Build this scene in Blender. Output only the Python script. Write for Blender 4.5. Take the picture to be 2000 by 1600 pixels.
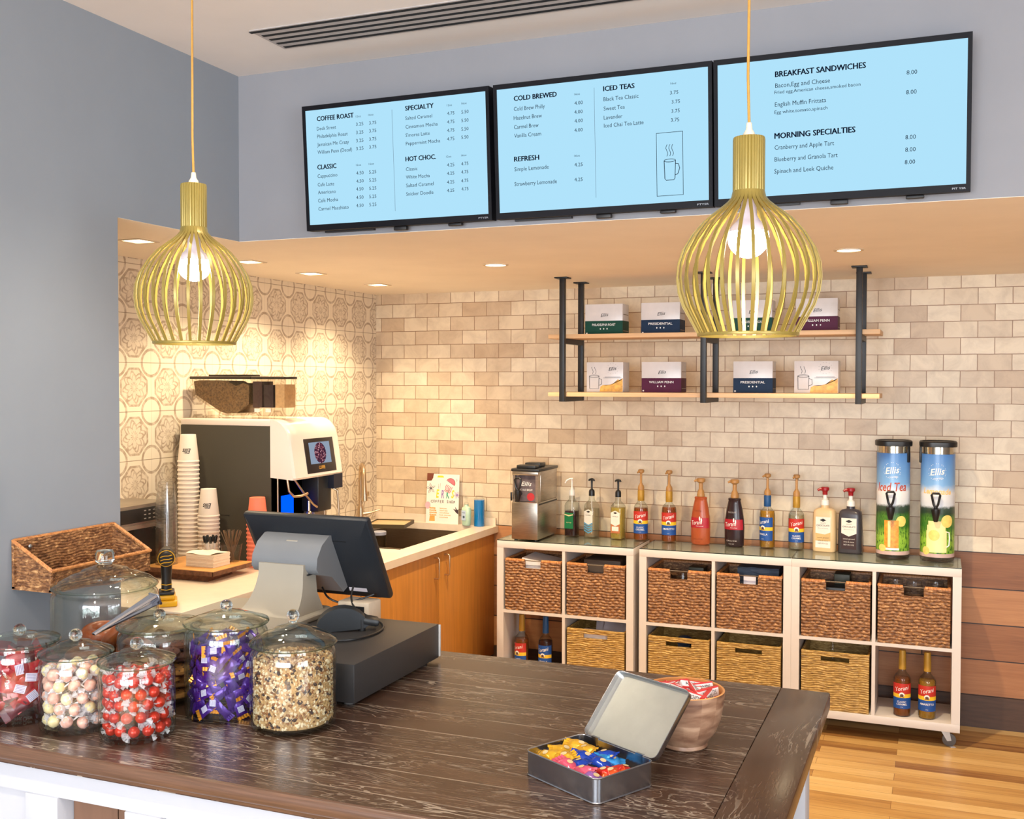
import bpy, bmesh, math, random
from mathutils import Matrix, Vector, Euler, noise
R = math.radians
PI = math.pi
sc = bpy.context.scene
for _o in list(bpy.data.objects):
    bpy.data.objects.remove(_o, do_unlink=True)
col = sc.collection
random.seed(7)

# ------------------------------------------------------------------ camera, world, exposure, lights
def lin(c):
    c = c / 255.0
    return c / 12.92 if c <= 0.04045 else ((c + 0.055) / 1.055) ** 2.4
def C(r, g, b):
    return (lin(r), lin(g), lin(b), 1.0)

cam_d = bpy.data.cameras.new('camera')
cam = bpy.data.objects.new('camera', cam_d)
col.objects.link(cam)
cam_d.sensor_fit = 'HORIZONTAL'
cam_d.sensor_width = 36.0
cam_d.lens = 2063.0 / 2000.0 * 36.0
cam_d.clip_start = 0.05
YAW, PITCH, ROLL = 0.3837, 0.0272, 0.0011
_f = Vector((-math.sin(YAW), math.cos(YAW), 0)); _r = Vector((math.cos(YAW), math.sin(YAW), 0)); _u = Vector((0, 0, 1))
_f2 = _f * math.cos(PITCH) - _u * math.sin(PITCH); _u2 = _u * math.cos(PITCH) + _f * math.sin(PITCH)
_r3 = _r * math.cos(ROLL) + _u2 * math.sin(ROLL); _u3 = _u2 * math.cos(ROLL) - _r * math.sin(ROLL)
cam.matrix_world = Matrix(((_r3.x, _u3.x, -_f2.x, 3.1902), (_r3.y, _u3.y, -_f2.y, -5.6831), (_r3.z, _u3.z, -_f2.z, 1.714), (0, 0, 0, 1)))
sc.camera = cam

w = bpy.data.worlds.new('world'); sc.world = w
w.use_nodes = True
w.node_tree.nodes['Background'].inputs[0].default_value = (0.75, 0.85, 1.0, 1)
w.node_tree.nodes['Background'].inputs[1].default_value = 0.6
sc.view_settings.view_transform = 'Standard'
sc.view_settings.look = 'None'
sc.view_settings.gamma = 1.0
sc.view_settings.use_curve_mapping = False
sc.view_settings.exposure = 0.2
try:
    sc.cycles.use_denoising = True
    sc.cycles.max_bounces = 14
    sc.cycles.diffuse_bounces = 5
    sc.cycles.glossy_bounces = 5
    sc.cycles.transmission_bounces = 12
    sc.cycles.transparent_max_bounces = 32
    sc.cycles.sample_clamp_indirect = 4.0
    sc.cycles.caustics_refractive = True
except Exception:
    pass

def area(name, loc, rot, sx, sy, power, c):
    l = bpy.data.lights.new(name, 'AREA'); l.shape = 'RECTANGLE'; l.size = sx; l.size_y = sy
    l.energy = power; l.color = c
    o = bpy.data.objects.new(name, l); col.objects.link(o); o.location = loc; o.rotation_euler = rot
    return o
def spot(name, loc, power, c, ang=120, blend=0.7, rad=0.03, aim=None):
    l = bpy.data.lights.new(name, 'SPOT'); l.energy = power; l.color = c; l.spot_size = R(ang); l.spot_blend = blend; l.shadow_soft_size = rad
    o = bpy.data.objects.new(name, l); col.objects.link(o); o.location = loc
    if aim:
        o.rotation_euler = (Vector(aim) - Vector(loc)).to_track_quat('-Z', 'Y').to_euler()
    return o
DAY = (0.87, 0.935, 1.0)
WARM = (1.0, 0.79, 0.51)
# daylight through the big window behind the camera and through the side window on the right
area('daylight_front_window', (2.6, -9.3, 1.55), (R(90), 0, 0), 4.2, 2.2, 430, DAY)
area('daylight_side_window', (6.35, -6.6, 1.6), (R(90), 0, R(90)), 3.0, 2.0, 170, DAY)
# recessed lamps of the alcove ceiling (six in view, more further right) and of the main ceiling
ALC = [(0.412, -2.533), (0.378, -1.80), (0.351, -1.264), (0.356, -0.615), (1.337, -1.291), (2.853, -1.273), (4.30, -1.27)]
ALP = [32, 36, 42, 46, 88, 96, 22]
for _i, (_x, _y) in enumerate(ALC):
    spot('alcove_lamp_light', (_x, _y, 2.215), ALP[_i], WARM, 128, 0.8, 0.022)
MAINL = [(1.55, -4.95, 120, 115), (1.18, -3.28, 30, 62), (3.5, -5.6, 40, 125), (4.9, -3.4, 34, 125)]
for _x, _y, _p, _a in MAINL:
    spot('main_ceiling_lamp_light', (_x, _y, 2.83), _p, (1.0, 0.88, 0.72), _a, 0.9, 0.028)

spot('added_grey_wall_fill_light', (1.80, -3.30, 2.83), 28, (1.0, 0.84, 0.64), 60, 1.0, 0.02, (0.746, -3.28, 1.20))  # added unseen spot, brightens the grey wall so the basket casts a shadow

# ------------------------------------------------------------------ materials
class NT:
    def __init__(s, m):
        m.use_nodes = True
        s.t = m.node_tree; s.n = s.t.nodes; s.n.clear()
        s.out = s.n.new('ShaderNodeOutputMaterial')
    def new(s, typ, **k):
        n = s.n.new(typ)
        for a, b in k.items():
            setattr(n, a, b)
        return n
    def put(s, sock, v):
        if hasattr(v, 'is_output') or isinstance(v, bpy.types.NodeSocket):
            s.t.links.new(v, sock)
        else:
            sock.default_value = v
    def M(s, op, a, b=None, c=None):
        n = s.new('ShaderNodeMath', operation=op)
        s.put(n.inputs[0], a)
        if b is not None: s.put(n.inputs[1], b)
        if c is not None: s.put(n.inputs[2], c)
        return n.outputs[0]
    def mix(s, f, a, b):
        n = s.new('ShaderNodeMix', data_type='RGBA')
        s.put(n.inputs[0], f); s.put(n.inputs[6], a); s.put(n.inputs[7], b)
        return n.outputs[2]
    def co(s):
        return s.new('ShaderNodeTexCoord').outputs['Object']
    def sep(s, v):
        n = s.new('ShaderNodeSeparateXYZ'); s.put(n.inputs[0], v); return n.outputs
    def comb(s, x, y, z):
        n = s.new('ShaderNodeCombineXYZ'); s.put(n.inputs[0], x); s.put(n.inputs[1], y); s.put(n.inputs[2], z); return n.outputs[0]
    def scl(s, v, k):
        n = s.new('ShaderNodeMapping'); s.put(n.inputs['Vector'], v); n.inputs['Scale'].default_value = k; return n.outputs[0]
    def noise(s, v, sc_=5, det=3, rough=0.5, dist=0.0):
        n = s.new('ShaderNodeTexNoise'); s.put(n.inputs['Vector'], v)
        n.inputs['Scale'].default_value = sc_; n.inputs['Detail'].default_value = det; n.inputs['Roughness'].default_value = rough; n.inputs['Distortion'].default_value = dist
        return n.outputs['Fac']
    def ramp(s, f, stops):
        n = s.new('ShaderNodeValToRGB'); s.put(n.inputs[0], f)
        e = n.color_ramp.elements
        while len(e) < len(stops): e.new(0.5)
        for i, (p, c) in enumerate(stops):
            e[i].position = p; e[i].color = c
        return n.outputs[0]
    def bump(s, h, strength=0.3, dist=0.01):
        n = s.new('ShaderNodeBump'); s.put(n.inputs['Height'], h); n.inputs['Strength'].default_value = strength; n.inputs['Distance'].default_value = dist
        return n.outputs[0]
    def pri(s, color, rough=0.5, metal=0.0, normal=None, **k):
        n = s.new('ShaderNodeBsdfPrincipled')
        s.put(n.inputs['Base Color'], color); s.put(n.inputs['Roughness'], rough); s.put(n.inputs['Metallic'], metal)
        if normal is not None: s.put(n.inputs['Normal'], normal)
        for a, b in k.items():
            s.put(n.inputs[a.replace('_', ' ')], b)
        return n.outputs[0]
    def end(s, sh):
        s.t.links.new(sh, s.out.inputs['Surface'])

_mats = {}
def pm(name, c, rough=0.5, metal=0.0, var=0.08, vs=25.0, bump=0.0, stretch=(1, 1, 1), **k):
    """principled material with a little procedural colour variation"""
    if name in _mats: return _mats[name]
    m = bpy.data.materials.new(name); t = NT(m)
    if len(c) == 3: c = C(*c)
    v = t.scl(t.co(), stretch)
    nz = t.noise(v, vs, 4, 0.6)
    lo = tuple(max(0, x * (1 - var)) for x in c[:3]) + (1,)
    hi = tuple(min(1, x * (1 + var)) for x in c[:3]) + (1,)
    cc = t.ramp(nz, [(0.3, lo), (0.7, hi)])
    nrm = t.bump(nz, bump, 0.004) if bump else None
    t.end(t.pri(cc, rough, metal, nrm, **k))
    _mats[name] = m
    return m
def em(name, c, strength=1.0):
    if name in _mats: return _mats[name]
    m = bpy.data.materials.new(name); t = NT(m)
    e = t.new('ShaderNodeEmission'); e.inputs[0].default_value = c if len(c) == 4 else C(*c); e.inputs[1].default_value = strength
    t.end(e.outputs[0]); _mats[name] = m
    return m
def thin(name, tint=(0.97, 0.985, 0.975), ior=1.45, edge=(0.80, 0.85, 0.82), edgemix=0.5, rough=0.02, body=None, bodymix=0.0):
    """thin-walled glass or coloured liquid: transparent with fresnel gloss, optional cloudy body"""
    if name in _mats: return _mats[name]
    m = bpy.data.materials.new(name); t = NT(m)
    lw = t.new('ShaderNodeLayerWeight'); lw.inputs['Blend'].default_value = edgemix
    cc = t.mix(lw.outputs['Facing'], tint + (1,), edge + (1,))
    tr = t.new('ShaderNodeBsdfTransparent'); t.put(tr.inputs[0], cc)
    sh = tr.outputs[0]
    if body:
        d = t.new('ShaderNodeBsdfDiffuse'); d.inputs[0].default_value = body + (1,)
        mx = t.new('ShaderNodeMixShader'); mx.inputs[0].default_value = bodymix
        t.put(mx.inputs[1], sh); t.put(mx.inputs[2], d.outputs[0]); sh = mx.outputs[0]
    g = t.new('ShaderNodeBsdfGlossy'); g.inputs['Roughness'].default_value = rough
    l2 = t.new('ShaderNodeLayerWeight'); l2.inputs['Blend'].default_value = 0.5
    f0 = ((ior - 1) / (ior + 1)) ** 2
    fr = t.M('ADD', f0, t.M('MULTIPLY', 1.0 - f0, t.M('POWER', l2.outputs['Facing'], 5.0)))      # Schlick, the same from both sides of the sheet
    mx = t.new('ShaderNodeMixShader'); t.put(mx.inputs[0], fr); t.put(mx.inputs[1], sh); t.put(mx.inputs[2], g.outputs[0])
    t.end(mx.outputs[0]); _mats[name] = m
    return m
def glass(name, c=(0.96, 0.98, 0.97), ior=1.48, rough=0.0):
    if name in _mats: return _mats[name]
    m = bpy.data.materials.new(name); t = NT(m)
    g = t.new('ShaderNodeBsdfGlass'); g.inputs['Color'].default_value = c + (1,); g.inputs['IOR'].default_value = ior; g.inputs['Roughness'].default_value = rough
    t.end(g.outputs[0]); _mats[name] = m
    return m

# ------------------------------------------------------------------ mesh builder
_CAPH = None
_txt = {}
def text_geo(s, bold=0.0, shear=0.0):
    key = (s, bold, shear)
    if key in _txt: return _txt[key]
    cu = bpy.data.curves.new('t', 'FONT'); cu.body = s; cu.size = 1.0; cu.offset = bold; cu.shear = shear; cu.resolution_u = 2
    o = bpy.data.objects.new('t', cu); col.objects.link(o)
    bpy.context.view_layer.update()
    dg = bpy.context.evaluated_depsgraph_get()
    me = bpy.data.meshes.new_from_object(o.evaluated_get(dg))
    vs = [tuple(v.co) for v in me.vertices]; fs = [tuple(p.vertices) for p in me.polygons]
    bpy.data.objects.remove(o, do_unlink=True); bpy.data.curves.remove(cu); bpy.data.meshes.remove(me)
    _txt[key] = (vs, fs)
    return _txt[key]

class MB:
    def __init__(s):
        s.v = []; s.f = []; s.m = []; s.s = []
    def add(s, vs, fs, mi=0, smooth=False, M=None):
        o = len(s.v)
        if M is not None: vs = [M @ Vector(v) for v in vs]
        s.v.extend([tuple(v) for v in vs])
        for f in fs:
            s.f.append(tuple(i + o for i in f)); s.m.append(mi); s.s.append(smooth)
        return s
    def box(s, x0, x1, y0, y1, z0, z1, b=0.0, mi=0, M=None, seg=2):
        if b <= 0:
            vs = [(x0, y0, z0), (x1, y0, z0), (x1, y1, z0), (x0, y1, z0), (x0, y0, z1), (x1, y0, z1), (x1, y1, z1), (x0, y1, z1)]
            return s.add(vs, [(0, 3, 2, 1), (4, 5, 6, 7), (0, 1, 5, 4), (1, 2, 6, 5), (2, 3, 7, 6), (3, 0, 4, 7)], mi, False, M)
        bm = bmesh.new(); bmesh.ops.create_cube(bm, size=1.0)
        for v in bm.verts:
            v.co = Vector(((x0 + x1) / 2 + v.co.x * (x1 - x0), (y0 + y1) / 2 + v.co.y * (y1 - y0), (z0 + z1) / 2 + v.co.z * (z1 - z0)))
        bmesh.ops.bevel(bm, geom=list(bm.edges), offset=b, offset_type='OFFSET', segments=seg, profile=0.5, affect='EDGES', clamp_overlap=True)
        bm.verts.index_update()
        s.add([tuple(v.co) for v in bm.verts], [[v.index for v in f.verts] for f in bm.faces], mi, True, M)
        bm.free(); return s
    def lathe(s, prof, n=32, mi=0, M=None, smooth=True, a0=0.0, a1=2 * PI, groove=None, cap=True):
        full = abs(a1 - a0 - 2 * PI) < 1e-6
        cols = n if full else n + 1
        vs = []; fs = []
        for r, z in prof:
            for i in range(cols):
                a = a0 + (a1 - a0) * i / n
                rr = r * (groove(i) if groove else 1)
                vs.append((rr * math.cos(a), rr * math.sin(a), z))
        for j in range(len(prof) - 1):
            for i in range(n):
                i2 = (i + 1) % cols if full else i + 1
                fs.append((j * cols + i, j * cols + i2, (j + 1) * cols + i2, (j + 1) * cols + i))
        s.add(vs, fs, mi, smooth, M)
        if full and cap and prof[0] != prof[-1]:
            for j, rev in ((0, True), (len(prof) - 1, False)):
                if prof[j][0] > 1e-5:
                    idx = list(range(j * cols, j * cols + cols))
                    s.add([vs[i] for i in idx], [tuple(range(cols))[::-1] if rev else tuple(range(cols))], mi, False, M)
        return s
    def cyl(s, r, z0, z1, n=24, mi=0, M=None, r2=None):
        return s.lathe([(r, z0), (r if r2 is None else r2, z1)], n, mi, M)
    def tube(s, pts, r, n=8, mi=0, M=None, closed=False):
        P = [Vector(p) for p in pts]; k = len(P)
        rad = r if isinstance(r, (list, tuple)) else [r] * k
        vs = []; fs = []; up = None
        for i in range(k):
            if closed: t = (P[(i + 1) % k] - P[i - 1]).normalized()
            else: t = (P[min(i + 1, k - 1)] - P[max(i - 1, 0)]).normalized()
            if up is None:
                up = t.orthogonal().normalized()
            else:
                up = (up - t * up.dot(t))
                up = up.normalized() if up.length > 1e-6 else t.orthogonal().normalized()
            b = t.cross(up)
            for q in range(n):
                a = 2 * PI * q / n
                vs.append(P[i] + (up * math.cos(a) + b * math.sin(a)) * rad[i])
        for i in range(k if closed else k - 1):
            i2 = (i + 1) % k
            for q in range(n):
                q2 = (q + 1) % n
                fs.append((i * n + q, i * n + q2, i2 * n + q2, i2 * n + q))
        s.add(vs, fs, mi, True, M)
        if not closed:
            s.add(vs[:n], [tuple(range(n))[::-1]], mi, False, M); s.add(vs[-n:], [tuple(range(n))], mi, False, M)
        return s
    def prism(s, poly, h0, h1, mi=0, M=None, smooth=False):
        """polygon in local xy extruded along local z"""
        n = len(poly)
        vs = [(x, y, h0) for x, y in poly] + [(x, y, h1) for x, y in poly]
        fs = [tuple(range(n))[::-1], tuple(range(n, 2 * n))]
        s.add(vs, fs, mi, False, M)
        s.add(vs, [(i, (i + 1) % n, n + (i + 1) % n, n + i) for i in range(n)], mi, smooth, M)
        return s
    def ball(s, c, r, nu=16, nv=10, mi=0, M=None, k=(1, 1, 1)):
        vs = [(c[0], c[1], c[2] - r * k[2])]
        for j in range(1, nv):
            p = -PI / 2 + PI * j / nv
            for i in range(nu):
                a = 2 * PI * i / nu
                vs.append((c[0] + r * k[0] * math.cos(p) * math.cos(a), c[1] + r * k[1] * math.cos(p) * math.sin(a), c[2] + r * k[2] * math.sin(p)))
        vs.append((c[0], c[1], c[2] + r * k[2]))
        fs = [(0, 1 + (i + 1) % nu, 1 + i) for i in range(nu)]
        for j in range(nv - 2):
            for i in range(nu):
                a = 1 + j * nu; i2 = (i + 1) % nu
                fs.append((a + i, a + i2, a + nu + i2, a + nu + i))
        a = 1 + (nv - 2) * nu; t = len(vs) - 1
        fs += [(a + i, a + (i + 1) % nu, t) for i in range(nu)]
        return s.add(vs, fs, mi, True, M)
    def patch(s, r, a0, a1, z0, z1, n=16, mi=0, M=None, r1=None):
        """piece of a cylinder wall, outward facing"""
        vs = []
        for i in range(n + 1):
            a = a0 + (a1 - a0) * i / n
            vs += [(r * math.cos(a), r * math.sin(a), z0), ((r1 or r) * math.cos(a), (r1 or r) * math.sin(a), z1)]
        return s.add(vs, [(2 * i, 2 * i + 2, 2 * i + 3, 2 * i + 1) for i in range(n)], mi, True, M)
    def flat(s, pts, mi=0, M=None, bend=None):
        """flat shape (fan from its centre) in local xy, or wrapped on an upright cylinder bend=(radius, facing angle)"""
        n = len(pts); cx = sum(p[0] for p in pts) / n; cy = sum(p[1] for p in pts) / n
        K = 4 if bend else 1
        vs = [(cx, cy, 0)]; fs = []
        for k in range(1, K + 1): vs += [(cx + (x - cx) * k / K, cy + (y - cy) * k / K, 0) for x, y in pts]
        if bend: vs = [wrapv(v, bend) for v in vs]
        fs = [(0, 1 + i, 1 + (i + 1) % n) for i in range(n)]
        for k in range(K - 1): fs += [(1 + k * n + i, 1 + k * n + n + i, 1 + k * n + n + (i + 1) % n, 1 + k * n + (i + 1) % n) for i in range(n)]
        return s.add(vs, fs, mi, False, M)
    def text(s, body, x, y, wd, h, mi=0, M=None, bend=None, bold=0.0, shear=0.0, rot=0.0, centre=False, lift=0.0):
        """lettering of cap height h, fitted to width wd when wd is given"""
        global _CAPH
        if _CAPH is None:
            _CAPH = max(v[1] for v in text_geo('H')[0])
        vs, fs = text_geo(body, bold, shear)
        if not vs: return s
        x0 = min(v[0] for v in vs); x1 = max(v[0] for v in vs)
        ky = h / _CAPH; kx = (wd / (x1 - x0)) if wd else ky * 0.92
        W = (x1 - x0) * kx
        cr, sr = math.cos(rot), math.sin(rot)
        o = []
        for a, b, _ in vs:
            px = (a - x0) * kx - (W / 2 if centre else 0); py = b * ky - (h / 2 if centre else 0)
            o.append((x + px * cr - py * sr, y + px * sr + py * cr, lift))
        if bend: o = [wrapv(v, bend) for v in o]
        return s.add(o, fs, mi, False, M)
def wrapv(v, bend):
    r, a0 = bend
    a = a0 + v[0] / r
    return (r * math.cos(a), r * math.sin(a), v[1])
def disc(cx, cy, r, n=20, ky=1.0, a0=0.0, a1=2 * PI):
    return [(cx + r * math.cos(a0 + (a1 - a0) * i / n), cy + r * ky * math.sin(a0 + (a1 - a0) * i / n)) for i in range(n)]
def T(x=0, y=0, z=0): return Matrix.Translation((x, y, z))
def RX(a): return Matrix.Rotation(a, 4, 'X')
def RY(a): return Matrix.Rotation(a, 4, 'Y')
def RZ(a): return Matrix.Rotation(a, 4, 'Z')
FRONT = RX(R(90))          # local xy plane stood upright facing -y

def obj(name, mb, mats, parent=None, loc=(0, 0, 0), rot=(0, 0, 0), sharp=38):
    me = bpy.data.meshes.new(name)
    me.from_pydata(mb.v, [], mb.f)
    if not isinstance(mats, (list, tuple)): mats = [mats]
    for m in mats: me.materials.append(m)
    me.polygons.foreach_set('material_index', mb.m)
    me.polygons.foreach_set('use_smooth', mb.s)
    me.update()
    if any(mb.s): me.set_sharp_from_angle(angle=R(sharp))
    o = bpy.data.objects.new(name, me); col.objects.link(o)
    o.location = loc; o.rotation_euler = rot
    if parent: o.parent = parent
    return o
def tag(o, label, cat, group=None):
    o['label'] = label; o['category'] = cat
    if group: o['group'] = group
    return o
def thing(name, label, cat, loc=(0, 0, 0), rz=0.0, group=None):
    o = bpy.data.objects.new(name, None); col.objects.link(o)
    o.empty_display_size = 0.05
    o.location = loc; o.rotation_euler = (0, 0, rz)
    return tag(o, label, cat, group)
def struct(name, mb, mats, parent=None):
    o = obj(name, mb, mats, parent)
    if parent is None: o['kind'] = 'structure'
    return o
def kids(o): return [c for c in bpy.data.objects if c.parent == o]
def dup(root, loc=None, rot=None, label=None, group=None):
    r = root.copy(); col.objects.link(r)
    if loc is not None: r.location = loc
    if rot is not None: r.rotation_euler = rot
    if label: r['label'] = label
    if group: r['group'] = group
    def rec(src, dst):
        for c in kids_cache(src):
            d = c.copy(); col.objects.link(d); d.parent = dst
            rec(c, d)
    rec(root, r)
    return r
def kids_cache(o): return list(o.children)
ORD = ['topmost', 'second', 'third', 'fourth', 'fifth', 'sixth', 'seventh', 'eighth', 'ninth', 'tenth', 'eleventh', 'twelfth', 'thirteenth', 'fourteenth', 'fifteenth', 'sixteenth', 'seventeenth', 'eighteenth', 'nineteenth', 'twentieth', 'twenty-first', 'twenty-second', 'twenty-third', 'twenty-fourth', 'twenty-fifth', 'twenty-sixth', 'twenty-seventh', 'twenty-eighth']
# ------------------------------------------------------------------ setting
def paint(name, c, rough=0.75):
    return pm(name, c, rough, 0, 0.03, 3.0, 0.02)
def mat_brick():
    m = bpy.data.materials.new('tumbled_stone_brick_tile'); t = NT(m)
    x, y, z = t.sep(t.co())
    u = t.M('ADD', x, -0.1151 - 0.5 * 0.1548 + 20 * 0.1548)
    v = t.M('ADD', z, -2.1743 + 31 * 0.0817)
    vec = t.comb(u, v, 0.0)
    wob = t.noise(t.co(), 14, 2)
    vec2 = t.comb(t.M('ADD', u, t.M('MULTIPLY', t.M('SUBTRACT', wob, 0.5), 0.004)), t.M('ADD', v, t.M('MULTIPLY', t.M('SUBTRACT', t.noise(t.co(), 11, 2), 0.5), 0.004)), 0.0)
    b = t.new('ShaderNodeTexBrick', offset=0.5, offset_frequency=2, squash=1.0)
    t.put(b.inputs['Vector'], vec2)
    b.inputs['Scale'].default_value = 1.0
    b.inputs['Brick Width'].default_value = 0.1548; b.inputs['Row Height'].default_value = 0.0817
    b.inputs['Mortar Size'].default_value = 0.0021; b.inputs['Mortar Smooth'].default_value = 0.25; b.inputs['Bias'].default_value = 0.0
    b.inputs['Color1'].default_value = (0, 0, 0, 1); b.inputs['Color2'].default_value = (1, 1, 1, 1); b.inputs['Mortar'].default_value = (0.5, 0.5, 0.5, 1)
    tone = t.ramp(b.outputs['Color'], [(0.0, C(196, 173, 146)), (0.2, C(210, 191, 166)), (0.6, C(222, 207, 183)), (1.0, C(232, 220, 198))])
    n1 = t.noise(t.co(), 9, 6, 0.65, 0.6); n2 = t.noise(t.co(), 45, 3)
    cloud = t.ramp(n1, [(0.32, C(188, 168, 146)), (0.6, C(250, 243, 230))])
    mul = t.new('ShaderNodeMix', data_type='RGBA', blend_type='MULTIPLY'); mul.inputs[0].default_value = 0.42
    t.put(mul.inputs[6], tone); t.put(mul.inputs[7], cloud)
    cc = t.mix(b.outputs['Fac'], mul.outputs[2], C(150, 118, 90))
    h = t.M('SUBTRACT', t.M('MULTIPLY', n2, 0.25), b.outputs['Fac'])
    t.end(t.pri(cc, 0.42, 0, t.bump(h, 0.5, 0.003)))
    return m
def mat_pattern():
    m = bpy.data.materials.new('printed_ornament_tile'); t = NT(m)
    x, y, z = t.sep(t.co()); P = 0.2105
    fy = t.M('FRACT', t.M('ADD', t.M('DIVIDE', t.M('ADD', y, 0.0986), P), 40.0))
    fz = t.M('FRACT', t.M('ADD', t.M('DIVIDE', t.M('SUBTRACT', z, 2.2111), P), 40.0))
    cy = t.M('SUBTRACT', fy, 0.5); cz = t.M('SUBTRACT', fz, 0.5)
    ay = t.M('ABSOLUTE', cy); az = t.M('ABSOLUTE', cz)
    ky = t.M('SUBTRACT', 0.5, ay); kz = t.M('SUBTRACT', 0.5, az)          # from the nearest tile corner
    rc = t.M('SQRT', t.M('ADD', t.M('MULTIPLY', ky, ky), t.M('MULTIPLY', kz, kz)))
    rr = t.M('SQRT', t.M('ADD', t.M('MULTIPLY', ay, ay), t.M('MULTIPLY', az, az)))
    th = t.M('ARCTAN2', cz, cy)
    def band(v, c, w):
        return t.M('SUBTRACT', 1.0, t.M('SMOOTHSTEP' if False else 'MINIMUM', 1.0, t.M('DIVIDE', t.M('ABSOLUTE', t.M('SUBTRACT', v, c)), w)))
    def over(a, b): return t.M('MAXIMUM', a, b)
    ring = t.M('GREATER_THAN', band(rc, 0.272, 0.036), 0.2)
    octm = t.M('MAXIMUM', t.M('MAXIMUM', ay, az), t.M('MULTIPLY', t.M('ADD', ay, az), 0.74))
    # octagon line is drawn only away from the corner rings
    away = t.M('GREATER_THAN', rc, 0.36)
    octl = t.M('MULTIPLY', t.M('GREATER_THAN', band(t.M('MAXIMUM', octm, t.M('SUBTRACT', 0.735, rc)), 0.375, 0.030), 0.2), t.M('GREATER_THAN', rc, 0.33))
    arc2 = t.M('MULTIPLY', t.M('GREATER_THAN', band(rc, 0.345, 0.024), 0.2), t.M('LESS_THAN', octm, 0.40))
    pet = t.M('MULTIPLY', t.M('ABSOLUTE', t.M('COSINE', t.M('MULTIPLY', th, 4.0))), 0.11)
    curl1 = t.M('GREATER_THAN', band(t.M('SUBTRACT', rr, pet), 0.15, 0.030), 0.25)
    pet2 = t.M('MULTIPLY', t.M('SINE', t.M('MULTIPLY', th, 8.0)), 0.05)
    curl2 = t.M('GREATER_THAN', band(t.M('SUBTRACT', rr, pet2), 0.275, 0.030), 0.25)
    curl3 = t.M('GREATER_THAN', band(t.M('ADD', rr, t.M('MULTIPLY', t.M('COSINE', t.M('MULTIPLY', th, 12.0)), 0.03)), 0.065, 0.024), 0.25)
    inside = t.M('MULTIPLY', t.M('LESS_THAN', octm, 0.35), t.M('GREATER_THAN', rc, 0.38))
    fil = t.M('MULTIPLY', over(over(curl1, curl2), curl3), inside)
    fill = t.M('MULTIPLY', inside, 0.30)
    wear = t.M('MULTIPLY', t.ramp(t.noise(t.co(), 28, 5, 0.7), [(0.34, (0.35, 0.35, 0.35, 1)), (0.58, (1, 1, 1, 1))]), 1.0)
    ink = t.M('MULTIPLY', over(over(over(ring, octl), over(arc2, fil)), fill), wear)
    cc = t.mix(t.M('MULTIPLY', ink, 0.75), C(226, 214, 194), C(138, 114, 92))
    gy = t.M('LESS_THAN', ky, 0.005); gz = t.M('LESS_THAN', kz, 0.0075)
    grout = t.M('MAXIMUM', t.M('MULTIPLY', gy, 0.45), gz)
    cc = t.mix(t.M('MULTIPLY', grout, 0.75), cc, C(128, 108, 84))
    t.end(t.pri(cc, 0.36, 0, t.bump(t.M('SUBTRACT', 1.0, t.M('MAXIMUM', gy, gz)), 0.4, 0.002)))
    return m
def mat_planks(name, along, width, length, tones, seam, rough=0.45, grain=1.0, gap=0.002, bumpk=0.25, seamy=0.0, coat=0.0):
    """long boards running along axis 0 (x) or 2 (use (x,z)); tones = ramp list"""
    m = bpy.data.materials.new(name); t = NT(m)
    x, y, z = t.sep(t.co())
    if along == 'x_floor': u, v = x, y
    elif along == 'x_wall': u, v = x, z
    elif along == 'y_floor': u, v = y, x
    v = t.M('ADD', v, 20 * width + seamy)
    u = t.M('ADD', u, 11.37)
    vec = t.comb(u, v, 0.0)
    b = t.new('ShaderNodeTexBrick', offset=0.37, offset_frequency=2)
    t.put(b.inputs['Vector'], vec); b.inputs['Scale'].default_value = 1.0
    b.inputs['Brick Width'].default_value = length; b.inputs['Row Height'].default_value = width
    b.inputs['Mortar Size'].default_value = gap; b.inputs['Mortar Smooth'].default_value = 0.1
    b.inputs['Color1'].default_value = (0, 0, 0, 1); b.inputs['Color2'].default_value = (1, 1, 1, 1); b.inputs['Mortar'].default_value = (0.5, 0.5, 0.5, 1)
    row = t.M('FLOOR', t.M('DIVIDE', v, width))
    uu = t.M('ADD', u, t.M('MULTIPLY', row, 3.71))
    g1 = t.noise(t.comb(t.M('MULTIPLY', uu, 1.6), t.M('MULTIPLY', v, 26.0), row), 1.0, 5, 0.6, 0.8)
    g2 = t.noise(t.comb(t.M('MULTIPLY', uu, 6.0), t.M('MULTIPLY', v, 150.0), row), 1.0, 4, 0.6)
    f = t.M('ADD', t.M('ADD', t.M('MULTIPLY', b.outputs['Color'], 0.42), t.M('MULTIPLY', g1, 0.42 * grain)), t.M('MULTIPLY', g2, 0.2 * grain))
    cc = t.ramp(f, tones)
    cc = t.mix(b.outputs['Fac'], cc, seam)
    h = t.M('SUBTRACT', t.M('MULTIPLY', g2, 0.3), b.outputs['Fac'])
    t.end(t.pri(cc, rough, 0, t.bump(h, bumpk, 0.003), Coat_Weight=coat, Coat_Roughness=0.25))
    return m
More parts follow.
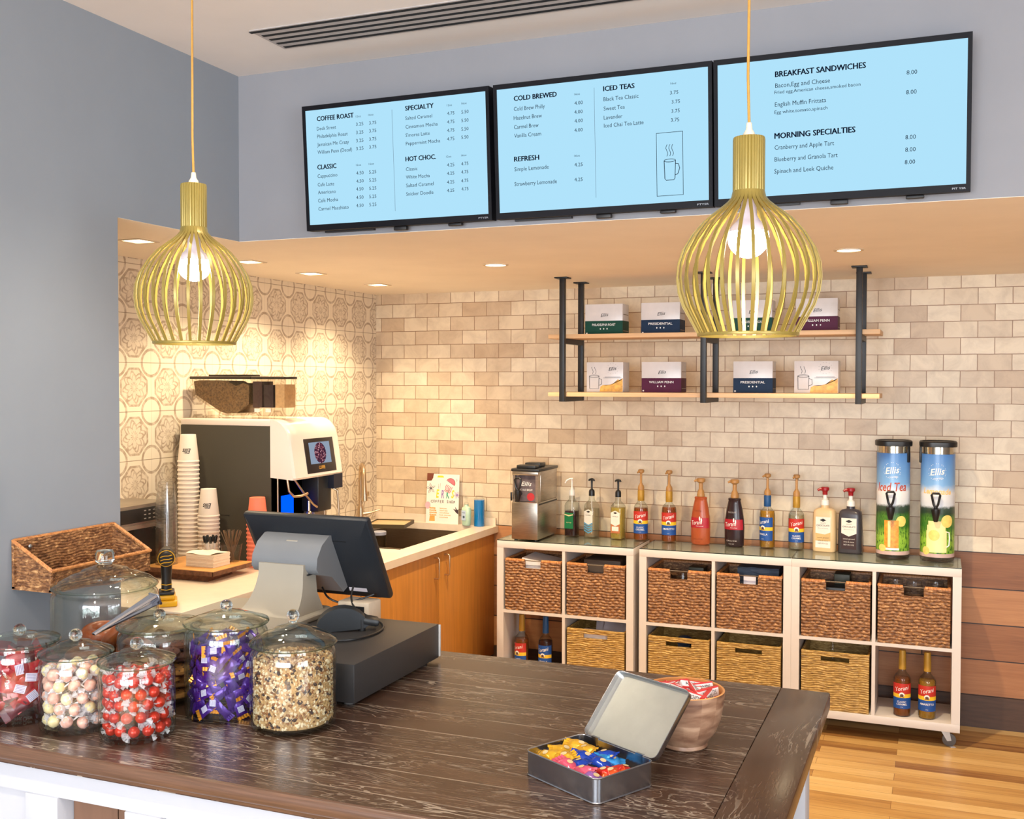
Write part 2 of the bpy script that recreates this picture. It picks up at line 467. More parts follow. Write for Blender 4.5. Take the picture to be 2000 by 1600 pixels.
def mat_table(name, along):
    """dark stained boards with pale lime showing in the open grain"""
    m = bpy.data.materials.new(name); t = NT(m)
    x, y, z = t.sep(t.co())
    if along == 'x': u, v = x, y
    else: u, v = y, x
    if along == 'x':
        vv = t.M('DIVIDE', t.M('ADD', v, 3.027 + 1.2), 0.1195)
        row = t.M('FLOOR', vv); fr = t.M('FRACT', vv)
        seam = t.M('LESS_THAN', t.M('MINIMUM', fr, t.M('SUBTRACT', 1.0, fr)), 0.016)
    else:
        row = t.M('MULTIPLY', t.M('GREATER_THAN', u, -3.318), 3.0); seam = t.M('LESS_THAN', t.M('ABSOLUTE', t.M('ADD', u, 3.318)), 0.0016)
    uo = t.M('ADD', u, t.M('MULTIPLY', row, 2.3))
    vec = t.comb(t.M('MULTIPLY', uo, 2.2), t.M('MULTIPLY', v, 11.0), row)
    g1 = t.noise(vec, 1.0, 4, 0.55, 1.2)
    rings = t.M('FRACT', t.M('MULTIPLY', g1, 9.0))
    lines = t.M('LESS_THAN', t.M('ABSOLUTE', t.M('SUBTRACT', rings, 0.5)), 0.06)
    pores = t.noise(t.comb(t.M('MULTIPLY', uo, 26.0), t.M('MULTIPLY', v, 240.0), row), 1.0, 3, 0.6)
    patch = t.noise(t.comb(t.M('MULTIPLY', uo, 2.0), t.M('MULTIPLY', v, 6.0), row), 1.0, 3)
    fleck = t.M('MULTIPLY', t.M('GREATER_THAN', pores, 0.60), t.ramp(patch, [(0.42, (0.1, 0.1, 0.1, 1)), (0.62, (0.9, 0.9, 0.9, 1))]))
    lime = t.M('MAXIMUM', t.M('MULTIPLY', fleck, 0.30), t.M('MULTIPLY', t.M('MULTIPLY', lines, t.ramp(patch, [(0.42, (0, 0, 0, 1)), (0.62, (1, 1, 1, 1))])), 0.45 if along == 'x' else 0.42))
    lime = t.M('MAXIMUM', lime, t.M('MULTIPLY', seam, t.ramp(t.noise(t.co(), 9, 3), [(0.35, (0.15, 0.15, 0.15, 1)), (0.6, (0.42, 0.42, 0.42, 1))])))
    base = t.ramp(t.M('ADD', t.M('MULTIPLY', g1, 0.7), t.M('MULTIPLY', pores, 0.3)), [(0.3, C(50, 34, 27)), (0.5, C(66, 46, 36)), (0.72, C(86, 62, 48))])
    cc = t.mix(lime, base, C(205, 190, 170))
    h = t.M('SUBTRACT', t.M('MULTIPLY', pores, -0.3), t.M('MULTIPLY', seam, 0.8))
    rg = t.M('ADD', 0.19, t.M('MULTIPLY', patch, 0.14))
    t.end(t.pri(cc, rg, 0, t.bump(h, 0.35, 0.002)))
    return m

M_grey = paint('grey_wall_paint', (138, 144, 152)); M_lav = paint('pale_grey_soffit_paint', (138, 138, 143))
M_ceil = paint('white_ceiling_paint', (230, 224, 220)); M_alc = paint('cream_alcove_ceiling_paint', (248, 238, 224))
M_brick = mat_brick(); M_pat = mat_pattern()
M_floor = mat_planks('light_oak_floorboards', 'x_floor', 0.082, 0.9, [(0.28, C(128, 84, 42)), (0.45, C(180, 138, 80)), (0.6, C(200, 162, 102)), (0.8, C(218, 186, 132))], C(112, 74, 40), 0.35, 1.0, 0.0009)
M_panel = mat_planks('red_brown_oak_panelling', 'x_wall', 0.1779, 1.9, [(0.25, C(118, 72, 44)), (0.5, C(158, 104, 66)), (0.75, C(190, 136, 90))], C(40, 22, 16), 0.5, 1.0, 0.003, 0.2, 0.0188)
M_kick = pm('dark_brown_kick_board', (74, 50, 36), 0.5, 0, 0.25, 6, 0, (1, 1, 12))

RX1 = 6.2; YF = -9.2
mb = MB(); mb.box(-0.2, RX1, YF, 0.1, -0.06, 0.0); struct('floor', mb, M_floor)
mb = MB(); mb.box(-0.12, RX1, 0.0, 0.12, 0.8714, 2.30); struct('wall_back', mb, M_brick)
mb = MB(); mb.box(-0.12, RX1, -0.004, 0.12, 0.159, 0.8712); struct('trim_1', mb, M_panel)
mb = MB(); mb.box(-0.12, RX1, -0.012, 0.12, 0.0, 0.1588); struct('baseboard_back', mb, M_kick)
mb = MB(); mb.box(-0.12, 0.0, -3.3, 0.0, 0.0, 2.30); struct('wall_left', mb, M_pat)
# grey wall: pier plus the bulkhead above the alcove opening
mb = MB(); mb.box(-0.12, 0.746, YF, -3.005, 0.0, 2.2361); mb.box(-0.12, 0.746, YF, -2.3696, 2.2361, 2.86); struct('wall_left_front', mb, M_grey)
mb = MB(); mb.box(0.746, RX1, -2.3696, -2.25, 2.2361, 2.86); struct('wall_back_upper', mb, M_lav)
mb = MB(); mb.box(-0.12, RX1, -2.2499, 0.12, 2.2363, 2.30); mb.box(-0.12, 0.7455, -3.0, -2.2499, 2.2355, 2.2362); mb.box(0.746, RX1, -2.3690, -2.2499, 2.2350, 2.2362); struct('ceiling_alcove', mb, M_alc)
mb = MB(); mb.box(0.5, RX1, YF, -2.26, 2.8518, 2.92); struct('ceiling_main', mb, M_ceil)
mb = MB(); mb.box(RX1, RX1 + 0.12, -5.0, 0.1, 0.0, 2.92); mb.box(RX1, RX1 + 0.12, YF, -8.2, 0.0, 2.92); mb.box(RX1, RX1 + 0.12, -8.2, -5.0, 0.0, 0.55); mb.box(RX1, RX1 + 0.12, -8.2, -5.0, 2.65, 2.92)
struct('wall_right', mb, M_lav)
mb = MB(); mb.box(-0.12, 0.45, YF - 0.12, YF, 0.0, 2.92); mb.box(4.75, RX1, YF - 0.12, YF, 0.0, 2.92); mb.box(0.45, 4.75, YF - 0.12, YF, 0.0, 0.42); mb.box(0.45, 4.75, YF - 0.12, YF, 2.68, 2.92)
struct('wall_front', mb, M_lav)
M_black = pm('black_satin_metal', (26, 26, 28), 0.45, 0.0, 0.1, 30)
def win(name, horizontal, a0, a1, z0, z1, at):
    mb = MB(); k = 0.04
    n = 3
    for i in range(n + 1):
        a = a0 + (a1 - a0) * i / n
        if horizontal: mb.box(a - k, a + k, at - 0.05, at + 0.05, z0, z1)
        else: mb.box(at - 0.05, at + 0.05, a - k, a + k, z0, z1)
    for zz in (z0, z1):
        if horizontal: mb.box(a0, a1, at - 0.05, at + 0.05, zz - k, zz + k)
        else: mb.box(at - 0.05, at + 0.05, a0, a1, zz - k, zz + k)
    struct(name, mb, M_black)
win('window_1', True, 0.5, 4.7, 0.46, 2.64, YF - 0.06)
win('window_2', False, -8.15, -5.05, 0.59, 2.61, RX1 + 0.06)

# ceiling slot diffuser
M_slot = pm('black_slot_recess', (14, 14, 15), 0.8); M_vent = pm('white_vent_blade', (178, 172, 170), 0.5)
t = thing('air_vent', 'long white slot diffuser set in the ceiling above the menu screens', 'air vent', (1.10, -2.69, 2.8518))
mb = MB(); mb.box(0, 2.6, -0.10, 0.10, -0.003, 0.0); obj('frame', mb, M_vent, t)
for k in range(5):
    y = -0.085 + 0.0415 * k
    mb = MB(); mb.box(0.012 - 0.0 + (0.0 if k else -0.02), 2.58, y - 0.0075, y + 0.0075, -0.0042, -0.0031); obj('slot', mb, M_slot, t)

# recessed lamps
M_trim = pm('cream_lamp_trim', (214, 196, 170), 0.5); M_glow = em('lamp_glow', (1.0, 0.80, 0.50, 1), 9.0)
SQ = ['nearest the grey wall', 'second from the grey wall', 'third from the grey wall', 'nearest the corner of the two tiled walls']
for i, (x, y) in enumerate(ALC[:6]):
    if i < 4:
        t = thing('recessed_lamp', 'square recessed ceiling lamp over the left counter, ' + SQ[i], 'ceiling lamp', (x, y, 2.2361), 0, 'square recessed lamps over the counter')
        mb = MB(); mb.box(-0.055, 0.055, -0.055, -0.042, -0.004, 0); mb.box(-0.055, 0.055, 0.042, 0.055, -0.004, 0); mb.box(-0.055, -0.042, -0.042, 0.042, -0.004, 0); mb.box(0.042, 0.055, -0.042, 0.042, -0.004, 0)
        obj('lamp_trim', mb, M_trim, t)
        mb = MB(); mb.box(-0.041, 0.041, -0.041, 0.041, -0.0022, -0.0010); obj('lamp_lens', mb, M_glow, t)
    else:
        t = thing('recessed_lamp', 'round recessed ceiling lamp ' + ('left of the hanging shelf' if i == 4 else 'above the right end of the hanging shelf'), 'ceiling lamp', (x, y, 2.2361), 0, 'round recessed lamps')
        mb = MB(); mb.lathe([(0.046, -0.004), (0.058, -0.003), (0.058, 0.0), (0.046, 0.0), (0.046, -0.004)], 32); obj('lamp_trim', mb, M_trim, t)
        mb = MB(); mb.cyl(0.045, -0.0022, -0.0010, 32); obj('lamp_lens', mb, M_glow, t)
# ------------------------------------------------------------------ menu text: (words, left, baseline, width, cap height, style) in metres on each screen
T0= [('COFFEE ROAST',0.059,0.382,0.148,0.0159,'h'),('CLASSIC',0.053,0.214,0.077,0.0161,'h'),('SPECIALTY',0.41,0.386,0.107,0.0153,'h'),('HOT CHOC.',0.405,0.216,0.115,0.0155,'h'),('12oz',0.216,0.381,0.02,0.0077,'s'),('16oz',0.266,0.382,0.02,0.0076,'s'),('12oz',0.21,0.215,0.02,0.0077,'s'),('16oz',0.261,0.215,0.02,0.0077,'s'),('12oz',0.567,0.386,0.019,0.0074,'s'),('16oz',0.621,0.387,0.019,0.0073,'s'),('12oz',0.559,0.217,0.019,0.0075,'s'),('16oz',0.615,0.217,0.019,0.0074,'s'),('Dock Street',0.057,0.35,0.078,0.0127,'i'),('Philadelphia Roast',0.057,0.323,0.124,0.0128,'i'),('Jamaican Me Crazy',0.056,0.295,0.129,0.0128,'i'),('William Penn (Decaf)',0.056,0.268,0.14,0.0128,'i'),('Cappuccino',0.052,0.185,0.081,0.0129,'i'),('Cafe Latte',0.051,0.155,0.068,0.0129,'i'),('Americano',0.051,0.128,0.073,0.0129,'i'),('Café Mocha',0.05,0.099,0.082,0.0129,'i'),('Carmel Macchiato',0.05,0.07,0.124,0.0129,'i'),('Salted Caramel',0.409,0.355,0.102,0.0123,'i'),('Cinnamon Mocha',0.409,0.326,0.122,0.0123,'i'),("S'mores Latte",0.408,0.298,0.092,0.0123,'i'),('Peppermint Mocha',0.408,0.27,0.13,0.0124,'i'),('Classic',0.405,0.184,0.044,0.0124,'i'),('White Mocha',0.404,0.157,0.091,0.0124,'i'),('Salted Caramel',0.404,0.129,0.105,0.0125,'i'),('Snicker Doodle',0.403,0.1,0.104,0.0125,'i'),('3.25',0.216,0.352,0.029,0.0118,'i'),('3.25',0.215,0.324,0.029,0.0119,'i'),('3.25',0.214,0.296,0.029,0.0119,'i'),('3.25',0.213,0.269,0.029,0.0119,'i'),('3.75',0.268,0.352,0.028,0.0118,'i'),('3.75',0.267,0.325,0.028,0.0118,'i'),('3.75',0.266,0.297,0.028,0.0118,'i'),('3.75',0.265,0.27,0.028,0.0118,'i'),('4.50',0.21,0.185,0.029,0.012,'i'),('4.50',0.209,0.157,0.029,0.012,'i'),('4.50',0.207,0.13,0.029,0.012,'i'),('4.50',0.206,0.101,0.029,0.012,'i'),('4.50',0.205,0.073,0.029,0.012,'i'),('5.25',0.261,0.185,0.028,0.0119,'i'),('5.25',0.26,0.157,0.028,0.0119,'i'),('5.25',0.259,0.129,0.028,0.0119,'i'),('5.25',0.258,0.101,0.028,0.012,'i'),('5.25',0.257,0.073,0.028,0.012,'i'),('4.75',0.567,0.357,0.027,0.0114,'i'),('4.75',0.566,0.329,0.027,0.0114,'i'),('4.75',0.565,0.301,0.027,0.0115,'i'),('4.75',0.564,0.273,0.027,0.0115,'i'),('5.50',0.62,0.357,0.026,0.0114,'i'),('5.50',0.619,0.329,0.026,0.0114,'i'),('5.50',0.618,0.301,0.026,0.0114,'i'),('5.50',0.617,0.274,0.026,0.0114,'i'),('4.25',0.561,0.187,0.027,0.0115,'i'),('4.25',0.56,0.159,0.027,0.0116,'i'),('4.25',0.559,0.13,0.027,0.0116,'i'),('4.25',0.558,0.102,0.027,0.0116,'i'),('4.75',0.614,0.187,0.026,0.0115,'i'),('4.75',0.613,0.16,0.026,0.0115,'i'),('4.75',0.612,0.131,0.026,0.0115,'i'),('4.75',0.612,0.104,0.026,0.0115,'i')]
T1= [('COLD BREWED',0.072,0.38,0.148,0.0154,'h'),('REFRESH',0.068,0.185,0.087,0.0156,'h'),('ICED TEAS',0.377,0.381,0.101,0.0149,'h'),('16oz',0.28,0.378,0.019,0.0072,'s'),('16oz',0.276,0.185,0.019,0.0073,'s'),('16oz',0.593,0.38,0.018,0.0069,'s'),('Cold Brew Philly',0.071,0.348,0.108,0.0133,'i'),('Hazelnut Brew',0.07,0.319,0.098,0.0133,'i'),('Carmel Brew',0.07,0.29,0.086,0.0133,'i'),('Vanilla Cream',0.07,0.262,0.094,0.0133,'i'),('Simple Lemonade',0.068,0.154,0.12,0.0134,'i'),('Strawberry Lemonade',0.067,0.106,0.148,0.0135,'i'),('Black Tea Classic',0.377,0.35,0.114,0.0128,'i'),('Sweet Tea',0.377,0.321,0.069,0.0128,'i'),('Lavender',0.377,0.293,0.061,0.0129,'i'),('Iced Chai Tea Latte',0.377,0.268,0.129,0.0129,'i'),('4.00',0.28,0.348,0.028,0.0115,'i'),('4.00',0.279,0.32,0.028,0.0115,'i'),('4.00',0.279,0.292,0.028,0.0116,'i'),('4.00',0.278,0.263,0.028,0.0116,'i'),('4.25',0.276,0.154,0.028,0.0117,'i'),('4.25',0.275,0.107,0.028,0.0117,'i'),('3.75',0.591,0.35,0.026,0.0111,'i'),('3.75',0.596,0.322,0.026,0.0111,'i'),('3.75',0.595,0.294,0.026,0.0112,'i'),('3.75',0.593,0.267,0.026,0.0112,'i')]
T2= [('BREAKFAST SANDWICHES',0.183,0.369,0.256,0.0161,'h'),('MORNING SPECIALTIES',0.181,0.189,0.23,0.0162,'h'),('Bacon,Egg and Cheese',0.183,0.338,0.157,0.0133,'i'),('English Muffin Frittata',0.182,0.283,0.147,0.0133,'i'),('Cranberry and Apple Tart',0.181,0.157,0.171,0.0134,'i'),('Blueberry and Granola Tart',0.181,0.122,0.181,0.0134,'i'),('Spinach and Leek Quiche',0.18,0.087,0.17,0.0135,'i'),('Fried egg,American cheese,smoked bacon',0.181,0.32,0.244,0.0101,'i'),('Egg white,tomato,spinach',0.181,0.262,0.152,0.0101,'i'),('8.00',0.55,0.338,0.028,0.0123,'i'),('8.00',0.549,0.283,0.028,0.0124,'i'),('8.00',0.548,0.157,0.028,0.0124,'i'),('8.00',0.548,0.122,0.028,0.0125,'i'),('8.00',0.547,0.087,0.028,0.0125,'i')]
# ------------------------------------------------------------------ menu screens
M_scr = em('screen_glow', C(176, 226, 250), 0.88)
M_ink = em('screen_dark_text', C(20, 28, 48), 0.8)
M_ink2 = em('screen_grey_text', C(30, 44, 64), 0.85)
M_line = em('screen_pale_line', C(120, 150, 170), 0.9)
M_bez = pm('black_glossy_bezel', (8, 8, 16), 0.55, 0, 0.1, 20, Specular_IOR_Level=0.2)
M_logo = pm('silver_logo_print', (150, 155, 165), 0.4)
M_brk = pm('black_bracket_steel', (30, 28, 30), 0.5)
TL = ['wall menu screen listing coffee roast, classic, specialty and hot chocolate prices', 'wall menu screen listing cold brewed, refresh and iced tea prices', 'wall menu screen listing breakfast sandwiches and morning specialties']
TX = [1.082, 1.8195, 2.546]
for k, rows in enumerate((T0, T1, T2)):
    W, H = 0.7215, 0.4375
    t = thing('menu_screen', TL[k], 'screen', (TX[k], -2.425, 2.25), 0, 'menu screens on the soffit')
    tilt = RX(math.atan2(0.03, 0.436))          # the top leans forward
    A = tilt @ FRONT                            # local xy -> screen plane, +z towards the room
    mb = MB()
    bz = 0.012; bb = 0.021
    mb.box(0, bz, 0, H, -0.035, 0.004, 0, 0, A); mb.box(W - bz, W, 0, H, -0.035, 0.004, 0, 0, A)
    mb.box(bz, W - bz, 0, bb, -0.035, 0.004, 0, 0, A); mb.box(bz, W - bz, H - 0.016, H, -0.035, 0.004, 0, 0, A)
    mb.box(bz, W - bz, bb, H - 0.016, -0.035, -0.002, 0, 0, A)
    obj('frame', mb, M_bez, t)
    mb = MB(); mb.box(bz, W - bz, bb, H - 0.016, -0.0019, 0.0005, 0, 0, A); obj('display', mb, M_scr, t)
    lines = {}
    for s, u, v, wd, hh, kind in rows:
        if kind == 'h':
            h = MB(); [h.text(s, u + dx_, v + dy_, wd, hh, 0, A @ T(0, 0, 0.0012 + 0.00002 * q_), bold=0.0) for q_, (dx_, dy_) in enumerate(((0, 0), (0.0009, 0), (0.0005, 0.0005), (-0.0008, 0.0003)))]; obj('heading_text', h, M_ink, t)
        else:
            key = (v, u, 'p' if s[0].isdigit() and kind == 'i' else kind); lines[key] = MB()
            lines[key].text(s, u, v, wd, hh * (0.95 if kind == 'i' else 0.85), 0, A @ T(0, 0, 0.0012), bold=0.0)
    for key, it in lines.items(): obj({'i': 'menu_line_text', 'p': 'price_text'}.get(key[2], 'cup_size_text'), it, M_ink2, t)
    if k == 0 or k == 1:
        mb = MB(); xx = 0.3585 if k == 0 else 0.3465
        mb.box(xx - 0.0006, xx + 0.0006, 0.051, 0.395, 0.0006, 0.0012, 0, 0, A); obj('divider_line', mb, M_line, t)
    if k == 1:
        # outlined picture panel with a steaming mug
        mb = MB(); a0, b0, a1, b1 = 0.5455, 0.042, 0.630, 0.2365; e = 0.0014
        mb.box(a0, a1, b0, b0 + e, 0.0006, 0.0012, 0, 0, A); mb.box(a0, a1, b1 - e, b1, 0.0006, 0.0012, 0, 0, A); mb.box(a0, a0 + e, b0, b1, 0.0006, 0.0012, 0, 0, A); mb.box(a1 - e, a1, b0, b1, 0.0006, 0.0012, 0, 0, A)
        mug = [(0.570, 0.150), (0.572, 0.095), (0.576, 0.090), (0.600, 0.090), (0.604, 0.095), (0.606, 0.150)]
        B = A @ T(0, 0, 0.0012)
        mb.tube([(x, y, 0) for x, y in mug], 0.0011, 5, 0, B); mb.tube([(x, y, 0) for x, y in disc(0.588, 0.150, 0.018, 20, 0.25)], 0.0009, 5, 0, B, True)
        mb.tube([(0.605, 0.140, 0), (0.615, 0.138, 0), (0.619, 0.125, 0), (0.613, 0.108, 0), (0.604, 0.104, 0)], 0.0011, 5, 0, B)
        for dx in (-0.009, 0.0, 0.009):
            mb.tube([(0.588 + dx + 0.003 * math.sin(q * 1.1), 0.163 + 0.006 * q, 0) for q in range(7)], 0.0008, 5, 0, B)
        obj('picture_panel', mb, M_ink, t)
    mb = MB(); mb.text('PIT YSR' if k == 2 else 'PTYSR', W - 0.048, 0.0065, 0.036, 0.0052, 0, A @ T(0, 0, 0.0048), bold=0.01); obj('brand_mark', mb, M_logo, t)
    mb = MB(); mb.box(0.26, 0.46, 0.10, 0.33, -0.058 , -0.034, 0, 0, A); 
    obj('mounting_bracket', mb, M_brk, t)
    for q in ((0.05, 0.25, -0.006, 0.006, -0.05, -0.0352, 0), (0.34, 0.39, -0.014, -0.0005, -0.035, -0.015, 0.003), (0.55, 0.60, -0.010, -0.0005, -0.035, -0.015, 0.003)):
        mb = MB(); mb.box(*q, 0, A); obj('lower_fitting', mb, M_brk, t)

# ------------------------------------------------------------------ cage pendants
M_rib = pm('olive_gold_lacquered_strip', (148, 128, 62), 0.36, 0.3, 0.12, 8)
M_cord = pm('gold_fabric_cord', (190, 140, 60), 0.6, 0, 0.1, 60)
M_cap = pm('white_plastic_cord_grip', (235, 215, 190), 0.5)
M_bulb = em('bulb_glow', (1.0, 0.88, 0.70, 1), 70.0)
M_bulb2 = pm('frosted_bulb_collar', (222, 214, 232), 0.35)
RIBP = [(2.118, .0335), (2.105, .0365), (2.0955, .0445), (2.0835, .059), (2.0686, .079), (2.0536, .097), (2.0237, .122), (1.9938, .140), (1.964, .150), (1.934, .1525), (1.904, .149), (1.874, .139), (1.844, .1226), (1.822, .1105), (1.814, .1062)]
NR = 30
def pendant(name, x, label, spin):
    t = thing(name, label, 'pendant lamp', (x, -3.4, 1.81), 0, 'gold cage pendant lamps')
    O = T(0, 0, -1.81)
    mb = MB(); mb.lathe([(0.030, 2.10), (0.0335, 2.118), (0.0338, 2.226), (0.0325, 2.231), (0.0, 2.231)], 120, 0, O, groove=lambda i: 1.0 if i % 4 else 0.955)
    obj('neck', mb, M_rib, t)
    first = None
    for k in range(NR):
        if first is None:
            mb = MB(); vs = []; fs = []
            n = len(RIBP)
            for z, r in RIBP:
                for dr, dt in ((0, -0.0036), (0.0, 0.0036), (-0.0036, 0.0036), (-0.0036, -0.0036)):
                    vs.append((r + dr, dt, z))
            for j in range(n - 1):
                for q in range(4):
                    fs.append((j * 4 + q, j * 4 + (q + 1) % 4, j * 4 + 4 + (q + 1) % 4, j * 4 + 4 + q))
            fs += [(3, 2, 1, 0), (n * 4 - 4, n * 4 - 3, n * 4 - 2, n * 4 - 1)]
            mb.add(vs, fs, 0, True, O)
            first = obj('rib', mb, M_rib, t, sharp=30)
            first.rotation_euler = (0, 0, spin)
        else:
            c = first.copy(); col.objects.link(c); c.parent = t
            c.rotation_euler = (0, 0, spin + 2 * PI * k / NR)
    mb = MB(); mb.lathe([(0.1015, 1.8155), (0.1065, 1.8165), (0.1072, 1.8130), (0.1060, 1.8095), (0.1010, 1.8095), (0.1015, 1.8155)], 72, 0, O); obj('bottom_ring', mb, M_rib, t)
    pr = [(0.0433 * math.cos(a), 2.019 + 0.0433 * math.sin(a)) for a in [(-PI / 2) + (PI / 2 + 0.28) * i / 12 for i in range(13)]]
    pr[0] = (0.0, pr[0][1])
    mb = MB(); mb.lathe(pr, 32, 0, O); obj('bulb', mb, M_bulb, t)
    p2 = [pr[-1]] + [(0.0433 * math.cos(a), 2.019 + 0.0433 * math.sin(a)) for a in (0.5, 0.75, 0.95)] + [(0.018, 2.066), (0.015, 2.10)]
    mb = MB(); mb.lathe(p2, 32, 0, O); obj('bulb_collar', mb, M_bulb2, t)
    mb = MB(); mb.lathe([(0.013, 2.231), (0.012, 2.240), (0.007, 2.248), (0.0055, 2.262), (0.0, 2.262)], 20, 0, O); obj('cord_grip', mb, M_cap, t)
    mb = MB(); mb.tube([(0.0, 0, 2.258), (-0.001, 0, 2.29), (-0.003, 0, 2.36), (-0.002, 0, 2.5), (0.0, 0, 2.8515)], 0.0030, 8, 0, O); obj('cord', mb, M_cord, t)
    mb = MB(); mb.lathe([(0.045, 2.8518), (0.045, 2.838), (0.0, 2.836)], 28, 0, O); obj('ceiling_cup', mb, M_rib, t)
pendant('pendant_lamp', 1.362, 'gold cage pendant lamp hanging by the grey wall above the candy jars', 0.05)
pendant('pendant_lamp', 2.811, 'gold cage pendant lamp hanging in front of the breakfast menu screen', 0.13)

# ------------------------------------------------------------------ hanging shelf
M_ply = pm('pale_birch_plank', (216, 176, 132), 0.5, 0, 0.1, 5, 0, (1, 14, 14))
t = thing('hanging_shelf', 'two plank shelf hung from the ceiling on black steel frames', 'shelf', (1.34, -0.615, 1.60))
O = T(-1.34, 0.615, -1.60)
for z in (1.9285, 1.6345):
    mb = MB(); mb.box(1.342, 2.942, -0.613, -0.345, z, z + 0.0215, 0.0015, 0, O); obj('plank', mb, M_ply, t)
for x in (1.425, 2.142, 2.852):
    mb = MB()
    for y in (-0.628, -0.330):
        mb.box(x - 0.0135, x + 0.0135, y - 0.0135, y + 0.0135, 1.609, 2.2345, 0.001, 0, O)
        mb.box(x - 0.034, x + 0.034, y - 0.034, y + 0.034, 2.2295, 2.2355, 0.001, 0, O)
    for z in (1.9285, 1.6345):
        mb.box(x - 0.0135, x + 0.0135, -0.615, -0.343, z - 0.0262, z - 0.0002, 0, 0, O)
    obj('hanger_frame', mb, M_black, t)

# cartons on the shelf
M_bxw = pm('silver_white_carton', (214, 208, 206), 0.28, 0.0, 0.1, 6)
M_bxside = pm('grey_brown_carton_side', (140, 118, 104), 0.4)
def carton_band(n, c): return pm(n, c, 0.5, Specular_IOR_Level=0.2)
M_bg = carton_band('green_carton_band', (10, 66, 52)); M_bb = carton_band('navy_carton_band', (10, 38, 68)); M_bp = carton_band('plum_carton_band', (80, 14, 52))
M_wt = pm('white_print', (236, 234, 230), 0.5); M_kt = pm('black_print', (26, 22, 24), 0.5)
M_gold = pm('golden_splash_print', (226, 168, 74), 0.45, 0, 0.35, 40)
def carton(x0, x1, z, band, word, label, kind=0, grp=True):
    W = x1 - x0; D = 0.115; H = 0.158 if z > 1.8 else 0.154
    t = thing('coffee_carton', label, 'carton', (x0, -0.47, z), 0, 'coffee cartons on the hanging shelf')
    hb = 0.072 if kind == 0 else 0.0
    mb = MB(); mb.box(0, W, 0, D, 0.0005, H, 0.0015); obj('carton_body', mb, M_bxw, t)
    F = FRONT @ T(0, 0, 0.0004)
    if kind == 0:
        mb = MB(); mb.box(0.0, W, -0.0004, 0.0, 0.001, hb); mb.box(W, W + 0.0004, 0.0, D, 0.001, hb, 0, 0); obj('colour_band', mb, band, t)
        mb = MB(); mb.box(W + 0.00045, W + 0.0006, 0.012, D - 0.01, 0.018, 0.022); mb.box(W + 0.00045, W + 0.0006, 0.012, D - 0.01, hb + 0.03, hb + 0.034); obj('side_print', mb, M_bxside, t)
        mb = MB(); mb.text(word, W / 2, 0.052, W * 0.62 if len(word) > 10 else W * 0.42, 0.0115, 0, F @ T(0, 0, 0.0003), centre=True, bold=0.01)
        for q in (-0.018, 0.0, 0.018): mb.flat(disc(W / 2 + q, 0.031, 0.0032, 8, 1.3), 0, F @ T(0, 0, 0.0003))
        mb.flat([(0.005, 0.005), (0.013, 0.005), (0.013, 0.012), (0.005, 0.012)], 0, F @ T(0, 0, 0.0003)); obj('band_text', mb, M_wt, t)
        mb = MB(); mb.text('Ellis', W / 2 + 0.004, hb + 0.030, 0.042, 0.016, 0, F @ T(0, 0, 0.0003), bold=0.006, shear=0.35, centre=True, rot=0.12); obj('script_logo', mb, M_kt, t)
    else:
        mb = MB(); pts = [(W * 0.36, 0.002), (W - 0.002, 0.002), (W - 0.002, 0.072), (W * 0.93, 0.060), (W * 0.86, 0.066), (W * 0.78, 0.048), (W * 0.66, 0.040), (W * 0.55, 0.034), (W * 0.45, 0.036), (W * 0.38, 0.028)]
        mb.flat(pts, 0, F); obj('splash_print', mb, M_gold, t)
        mb = MB(); q = T(0, 0, 0.0006)
        cx, cy = W * 0.21, 0.052                                   # a plain mug drawn in black line
        for a in ([(cx - 0.026, cy + 0.030), (cx - 0.024, cy - 0.034), (cx + 0.024, cy - 0.034), (cx + 0.026, cy + 0.030)],):
            mb.tube([(x, y, 0) for x, y in a], 0.0012, 5, 0, F @ q)
        mb.tube([(x, y, 0) for x, y in disc(cx, cy + 0.030, 0.026, 18, 0.22)], 0.0011, 5, 0, F @ q, True)
        mb.tube([(cx + 0.026, cy + 0.018, 0), (cx + 0.040, cy + 0.014, 0), (cx + 0.041, cy - 0.010, 0), (cx + 0.025, cy - 0.018, 0)], 0.0012, 5, 0, F @ q)
        for dx in (-0.010, 0.006): mb.tube([(cx + dx + 0.004 * math.sin(k), cy + 0.042 + 0.007 * k, 0) for k in range(6)], 0.0009, 5, 0, F @ q)
        lx, ly = W * 0.71, H * 0.78
        mb.text('Ellis', lx, ly, 0.044, 0.017, 0, F @ q, bold=0.008, shear=0.35, centre=True, rot=0.15)
        for k in range(26):
            if k % 2 == 0:
                a = 2 * PI * k / 26; mb.flat(disc(lx + 0.030 * math.cos(a), ly + 0.027 * math.sin(a), 0.0011, 6), 0, F @ q)
        mb.box(W * 0.50, W * 0.92, 0.0007, 0.0008, H * 0.50, H * 0.512, 0, 0, Matrix.Scale(-1, 4, (0, 1, 0))); mb.box(W * 0.46, W * 0.96, 0.0007, 0.0008, H * 0.465, H * 0.475, 0, 0, Matrix.Scale(-1, 4, (0, 1, 0)))
        obj('line_print', mb, M_kt, t)
ZU, ZL = 1.9502, 1.6562
carton(1.493, 1.693, ZU, M_bg, 'PHILADELPHIA ROAST', 'green banded coffee carton at the left end of the upper shelf')
carton(1.790, 1.989, ZU, M_bb, 'PRESIDENTIAL', 'navy banded coffee carton second from the left on the upper shelf')
carton(2.249, 2.440, ZU, M_bg, 'PHILADELPHIA ROAST', 'green banded coffee carton on the upper shelf behind the cage lamp')
carton(2.552, 2.745, ZU, M_bp, 'WILLIAM PENN', 'plum banded coffee carton at the right end of the upper shelf')
carton(1.502, 1.697, ZL, None, '', 'white carton with golden splash at the left end of the lower shelf', 1)
